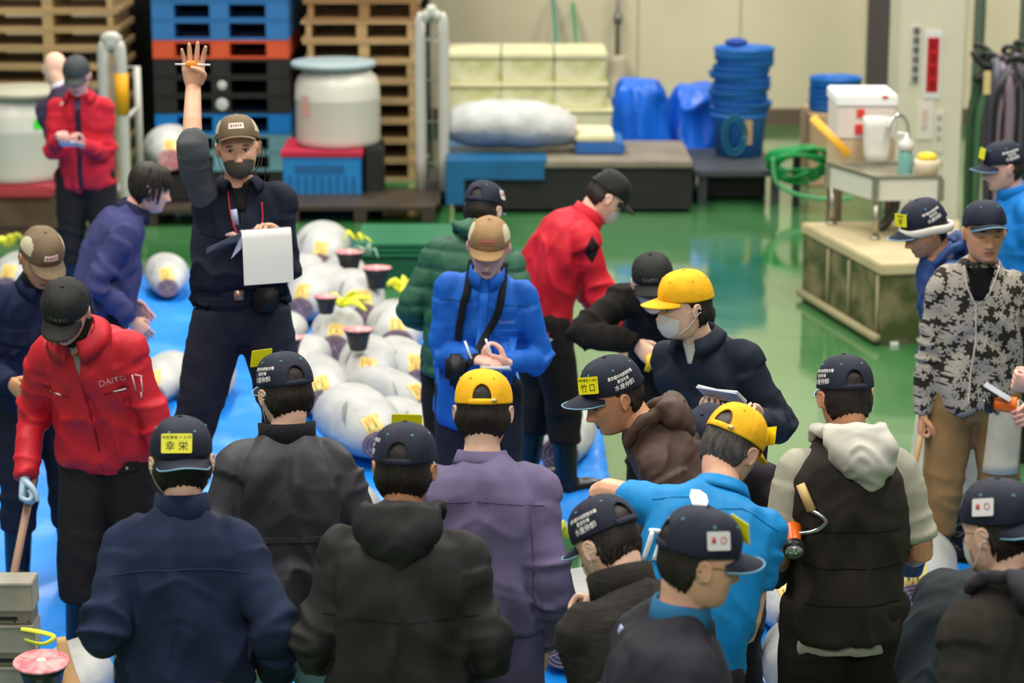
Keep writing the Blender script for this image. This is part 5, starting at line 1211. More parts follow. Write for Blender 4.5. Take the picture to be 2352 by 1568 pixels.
wisp(785, 700, .35, 9, M_YB, 'long yellow plastic bag lying between the tuna', 'plastic_bag', 'bag', .24, 8, .025)
wisp(25, 560, .3, 8, M_YB, 'yellow plastic bag on the tuna at the left edge', 'plastic_bag', 'bag', .14, 9, .03)
wisp(800, 915, .25, 8, M_YB, 'thin yellow plastic tape beside the brown tail cut', 'plastic_tape', 'tape', .2, 10, .012)
wisp(1300, 1230, .08, 6, M_YB, 'yellow plastic strip beside the purple sleeve', 'plastic_strip', 'strip', .1, 12, .02)
# green tub behind the pile
X0, X1, Y, z0, z1 = R(830, 1010, 556, 640); Y = on(900, 655, 0).y; X0, X1 = aty(825, 600, Y).x, aty(1120, 600, Y).x; z1 = aty(900, 556, Y).z
mb = MB(); mb.bx(X0, X1, Y, Y+.7, .002, z1-.10); M_GT = mat('tub_green', '#14523a', .4, var=.06, vs=4); o = mb.build('green_tub', M_GT, smooth=False, bevel=.02); tag(o, 'dark green fish tub behind the green padded jacket', 'tub')
mb = MB(); 
for k4 in range(3): mb.bx(X0-.02, X1+.02, Y-.02, Y+.72, z1-.10+k4*.035, z1-.10+k4*.035+.022)
mb.build('rim', mat('tub_green_light', '#1f6a4a', .4), o, smooth=False)
# grey crates lower left
M_GC = mat('crate_grey', '#9c988a', .5, var=.15, vs=7, bump=.4, bs=30)
Yc = on(40, 1720, 0).y
xx0, xx1 = aty(-260, 1400, Yc).x, aty(76, 1400, Yc).x
zt_ = aty(40, 1338, Yc).z; hc_ = (aty(40, 1338, Yc).z-aty(40, 1432, Yc).z); nC = max(1, int(round(zt_/hc_))); hc_ = zt_/nC
for i in range(nC):
    z0 = .002+i*hc_; t = thing('grey_crate', ['lowest', 'second lowest', 'second highest', 'highest'][min(3, max(0, i-(nC-4)))]+' visible grey plastic crate of the stack at the lower left' if i >= nC-3 else 'grey plastic crate low in the stack at the lower left', 'crate', ((xx0+xx1)/2, Yc, z0), 0, 'grey crates stacked at the lower left'); Wd = (xx1-xx0)/2
    mb = MB(); mb.bx(-Wd, Wd, 0, .12, hc_*.30, hc_-.006); mb.bx(-Wd-.0, Wd+.0, -.006, .126, hc_*.90, hc_-.004); mb.build('crate_body', M_GC, t, smooth=False, bevel=.004)
    mb = MB(); mb.bx(-Wd+.01, Wd-.006, .006, .114, .0, hc_*.31); mb.build('foot_band', mat('crate_grey_dark', '#7a7566', .6, var=.2, vs=9), t, smooth=False)
    mb = MB(); mb.bx(Wd-.22, Wd-.06, .0, .01, hc_*.10, hc_*.17)
    for q in range(2): mb.tube([(Wd-.02-.05*q, .004, hc_*.06), (Wd-.02-.05*q, -.0, hc_*.06)], .003, 6)
    mb.build('hand_slot', PK, t, smooth=False)
c = on(112, 1462, .45); mb = MB(); mb.tube([c+Vector((-.10, 0, .03)), c+Vector((-.04, 0, .02)), c+Vector((.02, .0, .0)), c+Vector((-.02, -.02, -.02)), c+Vector((-.09, 0, -.01))], [.008, .010, .009, .007, .005], 8, flat=.4, smooth=5); tag(mb.build('plastic_bag_strip', M_YB), 'yellow plastic bag handle sticking out beside the grey crates', 'handle')
c = on(150, 1545, .3); mb = MB(); mb.tube([c+Vector((-.02, .05, .12)), c+Vector((.01, 0, 0)), c+Vector((.06, -.06, -.12))], [.02, .035, .05], 10, flat=.4, smooth=4); tag(mb.build('tail_fin', mat('fin_tan', '#c49a68', .6)), 'tan tail fin beside the marbled tail piece at the lower left', 'fin')
# tarp bundle at the bottom left
a = on(230, 1560, .12); 
mb = MB(); mb.tube([on(120, 1560, .1), on(200, 1520, .16), on(300, 1530, .14), on(420, 1560, .12)], [.05, .10, .11, .06], 14, smooth=5); me = remesh(mb, .014, 2); displace(me, lambda V, N: .03*((1-np.abs(noise(V*6)))**2-.4)); tag(link('folded_tarp', me, M_TARP), 'crumpled fold of blue tarpaulin at the bottom left', 'tarp')
# step for the caller
# ------------------------------------------------------------------ the people of the auction
JN = lambda n, c, **k: cloth('cloth_'+n, c, **k)
NAVYT = JN('navy_trousers', '#1d2230'); BLKT = JN('black_trousers', '#1f1d1b'); PURT = JN('purple_overall', '#6a6282', b2=.5); 
RED = JN('red_jacket', '#c8202f', rough=.55, spec=.35); REDF = JN('red_jacket_far', '#c22434')
ONLY = None
def want(n): return ONLY is None or n in ONLY
def backpanel(bv, p, m, pts, r=.0018): return seam(bv, p.C, pts, -1, r=r)
WRIST = {}
# caller with the raised hand ---------------------------------------------------------------
def P_caller():
    p = skeleton(541, 262, -168, H=1.74, lean=-2, stoop=4, hp=-2, hy=-6, hr=3, base=.42, L=(-.13, .23, 1.24), R=(.175, .04, 1.83), Lh=(-.5, -.4, -.5), Rh=(.6, .9, 0), feet=((-.22, .0), (.30, .02)), shr=(0, .05))
    person(p, 'caller with one arm raised, in navy work clothes, brown cap and grey mask')
    body(p, 'mid', hands=('hold', ((12, 10, 6), (3, 4, 3), (3, 4, 3), (10, 10, 6))), eyes='open', hd=(Vector((.5, .5, 0)), Vector((-.03, .05, 1))), hn=(Vector((0, -.2, 1)), Vector((.1, 1, 0))), spread=(0, .8), thumb=('grip', 'in'), forearm=True, hs=1.12)
    hair(p, 'short'); cap(p, 'brown', tilt=12); mask(p, mat('grey_mask', '#4a463f', .85, bump=.3, bs=200), low=-.012)
    sh = MB()
    for A_, r_ in ((p.S['R'], 1), ): sh.tube([p.S['R']+Vector((-.03, 0, -.02)), p.S['R'].lerp(p.E['R'], .5), p.E['R']-Vector((0, 0, .0)), p.E['R'].lerp(p.Wr['R'], .12)], [.066, .066, .063, .060], 18, smooth=4)
    me = remesh(sh, .008, 2); displace(me, lambda V, N: .006*((1-np.abs(noise(V*np.array([8, 8, 24]))))**2-.4)); link('undershirt_sleeve', me, JN('grey_shirt', '#55585c'), p.root)
    m = JN('caller_navy', '#151d2e', var=.15); o, bv, me = jacket(p, m, sleeve={'L': 'long', 'R': 'none'}, wd=1.06, dp=.98, hem=-.12, fold=.009, blouse=.01)
    collar(p, m, h=.03, r=.072, kind='shirt', gap=35, flare=.02, parent=o)
    patch(bv, p.C, [(-.045, -.0), (.045, -.0), (.015, -.11), (-.015, -.11)], 1, .003).build('black_tee', JN('black_tee', '#0e0e10'), o)
    letter(bv, p.C, 'DAITO', .027, -.13, -.19, 1).build('lettering', mat('silver_thread', '#8d93a0', .6), o)
    seam(bv, p.C, [(0, -.11), (.0, -.48)], 1).build('zip', M_INK, o)
    seam(bv, p.C, [(-.06, -.22), (-.19, -.215)], 1, .003).build('pocket_welt', JN('navy_dark', '#0d1220'), o)
    seam(bv, p.C, [(.06, -.22), (.17, -.20)], 1, .003).build('pocket_welt', JN('navy_dark', '#0d1220'), o)
    legs(p, NAVYT, wide=1.12, bcol='#101218', top=.16); M = p.C
    # lanyard, id card
    pr = lambda u, w_, l=.006: project(bv, p.C, u, w_, 1, l)
    g = MB(); g.tube([pr(.05, -.03), pr(.045, -.12), pr(.02, -.20), pr(-.03, -.215), pr(-.08, -.17), pr(-.085, -.08)], .0035, 7, smooth=5); g.build('red_lanyard', mat('lanyard_red', '#c22438', .5), o)
    g = MB(); g.box(pr(.03, -.13, .01), (.026, .003, .065), M=rz(0).to_3x3() @ ry(6).to_3x3()); g.build('badge', mat('badge_blue', '#a9b5d6', .4), o)
    g = MB(); g.tube([pr(.07, -.20, .01), pr(.04, -.195, .014), pr(.02, -.205, .012)], [.006, .011, .005], 8); g.build('whistle', mat('whistle', '#d9b3b0', .4), o)
    # headset
    g = MB(); Mh = p.Mh; g.tube([Mh @ Vector((-.088, -.01, .03)), Mh @ Vector((-.094, .03, .0)), Mh @ Vector((-.088, .08, -.06)), Mh @ Vector((-.05, .115, -.085))], .0022, 6, smooth=4); g.ell(Mh @ Vector((-.045, .118, -.086)), (.009, .009, .009)); g.tube([Mh @ Vector((-.09, -.02, .01)), Mh @ Vector((-.11, -.01, -.03)), Mh @ Vector((-.10, -.03, -.12)), p.C @ Vector((-.10, .06, -.02))], .0018, 5, smooth=4); g.tube([Mh @ Vector((.088, -.005, .10-.04)), Mh @ Vector((.098, .01, .02)), Mh @ Vector((.09, .0, -.0))], .0018, 5, smooth=3); g.build('headset', M_INK, p.root)
    # belt and pouch
    b = MB(); c = p.pel+Vector((0, 0, .075)); ring = [c+Vector((.178*math.cos(a), .124*math.sin(a), 0)) for a in [2*math.pi*i/40 for i in range(41)]]
    b.tube(ring, .022, 8, flat=.25, xax=(0, 0, 1)); bb = b.build('belt', JN('belt_navy', '#1b2438'), p.root)
    g = MB(); g.box(c+Vector((.02, .132, 0)), (.045, .012, .04)); g.build('buckle', mat('buckle', '#a58d7c', .3, metal=.6), bb, bevel=.003)
    g = MB(); g.box(c+Vector((-.085, .14, -.02)), (.10, .055, .10)); g.build('pouch', mat('pouch_black', '#0d0e10', .6), bb, bevel=.012)
    # pen across the raised palm, clipboard
    w = p.Wr['R']; g = MB(); g.tube([w+Vector((.072, .034, .10)), w+Vector((-.068, .036, .094))], .004, 8); pn = g.build('pen', M_WTAG); pn.matrix_world = p.M
    tag(pn, 'white pen held across the raised open palm of the caller', 'pen'); g = MB(); g.ell(w+Vector((.008, .040, .098)), (.024, .012, .017), nu=14, nv=8); q = g.build('orange_cap', mat('pen_orange', '#ea8a1d', .4), pn)
    cb = thing('clipboard', 'clipboard with white sheets folded over, held by the caller at the belt', 'clipboard', p.loc, math.radians(p.yaw))
    T = Matrix.Translation((-.058, .34, 1.285)) @ rz(8)
    def B(name, pts, m, th=.003):
        g = MB(); n = len(pts); g.add([T @ (Vector(q)+Vector((0, 0, 0))) for q in pts]+[T @ (Vector(q)+Vector((0, -th, .0))) for q in pts], [tuple(range(n)), tuple(range(2*n-1, n-1, -1))]+[(i, (i+1) % n, n+(i+1) % n, n+i) for i in range(n)]); return g.build(name, m, cb, smooth=False)
    g = MB(); rows = []
    for i, (y, z) in enumerate(((-.03, .0), (-.012, .012), (.004, .012), (.014, .004), (.02, -.02), (.03, -.10), (.034, -.205))):
        rows.append([T @ Vector((x, y, z)) for x in (-.115, -.04, .04, .088)])
    V = [v for r in rows for v in r]; F_ = [(i*4+j, i*4+4+j, i*4+5+j, i*4+1+j) for i in range(6) for j in range(3)]; g.add(V, F_); g.add([v+Vector((0, -.002, 0)) for v in V], F_)
    g.build('white_sheets', mat('paper_white', '#e4e4e0', .6), cb)
    B('board', [(.095, -.0, .0), (-.10, .0, .0), (-.10, -.20, -.01), (.10, -.14, -.07), (.215, -.06, -.085), (.215, -.05, -.06)], mat('clip_grey', '#73777f', .4))
    B('loose_sheet', [(.085, .012, -.005), (.10, .012, -.03), (.13, .0, -.10), (.09, .01, -.06)], mat('paper_blue', '#b9c2e4', .6))
    # wooden step
    L = p.loc; t = thing('step_box', 'wooden step box the caller stands on', 'box', (L.x, L.y, .012), math.radians(p.yaw)); g = MB(); g.bx(-.42, .42, -.25, .28, .37, .407); g.build('top_board', M_WOOD, t, smooth=False)
    g = MB(); g.bx(-.40, -.37, -.24, .27, 0, .37); g.bx(.37, .40, -.24, .27, 0, .37); g.bx(-.40, .40, .24, .27, .05, .33); g.bx(-.40, .40, -.24, -.21, .05, .33); g.build('side_boards', M_WOODD, t, smooth=False)
def P_farred():
    p = skeleton(172, 130, 178, H=1.72, lean=2, stoop=10, hp=22, hy=0, L=(-.05, .30, 1.12), R=(.09, .32, 1.17), Lh=(-.6, -.3, -.3), Rh=(.6, -.3, -.3), feet=((-.13, 0), (.13, .02)))
    person(p, 'man in an open red jacket and dark cap writing at the back left'); body(p, 'pink', hands=('hold', 'pinch'), eyes='down', vox=.006, hn=(Vector((0, -.3, 1)), Vector((0, -.2, -1))))
    hair(p); cap(p, 'grey', tilt=0); o, bv, me = jacket(p, REDF, wd=1.02, hem=.0, fold=.013, vox=.012, bell=.01)
    collar(p, REDF, h=.04, r=.074, kind='shirt', gap=42, flare=.02, parent=o); patch(bv, p.C, [(-.02, .0), (.02, .0), (.017, -.60), (-.012, -.60)], 1, .004, 10).build('inner_shirt', JN('purple_dark', '#2c1f33'), o)
    patch(bv, p.C, [(-.03, -.02), (.03, -.02), (.012, -.08), (-.012, -.08)], 1, .006).build('shirt_front', JN('mauve', '#5a4560'), o); legs(p, BLKT, wide=1.05)
    nb(p, (.02, .36, 1.135), 'small open notebook held by the man in the far red jacket')
def nb(p, c, label, sz=(.11, .085), tilt=25, m=None, rot=0, cat='notebook', name='notebook'):
    t = thing(name, label, cat, p.M @ Vector(c), math.radians(p.yaw)); M = rz(rot) @ rx(tilt)
    g = MB(); g.box((0, 0, 0), (sz[0]+.006, sz[1]+.006, .006), M=M.to_3x3()); g.build('cover', mat('notebook_cover', '#b9bdd0', .5), t, smooth=False)
    g = MB(); g.box(M @ Vector((-sz[0]/4-.001, 0, .006)), (sz[0]/2, sz[1], .005), M=M.to_3x3() @ ry(4).to_3x3()); g.box(M @ Vector((sz[0]/4+.001, 0, .006)), (sz[0]/2, sz[1], .005), M=M.to_3x3() @ ry(-4).to_3x3()); g.build('pages', m or mat('paper_white', '#e4e4e0', .6), t, smooth=False); return t
def stick(name, a, b_, r, m, label, cat, extra=None):
    g = MB(); g.tube([a, b_], r, 10); o = g.build(name, m); tag(o, label, cat); return o
def P_bald():
    p = skeleton(126, 114, 8, H=1.74, lean=4, stoop=10, hp=24, side=-17, Y=16.4, L=(-.12, .2, 1.0), R=(.12, .2, 1.0))
    person(p, 'bald person in a dark jacket half hidden behind the far red jacket'); body(p, 'pale', hands=('relax', 'relax'), eyes=None, vox=.007, brow=False)
    o, bv, me = jacket(p, JN('plum', '#3b3248'), vox=.013); collar(p, JN('white_collar', '#cfcbd8'), h=.05, kind='stand', parent=o); legs(p, BLKT)
def P_purple():
    p = skeleton(352, 368, -78, H=1.70, lean=8, stoop=22, hp=14, hy=-4, L=(-.20, .16, .86), R=(.22, .14, .86), feet=((-.1, 0), (.1, .04)))
    person(p, 'bareheaded man with long dark hair in a purple navy jacket, facing right'); body(p, 'pink', eyes='open', vox=.0045); hair(p, 'long', thick=.014)
    m = JN('indigo_jacket', '#3c3f6e', var=.15); o, bv, me = jacket(p, m, wd=1.0, dp=1.08, hem=.05, fold=.012, sr=1.12, vox=.010, blouse=.01); collar(p, JN('indigo_collar', '#1e2140'), h=.05, kind='shirt', parent=o, flare=.01); legs(p, BLKT)
def P_browncap():
    p = skeleton(104, 532, -158, H=1.72, lean=6, stoop=18, hp=34, hy=10, L=(-.16, .30, 1.0), R=(.16, .28, 1.0), Lh=(-.6, -.3, -.3), Rh=(.6, -.3, -.2))
    person(p, 'man in a brown cap and navy jacket behind the near red jacket'); body(p, 'tan', eyes='down'); hair(p); cap(p, 'brown', tilt=2)
    m = JN('navy_work', '#1d2644', var=.15); o, bv, me = jacket(p, m, wd=1.06, fold=.010, hem=.02); collar(p, m, h=.045, kind='shirt', gap=18, parent=o, flare=.01)
    g = MB(); g.tube([p.Mh @ Vector((-.07, .02, -.07)), p.Mh @ Vector((0, .06, -.125)), p.Mh @ Vector((.07, .02, -.07))], .02, 10, smooth=4); g.build('neck_gaiter', JN('gaiter', '#1a1b22'), p.root)
    patch(bv, p.C, [(.06, -.17), (.17, -.17), (.17, -.25), (.06, -.25)], 1, .004).build('chest_pocket', m, o); legs(p, NAVYT)
def P_red():
    p = skeleton(143, 658, 172, H=1.76, lean=10, stoop=22, hp=40, hy=4, hr=-6, side=6, L=(-.33, .16, .74), R=(.28, .22, .84), Lh=(-.3, -.8, 0), Rh=(.6, -.4, 0), feet=((-.14, .0), (.16, .05)))
    person(p, 'man in a zipped red work jacket and black cap holding a stick at the left'); body(p, 'mid', eyes='down', hands=(None, None))
    hair(p); cap(p, 'black', tilt=4, brimdroop=.02)
    glv = mat('glove_blue', '#a9c6da', .45, var=.05, vs=20)
    for i, (k, s, c_) in enumerate((('L', -1, 'relax'), ('R', 1, 'fist'))):
        g = MB(); w = p.Wr[k]; fd = (w-p.E[k]).normalized(); hand(g, w, (fd+Vector((0, .1, -.6))).normalized() if k == 'R' else fd, Vector((-s*.4, -1, 0)) if k == 'L' else Vector((-s, 0, -.2)), -s, CURL[c_], thumb='grip', s=1.06); g.tube([w-fd*.05, w], [.034, .028], 12); link('glove', remesh(g, .0028, 1), glv, p.root)
    o, bv, me = jacket(p, RED, wd=1.08, dp=1.02, fold=.009, hem=-.02, sr=1.08, blouse=.006, seed=4)
    collar(p, RED, h=.05, r=.08, kind='shirt', gap=14, flare=.03, parent=o)
    g = MB(); g.tube([p.Mh @ Vector((-.075, -.03, -.055)), p.Mh @ Vector((-.05, .04, -.105)), p.Mh @ Vector((0, .06, -.125)), p.Mh @ Vector((.06, .02, -.10)), p.Mh @ Vector((.07, -.03, -.07))], .02, 10, smooth=4); ga = g.build('neck_gaiter', JN('gaiter_blk', '#1c1917'), p.root)
    g = MB()
    for i in range(7): a = -.9+i*.3; c_ = p.Mh @ Vector((-.072*math.sin(a)-.0, .03+.045*math.cos(a), -.100-.022*math.cos(a))); g.box(c_, (.013, .006, .018), M=(rz(a*50)).to_3x3())
    g.build('gaiter_print', mat('grey_print', '#8e8780', .7), ga)
    D = p.C
    seam(bv, D, [(0, -.10), (0, -.62)], 1, .0035, .0).build('zip', JN('red_dark', '#8c1420'), o)
    patch(bv, D, [(-.018, -.045), (.018, -.045), (.004, -.11), (-.004, -.11)], 1, .004).build('undershirt', JN('grey_under', '#9a948e'), o)
    for s in (-1, 1): seam(bv, D, [(s*.07, -.215), (s*.175, -.195)], 1, .004, .0).build('pocket_welt', JN('red_dark', '#8c1420'), o)
    letter(bv, D, 'DAITO', .034, -.115, -.165, 1).build('lettering', mat('lettering_pink', '#dfa4a4', .7), o)
    for s, u in ((-1, -.14), (1, .12)): g = MB(); g.tube([project(bv, D, u-.02, -.205, 1, .008), project(bv, D, u+.03, -.205, 1, .008)], .0035, 6); g.build('pen', M_WTAG, o)
    e0, s0_ = p.E['L'], p.S['L']
    g = MB(); T = D @ Matrix.Translation((0, 0, 0)); cx = s0_.lerp(e0, .42)
    for a, b2 in (((0, .03), (-.01, -.035)), ((-.03, .02), (-.035, -.04)), ((-.01, .03), (-.035, .02)), ((-.03, -.04), (-.03, -.065))):
        pa = project(bv, Matrix.Translation(cx), a[0], a[1], 1, .003, .3); pb = project(bv, Matrix.Translation(cx), b2[0], b2[1], 1, .003, .3); g.tube([pa, pb], .004, 6)
    g.build('sleeve_emblem', mat('lettering_pink', '#dfa4a4', .7), o)
    l = legs(p, JN('brown_black_trousers', '#262220'), wide=1.12); lb = bvh_of(l.data)
    patch(lb, Matrix.Translation(p.pel), [(-.145, -.02), (-.055, -.02), (-.06, -.085), (-.14, -.075)], 1, .006).build('pocket_flap', JN('brown_black_trousers', '#262220'), l)
    g = MB(); g.ell(project(lb, Matrix.Translation(p.pel), -.10, -.06, 1, .010), (.007, .003, .007)); g.build('button', mat('button_pale', '#a9a49a', .4), l)
    w = p.M @ (p.Wr['R']+Vector((.0, .03, -.06))); a = w+Vector((.03, .06, .05)); b2 = w+Vector((-.12, -.25, -.78)); stick('wooden_stick', a, Vector((b2.x, b2.y, .02)), .016, mat('stick_wood', '#a5826e', .6), 'brown wooden stick held upright by the man in the near red jacket', 'stick')
def tagcap(): pass
def P_koei():
    p = skeleton(414, 955, 2, H=1.72, lean=2, stoop=8, hp=8, hy=8, L=(-.20, .12, 1.08), R=(.26, .08, .92), Lh=(-.6, -.8, -.4), Rh=(.6, -.4, 0))
    person(p, 'man from behind in a navy fleece jacket, cap backwards with yellow tag'); body(p, 'pale', eyes=None, brow=False, hands=(None, 'relax')); hair(p, 'mid', thick=.012)
    cap(p, 'navy', tilt=-6, back=True, tagtext=('幸 栄', '仲卸業者 ✧ 2159'), tagaz=10, textside=False, tagz=.050)
    m = JN('navy_fleece', '#1c2742', var=.12, sheen=.0); m2 = JN('navy_fleece_light', '#263254')
    o, bv, me = jacket(p, m, wd=1.05, fold=.011, hem=-.06, sr=1.12, seed=12, blouse=.008, bell=.01); collar(p, m, h=.065, r=.074, parent=o); D = p.C
    seam(bv, D, [(-.20, -.165), (-.08, -.15), (.08, -.148), (.20, -.165)], -1, .0022, .0005).build('yoke_seam', m2, o)
    seam(bv, D, [(-.18, -.50), (0, -.505), (.18, -.50)], -1, .003, .000).build('hem_seam', JN('navy_dark', '#0d1220'), o)
    mask_loop(p); legs(p, BLKT)
    w = p.M @ Vector((-.17, -.02, 1.10)); d = Vector((-.05, .3, -.35)).normalized(); a = w+Vector((0, -.10, .06)); g = MB(); g.tube([a, a+Vector((-.06, .3, -.30))], [.008, .011], 10); h = g.build('hook_stick', mat('stick_pale', '#8f8172', .5)); tag(h, 'thin wooden stick clamped under the arm of the navy fleece jacket', 'stick')
    g = MB(); g.ell(a, (.012, .012, .012), nu=12, nv=8); g.build('knob', mat('knob', '#a09488', .4), h)
    lt = p.M @ Vector((.115, -.21, .96)); light(lt, Vector((0, 0, -1)), 'orange flashlight hanging at the belt of the navy fleece jacket', .9)
def light(c, d, label, s=1.0, glass='#d9d9d2'):
    t = thing('flashlight', label, 'flashlight', c); d = Vector(d).normalized(); Q = d.to_track_quat('Z', 'Y').to_matrix().to_4x4()
    g = MB(); g.lathe([(.020*s, .0), (.022*s, .005), (.030*s, .075*s), (.030*s, .08*s)], seg=20, M=Q); g.build('barrel', mat('flash_orange', '#ee6a14', .35, spec=.5), t)
    g = MB(); g.lathe([(.034*s, -.03*s), (.034*s, -.002), (.024*s, .0), ], seg=20, M=Q); g.build('head_ring', mat('flash_black', '#1b1b1b', .4), t)
    g = MB(); g.lathe([(.003, -.020*s), (.018*s, -.024*s), (.029*s, -.0315*s), (.002, -.0316*s)], seg=20, M=Q); g.build('lens', mat('flash_lens', glass, .15, metal=.7), t); return t
def mask_loop(p):
    mask(p)
def P_greyjkt():
    p = skeleton(648, 806, 8, H=1.70, lean=3, stoop=8, hp=12, hy=22, L=(-.22, .2, 1.0), R=(.20, .22, 1.0), Lh=(-.8, -.5, -.2), Rh=(.8, -.5, -.2))
    person(p, 'man from behind in a charcoal nylon jacket, white mask and raised yellow tag'); body(p, 'pale', eyes=None, hands=(None, None)); hair(p, 'mid', thick=.012)
    cap(p, 'navy', tilt=-2, tagtext=('六友', '仲卸業者 0201'), tagaz=-18, tagz=.088, tagtilt=0); mask(p)
    m = JN('charcoal_nylon', '#2f2f36', rough=.6, spec=.4); o, bv, me = jacket(p, m, wd=1.02, fold=.012, sr=1.1, seed=21, hem=.0); collar(p, JN('charcoal_dark', '#1b1c22'), h=.055, r=.082, kind='stand', parent=o, flare=.012); D = p.C
    seam(bv, D, [(-.19, -.32), (0, -.335), (.19, -.32)], -1, .0022, .001).build('yoke_seam', JN('charcoal_dark', '#1b1c22'), o)
    patch(bv, D, [(-.19, -.315), (.19, -.315), (.19, -.335), (-.19, -.335)], -1, .004, 10).build('back_flap', m, o)
    legs(p, JN('pale_blue_trousers', '#7fa3b5'))
def P_hood():
    p = skeleton(928, 970, -3, H=1.74, lean=3, stoop=8, hp=4, hy=-6, L=(-.16, .22, 1.02), R=(.15, .24, 1.0), Lh=(-1, -.4, -.3), Rh=(1, -.4, -.3))
    person(p, 'broad man seen from behind in a black hooded rain jacket, nearest in the centre'); body(p, 'tan', eyes=None, brow=False, hands=(None, None)); hair(p, 'mid', thick=.011); cap(p, 'navy', tilt=-6, tagtext=('', ''), tagaz=-10, tagz=.088)
    m = JN('black_shell', '#262524', rough=.7, spec=.3); o, bv, me = jacket(p, m, wd=1.10, dp=1.08, fold=.013, sr=1.08, hem=.08, seed=33, bell=.02, shl=1.08); hood(p, JN('black_hood', '#242424', rough=.7), wid=.13, drop=.15, out=.03)
    seam(bv, p.C, [(-.22, -.26), (0, -.27), (.22, -.26)], -1, .002, .000).build('back_seam', JN('black_dark', '#161616'), o)
    legs(p, BLKT)
    w = p.M @ Vector((-.165, -.03, .98)); g = MB(); g.tube([w+Vector((0.01, -.05, .09)), w+Vector((0, -.06, -.0))], [.013, .015], 12); h = g.build('fish_hook', mat('hook_wood', '#d8a24a', .5)); tag(h, 'wooden hook handle under the elbow of the black hooded jacket', 'hook'); g = MB(); g.tube([w+Vector((0, -.06, -.0)), w+Vector((-.02, -.05, -.08)), w+Vector((-.02, -.0, -.16))], [.007, .006, .005], 8, smooth=4); g.build('hook_shaft', mat('shaft_brown', '#8a7462', .4, metal=.4), h)
def P_overall():
    p = skeleton(1110, 846, -4, H=1.74, lean=3, stoop=10, hp=12, hy=2, L=(-.22, .1, .92), R=(.20, .06, .84), Lh=(-.8, -.5, 0), Rh=(.8, -.5, 0))
    person(p, 'man seen from behind in a lilac work overall and yellow cap'); body(p, 'pale', eyes=None, brow=False); hair(p, 'mid', thick=.014); cap(p, 'yellow', tilt=-4)
    o, bv, me = jacket(p, PURT, wd=1.06, fold=.009, sr=1.12, hem=-.08, blouse=.012, seed=44); collar(p, PURT, h=.038, r=.072, kind='shirt', parent=o); D = p.C
    dk = JN('overall_dark', '#524a68'); g = MB(); seam(bv, D, [(-.20, -.135), (0, -.12), (.20, -.135)], -1, .0018, .0005, mb=g); seam(bv, D, [(.155, -.15), (.17, -.30), (.165, -.46)], -1, .002, .000, mb=g); seam(bv, D, [(-.155, -.15), (-.17, -.30), (-.165, -.46)], -1, .002, .000, mb=g); g.build('seams', dk, o)
    l = legs(p, PURT, wide=1.06, top=.10, tuck=True); b = MB(); c = p.pel+Vector((0, -.003, .055)); b.tube([c+Vector((.186*math.cos(a), .134*math.sin(a), 0)) for a in [2*math.pi*i/60 for i in range(61)]], .028, 8, flat=.3, xax=(0, 0, 1)); b.build('waistband', PURT, p.root)
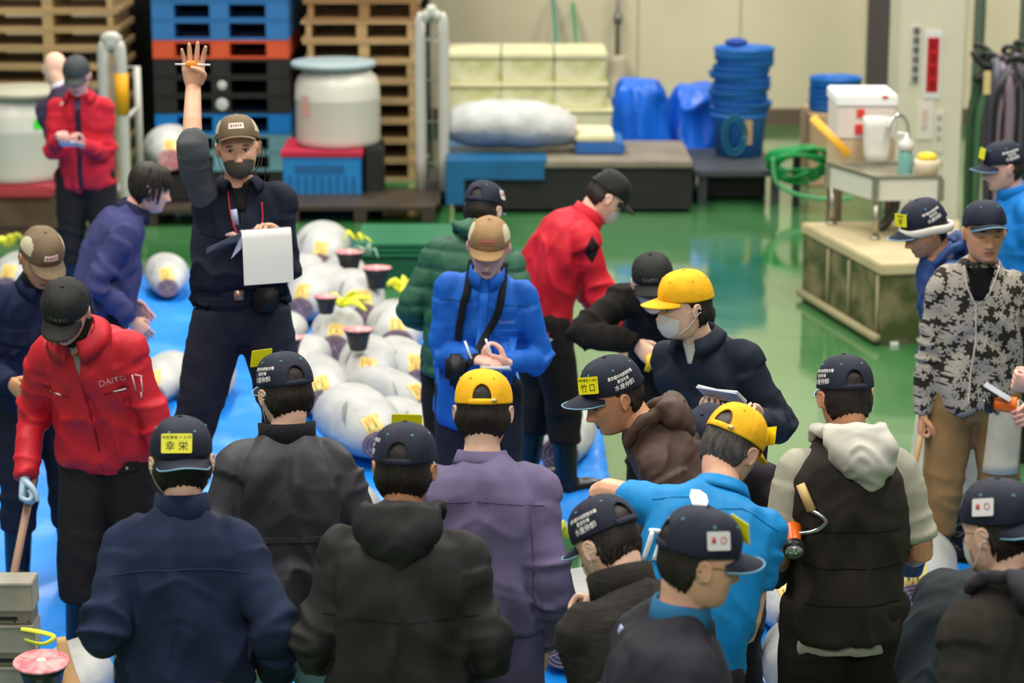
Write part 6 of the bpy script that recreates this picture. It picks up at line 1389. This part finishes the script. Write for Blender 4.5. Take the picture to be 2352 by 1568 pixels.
    # black phone and hook in the left hand are hidden; paper in the right
def P_blue():
    p = skeleton(1124, 503, 176, H=1.70, lean=2, stoop=12, hp=22, hy=0, hr=-3, side=-5, L=(-.14, .25, 1.05), R=(.0, .27, 1.065), Lh=(-1, -.3, -.3), Rh=(1, -.3, -.3))
    person(p, 'young man in a bright blue jacket and tan cap writing in a notebook'); body(p, 'pink', eyes='down', hands=('hold', 'pinch'), hd=(Vector((.75, .25, .25)), Vector((-.8, .3, .1))), hn=(Vector((.1, -.6, .8)), Vector((0, -.3, -1)))); hair(p, 'short'); cap(p, 'tan', tilt=4)
    m = JN('azure_jacket', '#0e5fc0', rough=.65, spec=.35); dk = JN('azure_dark', '#0a3f86'); o, bv, me = jacket(p, m, wd=1.0, fold=.009, sr=1.05, hem=.07, bell=.0, seed=51); collar(p, m, h=.052, r=.070, kind='shirt', gap=12, flare=.002, parent=o); D = p.C
    patch(bv, D, [(-.018, -.05), (.018, -.05), (.012, -.62), (-.018, -.62)], 1, .005, 12).build('placket', m, o)
    patch(bv, D, [(-.155, -.21), (-.055, -.21), (-.055, -.24), (-.155, -.24)], 1, .006).build('pocket_flap', m, o); patch(bv, D, [(-.155, -.24), (-.10, -.262), (-.10, -.262), (-.055, -.24)], 1, .006).build('pocket_flap', m, o)
    patch(bv, D, [(-.155, -.245), (-.055, -.245), (-.055, -.36), (-.155, -.36)], 1, .0035).build('chest_pocket', m, o)
    g = MB(); seam(bv, D, [(-.19, -.115), (-.05, -.09)], 1, .002, 0, mb=g); seam(bv, D, [(.19, -.115), (.05, -.09)], 1, .002, 0, mb=g); g.build('yoke_seam', dk, o)
    letter(bv, D, 'DAITO', .022, -.105, -.175, 1).build('lettering', mat('silver_thread2', '#9fb3d8', .6), o)
    bk = JN('strap_black', '#17191d'); g = MB(); pr = lambda u, w_, l=.016: project(bv, D, u, w_, 1, l)
    g.tube([D @ Vector((.07, -.02, .05)), pr(.075, -.05), pr(.085, -.10), pr(.09, -.16), pr(.095, -.21), pr(.095, -.27)], [.016]*6, 8, flat=.3, smooth=5, xax=(1, 0, 0)); g.tube([D @ Vector((-.07, -.02, .05)), pr(-.075, -.05), pr(-.068, -.11), pr(-.05, -.17), pr(-.02, -.23), pr(.02, -.28), pr(.06, -.33)], [.016]*7, 8, flat=.3, smooth=5, xax=(1, 0, 0)); st = g.build('neck_strap', bk, p.root)
    g = MB(); g.box(pr(.085, -.32, .05), (.085, .07, .12)); g.box(pr(.085, -.42, .045), (.06, .06, .10)); g.build('camera_pouch', mat('pouch_black2', '#15161a', .55), st, bevel=.018)
    l = legs(p, NAVYT); nb(p, (-.10, .34, 1.045), 'small white notebook in the hands of the man in the bright blue jacket', sz=(.12, .08), tilt=20)
    for a, b2, lb in (((.0, .30, 1.06), (.035, .28, 1.15), 'white pen in the writing hand of the man in the bright blue jacket'), ((-.09, .29, 1.06), (-.055, .30, 1.165), 'white stylus upright in the notebook hand of the man in the bright blue jacket')): stick('pen', p.M @ Vector(a), p.M @ Vector(b2), .005, M_WTAG, lb, 'pen')
def P_puffer():
    p = skeleton(1116, 414, -12, H=1.72, lean=8, stoop=14, hp=18, hy=-12, side=5, L=(-.18, .24, .95), R=(.22, .22, .95), Lh=(-.8, -.4, 0), Rh=(.8, -.4, 0))
    person(p, 'man seen from behind in a quilted dark green down jacket and navy cap'); body(p, 'pale', eyes=None, brow=False, vox=.005, hands=(None, None)); hair(p, 'short'); cap(p, 'navy', tilt=-4, textside=False, whitecard=True)
    m = JN('puffer_green', '#23563f', rough=.6, spec=.35); o, bv, me = jacket(p, m, wd=1.04, dp=1.1, fold=.006, sr=1.2, puff=.085, hem=.02, vox=.010, shl=1.05); hood(p, m, wid=.11, drop=.05, out=.02, up=.05); legs(p, BLKT)
def P_redback():
    p = skeleton(1425, 396, -72, H=1.74, lean=7, stoop=34, hp=36, hy=-6, L=(-.22, .40, .80), R=(.22, .34, .78), Lh=(-.5, -.5, -.3), Rh=(.5, -.5, -.3), feet=((-.12, .0), (.12, .12)))
    person(p, 'man in a red jacket bending to the right, with a black cap and white mask'); body(p, 'pale', eyes='down', vox=.0045, hands=(None, 'relax')); hair(p, 'short'); cap(p, 'black', tilt=-4, textside=False); mask(p)
    m = JN('red_back', '#c81e30', rough=.6); o, bv, me = jacket(p, m, wd=1.05, dp=1.1, fold=.010, sr=1.2, hem=.0, seed=61); collar(p, m, h=.06, r=.078, parent=o)
    D = Matrix.Translation(p.S['R'].lerp(p.E['R'], .25)) @ rz(-90)
    patch(bv, Matrix.Translation(p.S['R'].lerp(p.E['R'], .12)) @ rz(-90), [(0, .065), (.042, .0), (0, -.065), (-.042, 0)], 1, .005).build('sleeve_patch', JN('black_patch', '#1b191a'), o)
    g = MB(); c = p.pel+Vector((0, -.01, -.085)); g.tube([c+Vector((.185*math.cos(a), .137*math.sin(a), 0)) for a in [2*math.pi*i/40 for i in range(41)]], .014, 8); g.build('shirt_hem', JN('white_hem', '#cfcfcb'), p.root); legs(p, BLKT, wide=1.05)
def P_blackfleece():
    p = skeleton(1494, 583, 166, H=1.70, lean=20, stoop=36, hp=18, hy=6, hr=4, L=(-.10, .42, .82), R=(.07, .44, 1.07), Lh=(-.8, -.4, .2), Rh=(8, -.2, .4), feet=((-.14, 0), (.12, .05)))
    person(p, 'man in a black fleece and black cap bending forward, handling a yellow slip'); body(p, 'pale', eyes=None, hands=(None, 'hold'), hd=(None, Vector((-.7, .2, -.5))), hn=(None, Vector((-.2, -1, -.2)))); hair(p, 'short'); cap(p, 'black', tilt=2)
    m = JN('black_fleece', '#1a1815', rough=.95); o, bv, me = jacket(p, m, wd=1.06, dp=1.05, fold=.010, sr=1.15, hem=.0, seed=71); collar(p, JN('blue_collar', '#1f2b4d'), h=.03, r=.07, kind='shirt', gap=20, parent=o)
    g = MB(); M = p.Mh; g.tube([M @ Vector((-.06, .075, -.012)), M @ Vector((-.03, .104, -.016)), M @ Vector((0, .115, -.018)), M @ Vector((.03, .104, -.016)), M @ Vector((.06, .075, -.012))], .011, 8, smooth=4); g.build('glasses', mat('clear_plastic', '#d7d3d2', .2, spec=.7), p.root)
    legs(p, BLKT); w = p.M @ (p.Wr['R']+Vector((-.075, .04, -.075))); g = MB(); g.tube([w+Vector((-.01, 0, .04)), w, w+Vector((-.02, 0, -.035))], [.02, .032, .018], 10, flat=.35); tag(g.build('paper_slip', mat('slip_yellow', '#e9c222', .5)), 'small crumpled yellow slip in the hand of the man in black fleece', 'slip')
def P_navyshirt():
    p = skeleton(1578, 618, 146, H=1.76, lean=4, stoop=12, side=8, hp=2, hy=-36, hr=0, L=(-.26, .26, 1.20), R=(-.10, .30, 1.20), Lh=(-.7, -.4, -.5), Rh=(.7, -.4, -.5))
    person(p, 'young man in a yellow cap, white mask and navy work shirt reading a notebook'); body(p, 'pale', eyes='open', hands=('hold', 'hold'), hn=(Vector((0, -.3, 1)), Vector((0, -.2, 1)))); hair(p, 'mid', thick=.013); cap(p, 'yellow', tilt=-3); mask(p)
    m = JN('navy_shirt', '#1a2231', rough=.75); o, bv, me = jacket(p, m, wd=1.0, fold=.009, sr=1.12, hem=.05, bell=.01, seed=81); collar(p, m, h=.040, r=.076, kind='shirt', gap=25, flare=.018, parent=o); D = p.C
    patch(bv, D, [(-.03, .0), (.03, .0), (.008, -.07), (-.008, -.07)], 1, .004).build('undershirt', JN('white_tee', '#c7cdc4'), o)
    patch(bv, D, [(-.15, -.20), (-.07, -.195), (-.07, -.208), (-.15, -.218)], 1, .007).build('pocket_paper', mat('paper_cream', '#c7bfae', .7), o)
    legs(p, NAVYT); nb(p, (-.18, .36, 1.31), 'open white notebook read by the man in the yellow cap', sz=(.16, .09), tilt=35)
def P_brown():
    p = skeleton(1388, 820, 80, H=1.76, lean=10, stoop=26, hp=20, hy=24, L=(-.2, .25, .95), R=(.2, .3, .95))
    person(p, 'man in a brown hooded windbreaker looking down left, navy cap with a yellow tag'); body(p, 'tan', eyes='down', hands=(None, None)); hair(p, 'short', thick=.006); cap(p, 'navy', tilt=3, brimdroop=.012, tagtext=('竹 口', '仲卸業者 ✧ 2003'), tagaz=-34, tagz=.048, tagtilt=4)
    m = JN('brown_windbreaker', '#4a382f', rough=.65, spec=.35); o, bv, me = jacket(p, m, wd=1.04, dp=.95, fold=.012, sr=1.0, hem=.05, seed=91); hood(p, m, wid=.11, drop=.12, out=.012); legs(p, BLKT)
def P_behindteal():
    p = skeleton(1614, 948, 158, H=1.60, lean=20, stoop=26, hp=36, hy=-10, side=-12, L=(-.30, .42, .86), R=(.2, .3, .9), Lh=(-.8, -.2, 0))
    p2 = p; person(p, 'man in a black jacket bowing behind the turquoise polo, navy cap'); body(p, 'tan', eyes=None, hands=('hold', None), hn=(Vector((.5, -.6, 0)), None)); hair(p, 'short'); cap(p, 'navy', tilt=0, tagtext=('', ''), tagaz=0, tagz=.06)
    m = JN('plum_black', '#29252b'); o, bv, me = jacket(p, m, wd=1.1, dp=1.05, fold=.011, sr=1.2, seed=95, hem=.05); collar(p, m, h=.05, parent=o); legs(p, BLKT)
def P_teal():
    p = skeleton(1716, 930, -8, H=1.80, lean=12, stoop=26, hp=30, hy=-34, hr=6, side=12, L=(-.16, .42, 1.10), R=(.08, .34, .98), Lh=(-12, 2.2, 1.2), Rh=(.5, -.5, -.2), feet=((-.14, 0), (.14, .03)), shw=.145)
    person(p, 'man in a turquoise blue polo with a white fish print, bending under a yellow cap'); body(p, 'mid', eyes=None, hands=(None, None), forearm=True); hair(p, 'short', m=M_GREY, thick=.009); cap(p, 'yellow', tilt=-6, tagtext=('', ''), tagaz=40)
    m = JN('turquoise_polo', '#0c82c4', rough=.6, b2=.2); o, bv, me = jacket(p, m, wd=1.0, dp=1.0, fold=.007, sr=1.12, hem=.0, seed=99, sleeve='tee', cuff=False, shl=1.05); collar(p, m, h=.038, r=.072, kind='shirt', parent=o, flare=.006); D = p.C
    dk = JN('turquoise_dark', '#0a6397'); g = MB(); seam(bv, D, [(-.19, -.10), (-.07, -.075), (.0, -.10), (.07, -.075), (.19, -.10)], -1, .0015, .0005, mb=g); g.build('yoke_seam', dk, o)
    wm = mat('print_white', '#e4e8ea', .6); fish = [(-.045, .0), (-.035, .022), (-.012, .034), (.012, .030), (.03, .012), (.045, .004), (.062, .018), (.058, -.002), (.066, -.018), (.045, -.006), (.025, -.012), (.0, -.018), (-.025, -.015)]
    g = MB(); ang = -.95; n = len(fish); cc = [(x*math.cos(ang)-y*math.sin(ang)-.06, x*math.sin(ang)+y*math.cos(ang)-.088) for x, y in fish]; ctr = (sum(a for a, b in cc)/n, sum(b for a, b in cc)/n)
    V = [project(bv, D, ctr[0], ctr[1], -1, .003)]+[project(bv, D, a, b, -1, .003) for a, b in cc]; g.add(V, [(0, 1+i, 1+(i+1) % n) for i in range(n)]); g.build('fish_print', wm, o)
    g = MB(); pts = [(-.13, -.155), (-.10, -.175), (-.085, -.20), (-.07, -.17), (-.045, -.16), (-.035, -.185), (-.055, -.20), (-.065, -.185)]
    seam(bv, D, pts, -1, .006, .001, mb=g, n=4); seam(bv, D, [(-.02, -.215), (-.01, -.18), (.015, -.18), (.02, -.20)], -1, .005, .001, mb=g, n=4); g.build('curl_print', wm, o)
    g = MB(); 
    for u in (-.165, -.135, -.105): seam(bv, D, [(u, -.20), (u-.006, -.285)], -1, .009, .0, mb=g, n=5)
    seam(bv, D, [(-.175, -.20), (-.095, -.20)], -1, .008, .0, mb=g, n=5); letter(bv, D, 'e', .08, -.045, -.24, -1, bold=.03, mb=g); letter(bv, D, 'm', .08, .05, -.24, -1, bold=.03, mb=g); g.build('lettering', wm, o); legs(p, BLKT)
def P_vest():
    p = skeleton(1940, 813, 4, H=1.71, lean=2, stoop=8, hp=12, hy=8, L=(-.12, .22, 1.02), R=(.14, .24, 1.02), Lh=(-1.4, -.6, -.3), Rh=(1.4, -.6, -.3), shw=.165)
    person(p, 'man seen from behind in a black padded vest over a grey hooded shirt'); body(p, 'tan', eyes=None, brow=False, hands=(None, None), forearm=True); hair(p, 'short', thick=.008); cap(p, 'navy', tilt=-2, tagtext=None)
    g_ = JN('grey_hoodie', '#a9a796', rough=.9); h, bvh_, me_ = jacket(p, g_, name='hooded_shirt', wd=.98, dp=.98, fold=.006, sr=1.12, hem=.06, sleeve='short', cuff=False, seed=101, bell=.01)
    m = JN('black_vest', '#2b2722', rough=.8); o, bv, me = jacket(p, m, name='vest', wd=1.0, dp=1.08, grow=.010, fold=.007, hem=.015, armless=True, seed=103, shl=.93, blouse=.0); D = p.C
    g = MB()
    for w_ in (-.27, -.39, -.51): seam(bv, D, [(-.155, w_+.006), (-.1, w_-.004), (0, w_-.004), (.1, w_-.002), (.155, w_+.004)], -1, .003, -.0005, mb=g)
    g.build('quilting', JN('vest_dark', '#14110e'), o)
    hood(p, JN('hood_grey', '#c2c1b5', rough=.9), wid=.115, drop=.175, out=.05, side=.05, fold=.014); l = legs(p, JN('track_black', '#221e1a'), wide=1.18, tuck=False, fold=.010)
    lb = bvh_of(l.data); gg = MB(); letter(lb, Matrix.Translation((-.10, 0, .52)) @ rz(-55), '10', .05, 0, 0, -1, mb=gg); gg.build('leg_print', M_WHITE, l)
    w = p.M @ Vector((-.175, -.08, 1.27)); gg = MB(); gg.tube([w+Vector((0, 0, .04)), w+Vector((.035, -.02, -.04))], [.015, .016], 12); hk = gg.build('fish_hook', mat('hook_pale', '#d9b878', .5)); tag(hk, 'steel hook with a pale wooden handle under the arm of the black vest', 'hook')
    gg = MB(); a = w+Vector((.035, -.02, -.04)); gg.tube([a, a+Vector((.03, -.01, -.015)), a+Vector((.045, -.015, -.035)), a+Vector((.02, -.01, -.06)), a+Vector((-.03, .0, -.075)), a+Vector((-.06, .02, -.08))], [.008, .0075, .007, .0065, .006, .005], 10, smooth=5); gg.build('hook_steel', mat('chrome', '#c4c6c4', .15, metal=.9), hk)
    light(p.M @ Vector((-.200, -.13, 1.125)), Vector((.05, 1, .45)), 'round flashlight with a clear lens under the elbow of the black vest', 1.0)
def P_fleece():
    p = skeleton(1362, 1138, 26, H=1.66, lean=10, stoop=24, hp=30, hy=18, L=(-.04, .36, 1.14), R=(.16, .3, 1.0), Lh=(-.6, -.5, -.3), Rh=(.5, -.5, -.3))
    person(p, 'man with a white mask in a dark heather fleece jacket, bottom centre, looking down left'); body(p, 'pale', eyes=None, hands=('hold', None), hn=(Vector((.5, -.2, .6)), None)); hair(p, 'short', thick=.006); cap(p, 'navy', tilt=-4); mask(p)
    m = mat('cloth_heather', '#2e2c29', .95, var=.25, vs=30, bump=.6, bs=200, bump2=.3, bs2=13, stretch=(1, 1, 5), spec=.2); o, bv, me = jacket(p, m, wd=1.06, dp=1.0, fold=.010, sr=1.1, hem=.06, seed=111, blouse=.01); collar(p, m, h=.065, r=.084, parent=o, flare=.008); legs(p, BLKT)
    w = p.M @ (p.Wr['L']+Vector((.03, .06, .0))); g = MB(); g.tube([w+Vector((-.02, 0, .10)), w+Vector((.04, -.02, -.08))], .008, 8); tag(g.build('hook_shaft', mat('shaft_dark', '#3d332c', .5)), 'dark tool shaft in the hand beside the lilac sleeve', 'tool')
def P_glasses():
    p = skeleton(1612, 1163, -78, H=1.78, lean=-2, stoop=10, hp=8, hy=2, L=(-.25, .1, .9), R=(.24, .12, .9))
    person(p, 'man with glasses in a dark grey jacket facing right, bottom centre'); body(p, 'mid', eyes='open', hands=('relax', 'relax')); hair(p, 'short'); cap(p, 'navy', tilt=-6, tagtext=('', ''), tagaz=-10, whitecard=True, textside=False); glasses(p)
    m = JN('slate_jacket', '#2a2b33', rough=.75); o, bv, me = jacket(p, m, wd=1.05, dp=1.12, fold=.009, sr=1.1, hem=.05, seed=121); collar(p, JN('teal_collar', '#2b6d96'), h=.05, parent=o)
    patch(bv, p.C @ rz(150), [(-.013, -.06), (.013, -.06), (.011, -.078), (-.011, -.078)], 1, .003).build('back_logo', mat('logo_periwinkle', '#a9b2dc', .6), o); legs(p, BLKT)
def P_corner():
    p = skeleton(2290, 1098, 30, H=1.76, lean=4, stoop=12, hp=10, hy=12, L=(-.2, .2, 1.0), R=(.2, .22, 1.0), Lh=(-1, -.4, -.3), Rh=(1, -.4, -.3))
    person(p, 'man at the bottom right corner in a dark olive jacket with a grey hood'); body(p, 'pale', eyes=None, hands=(None, None)); hair(p, 'short'); cap(p, 'navy', tilt=-4, back=True, tagtext=('堀', '仲卸業者 2'), tagaz=-26, tagz=.05, textside=False, whitecard=True); mask(p); glasses(p)
    m = JN('olive_black', '#2a2822', rough=.9); o, bv, me = jacket(p, m, wd=1.12, dp=1.1, fold=.010, sr=1.1, hem=.08, seed=131, shl=1.06); hood(p, JN('hood_slate', '#34323a', rough=.7), wid=.14, drop=.14, out=.05, side=.03); legs(p, BLKT)
    g = MB(); w = p.M @ Vector((-.20, -.14, .98)); g.tube([w, w+Vector((.01, 0, -.1))], .014, 10); tag(g.build('fish_hook', mat('hook_wood', '#d8a24a', .5)), 'wooden hook handle at the bottom edge beside the dark olive jacket', 'hook')
def P_bent():
    p = skeleton(2380, 1150, -50, H=1.56, lean=16, stoop=24, hp=36, L=(-.2, .4, .8), R=(.2, .4, .8))
    person(p, 'man in a dark teal and black jacket bending down behind the bottom right corner man'); body(p, 'mid', eyes=None, hands=(None, None)); hair(p, 'short'); cap(p, 'navy')
    m = JN('teal_black', '#1d272b', rough=.8); o, bv, me = jacket(p, m, wd=1.05, dp=1.1, fold=.011, sr=1.0, hem=.08, seed=141, bell=.02); collar(p, m, parent=o); legs(p, BLKT)
def floral():
    if 'floral' in MATS: return MATS['floral']
    m = mat('floral', '#1e1b18', .85, bump=.4, bs=260); N = m.node_tree.nodes; L = m.node_tree.links; b = N['Principled BSDF']; tc = N.new('ShaderNodeTexCoord')
    def n(t, **k):
        q = N.new(t)
        for a, v in k.items(): setattr(q, a, v)
        return q
    prev = None
    for sc_, petals, off in ((16, 6, 0), (27, 5, 3.3)):
        mp = n('ShaderNodeMapping'); mp.inputs['Location'].default_value = (off, off*.7, off*1.3); L.new(tc.outputs['Object'], mp.inputs[0])
        sx = n('ShaderNodeSeparateXYZ'); L.new(mp.outputs[0], sx.inputs[0])
        ad = n('ShaderNodeMath', operation='MULTIPLY_ADD'); ad.inputs[1].default_value = .8; L.new(sx.outputs[1], ad.inputs[0]); L.new(sx.outputs[0], ad.inputs[2])
        cb = n('ShaderNodeCombineXYZ'); L.new(ad.outputs[0], cb.inputs[0]); L.new(sx.outputs[2], cb.inputs[1])
        v = n('ShaderNodeTexVoronoi', voronoi_dimensions='2D'); v.inputs['Scale'].default_value = sc_; L.new(cb.outputs[0], v.inputs['Vector'])
        su = n('ShaderNodeVectorMath', operation='SUBTRACT'); L.new(cb.outputs[0], su.inputs[0]); L.new(v.outputs['Position'], su.inputs[1])
        s2 = n('ShaderNodeSeparateXYZ'); L.new(su.outputs[0], s2.inputs[0]); at = n('ShaderNodeMath', operation='ARCTAN2'); L.new(s2.outputs[1], at.inputs[0]); L.new(s2.outputs[0], at.inputs[1])
        mu = n('ShaderNodeMath', operation='MULTIPLY_ADD'); mu.inputs[1].default_value = petals/2; L.new(at.outputs[0], mu.inputs[0]); L.new(v.outputs['Color'], mu.inputs[2])
        si = n('ShaderNodeMath', operation='COSINE'); L.new(mu.outputs[0], si.inputs[0]); ab = n('ShaderNodeMath', operation='ABSOLUTE'); L.new(si.outputs[0], ab.inputs[0])
        rr = n('ShaderNodeMath', operation='MULTIPLY_ADD'); rr.inputs[1].default_value = .36; rr.inputs[2].default_value = .13; L.new(ab.outputs[0], rr.inputs[0])
        cm = n('ShaderNodeMath', operation='GREATER_THAN'); L.new(rr.outputs[0], cm.inputs[0]); L.new(v.outputs['Distance'], cm.inputs[1])
        if prev is None: prev = cm
        else:
            mx = n('ShaderNodeMath', operation='MAXIMUM'); L.new(prev.outputs[0], mx.inputs[0]); L.new(cm.outputs[0], mx.inputs[1]); prev = mx
    mx = N.new('ShaderNodeMix'); mx.data_type = 'RGBA'; mx.inputs[6].default_value = hexc('#262119'); mx.inputs[7].default_value = hexc('#a59f93'); L.new(prev.outputs[0], mx.inputs[0]); L.new(mx.outputs[2], b.inputs['Base Color']); return m
def P_floral():
    p = skeleton(2262, 458, 172, H=1.80, lean=1, stoop=8, hp=0, hy=14, shw=.148, L=None, R=(.22, .05, .80), Lh=(-1, -.3, -.3), Rh=(.7, -.4, 0), feet=((-.15, 0), (.15, .02)))
    person(p, 'man in a black and white flower patterned zip jacket and tan trousers'); body(p, 'tan', eyes='down', hands=(None, 'fist')); hair(p, 'short', thick=.006); cap(p, 'navy', tilt=8, tagtext=None, brimdroop=.012)
    m = floral(); o, bv, me = jacket(p, m, wd=.95, fold=.010, sr=1.0, hem=-.02, seed=151); D = p.C
    patch(bv, D, [(-.06, .02), (.075, .02), (.03, -.13), (-.01, -.13)], 1, .005).build('black_tee', JN('black_tee', '#0e0e10'), o)
    g = MB(); seam(bv, D, [(.075, .0), (.06, -.08), (.022, -.15), (.015, -.30), (.03, -.44), (.035, -.58)], 1, .004, .002, mb=g); seam(bv, D, [(-.07, -.0), (-.03, -.10), (.012, -.15)], 1, .003, .002, mb=g); g.build('zip', mat('zip_white', '#c9c5ba', .5), o)
    l = legs(p, JN('tan_trousers', '#8d7048'), wide=1.02, bcol='#2a2a28')
    t = MB(); lb = bvh_of(l.data); patch(lb, Matrix.Translation(p.pel), [(-.20, -.04), (-.06, -.04), (-.04, -.36), (-.19, -.36)], 1, .012, 8).build('towel', mat('towel_cream', '#d6ceb8', .9, var=.08, vs=20, bump=.6, bs=120), l)
    w = p.M @ (p.Wr['R']+Vector((.0, .02, -.08))); a = w+Vector((.01, 0, .08)); b2 = w+Vector((-.07, -.06, -.34)); o2 = stick('hook_stick', a, b2, .012, mat('stick_tan', '#c9a56c', .5), 'pale wooden hook stick with a metal end held beside the tan trousers', 'stick'); g = MB(); g.tube([b2, b2+Vector((0, 0, -.05)), b2+Vector((0, -.01, -.12))], [.013, .01, .004], 10); g.build('metal_end', mat('chrome', '#c4c6c4', .15, metal=.9), o2)
def P_beard():
    p = skeleton(2108, 458, 98, H=1.72, lean=4, stoop=16, hp=22, hy=6, L=(-.16, .16, .84), R=(.2, .1, .86), feet=((-.1, 0), (.1, .04)))
    person(p, 'bearded man with glasses in a blue hooded coat and white apron, facing left'); body(p, 'tan', eyes='down', beard=True, hands=('fist', None)); hair(p, 'short'); cap(p, 'navy', tilt=0, tagtext=('堺', '仲卸業者'), tagaz=-12, tagz=.055); glasses(p)
    g = MB(); M = p.Mh; g.tube([M @ Vector((.06, .085, .022)), M @ Vector((0, .108, .030)), M @ Vector((-.06, .085, .022)), M @ Vector((-.090, .0, .010)), M @ Vector((-.085, -.07, -.01)), M @ Vector((0, -.115, -.03)), M @ Vector((.085, -.07, -.01)), M @ Vector((.09, 0, .01)), M @ Vector((.06, .085, .022))], .020, 10, smooth=5, flat=.55, xax=M.to_3x3() @ Vector((0, 0, 1))); g.build('head_towel', mat('towel_white', '#d9d5cc', .9, bump=.6, bs=120), p.root)
    m = JN('denim_blue_coat', '#25447c', rough=.6, spec=.35); o, bv, me = jacket(p, m, wd=1.0, dp=1.12, fold=.013, sr=1.2, hem=.05, seed=161); hood(p, m, wid=.115, drop=.13, out=.04); collar(p, JN('orange_lining', '#c08a4a'), h=.03, r=.066, parent=o)
    legs(p, BLKT); g = MB(); rings = []
    for i in range(8):
        t_ = i/7; z = .92-t_*.62; hw = .19+.02*t_; rings.append([Vector((hw*math.cos(a), (.145+.05*t_)*math.sin(a)+.01+.01*t_, z)) for a in [math.radians(-25+230*j/24) for j in range(25)]])
    V = [v for r in rings for v in r]; g.add(V+[v*0.985+Vector((0, 0, .006)) for v in V], [(i*25+j, i*25+j+1, i*25+26+j, i*25+25+j) for i in range(7) for j in range(24)]+[(200+i*25+j, 200+i*25+25+j, 200+i*25+26+j, 200+i*25+j+1) for i in range(7) for j in range(24)]); g.build('apron', JN('white_apron', '#cfcdbd', rough=.8), p.root)
    w = p.M @ (p.Wr['L']+Vector((0, .02, -.06))); stick('hook_stick', w+Vector((0, 0, .08)), w+Vector((.08, -.1, -.5)), .011, mat('stick_dark', '#6f5c3e', .6), 'dark wooden stick held at the side of the blue hooded coat', 'stick')
def P_cyan():
    p = skeleton(2305, 322, 96, H=1.70, lean=3, stoop=10, hp=8, hy=0)
    person(p, 'man in a bright azure jacket at the upper right, facing left'); body(p, 'pink', eyes='open', vox=.005, hands=(None, None)); hair(p, 'short'); cap(p, 'navy', tagtext=('', ''), tagaz=0, tagz=.06)
    m = JN('azure_bright', '#1078c8', rough=.6); o, bv, me = jacket(p, m, vox=.011, wd=1.05); collar(p, m, h=.05, parent=o, flare=.01); legs(p, BLKT)
def P_edge():
    p = skeleton(2420, 556, 92, H=1.72, lean=2, stoop=8, hp=12, L=(-.08, .40, 1.12), R=(.08, .36, .98), Lh=(-.6, -.3, -.6), Rh=(.6, -.3, -.6))
    w_ = p.M @ p.Wr['L']; d_ = on(2335, 835, w_.z)-w_
    p.loc = p.loc+Vector((d_.x, 0, 0)); p.M = Matrix.Translation(p.loc) @ rz(p.yaw)
    person(p, 'person at the right edge with a clenched fist and an orange flashlight'); body(p, 'pink', eyes=None, hands=('fist', 'hold'), hn=(Vector((.8, -.3, .2)), Vector((-1, 0, .3)))); hair(p, 'short')
    m = JN('ink_jacket', '#1c1e2a'); o, bv, me = jacket(p, m, wd=1.0, seed=171); legs(p, NAVYT)
    light(p.M @ (p.Wr['R']+Vector((-.0, .17, .03))), Vector((.95, -.25, .0)), 'orange flashlight with a black ring pointed left at the right edge', 1.15)
    g = MB(); g.box(p.M @ (p.Wr['R']+Vector((-.02, .16, .085))), (.12, .07, .003), M=(rz(-20) @ ry(28)).to_3x3()); tag(g.build('paper_card', mat('card_grey', '#a9adb5', .5), smooth=False), 'pale grey card above the orange flashlight at the right edge', 'card')
PEOPLE = dict(caller=P_caller, farred=P_farred, bald=P_bald, purple=P_purple, browncap=P_browncap, red=P_red, koei=P_koei, greyjkt=P_greyjkt, hood=P_hood, overall=P_overall, blue=P_blue, puffer=P_puffer, redback=P_redback, blackfleece=P_blackfleece, navyshirt=P_navyshirt, brown=P_brown, behindteal=P_behindteal, teal=P_teal, vest=P_vest, fleece=P_fleece, glasses=P_glasses, corner=P_corner, bent=P_bent, floral=P_floral, beard=P_beard, cyan=P_cyan, edge=P_edge)
import time as _t
for _n, _f in PEOPLE.items():
    if want(_n):
        _a = _t.time(); _f(); print('built', _n, round(_t.time()-_a, 1))
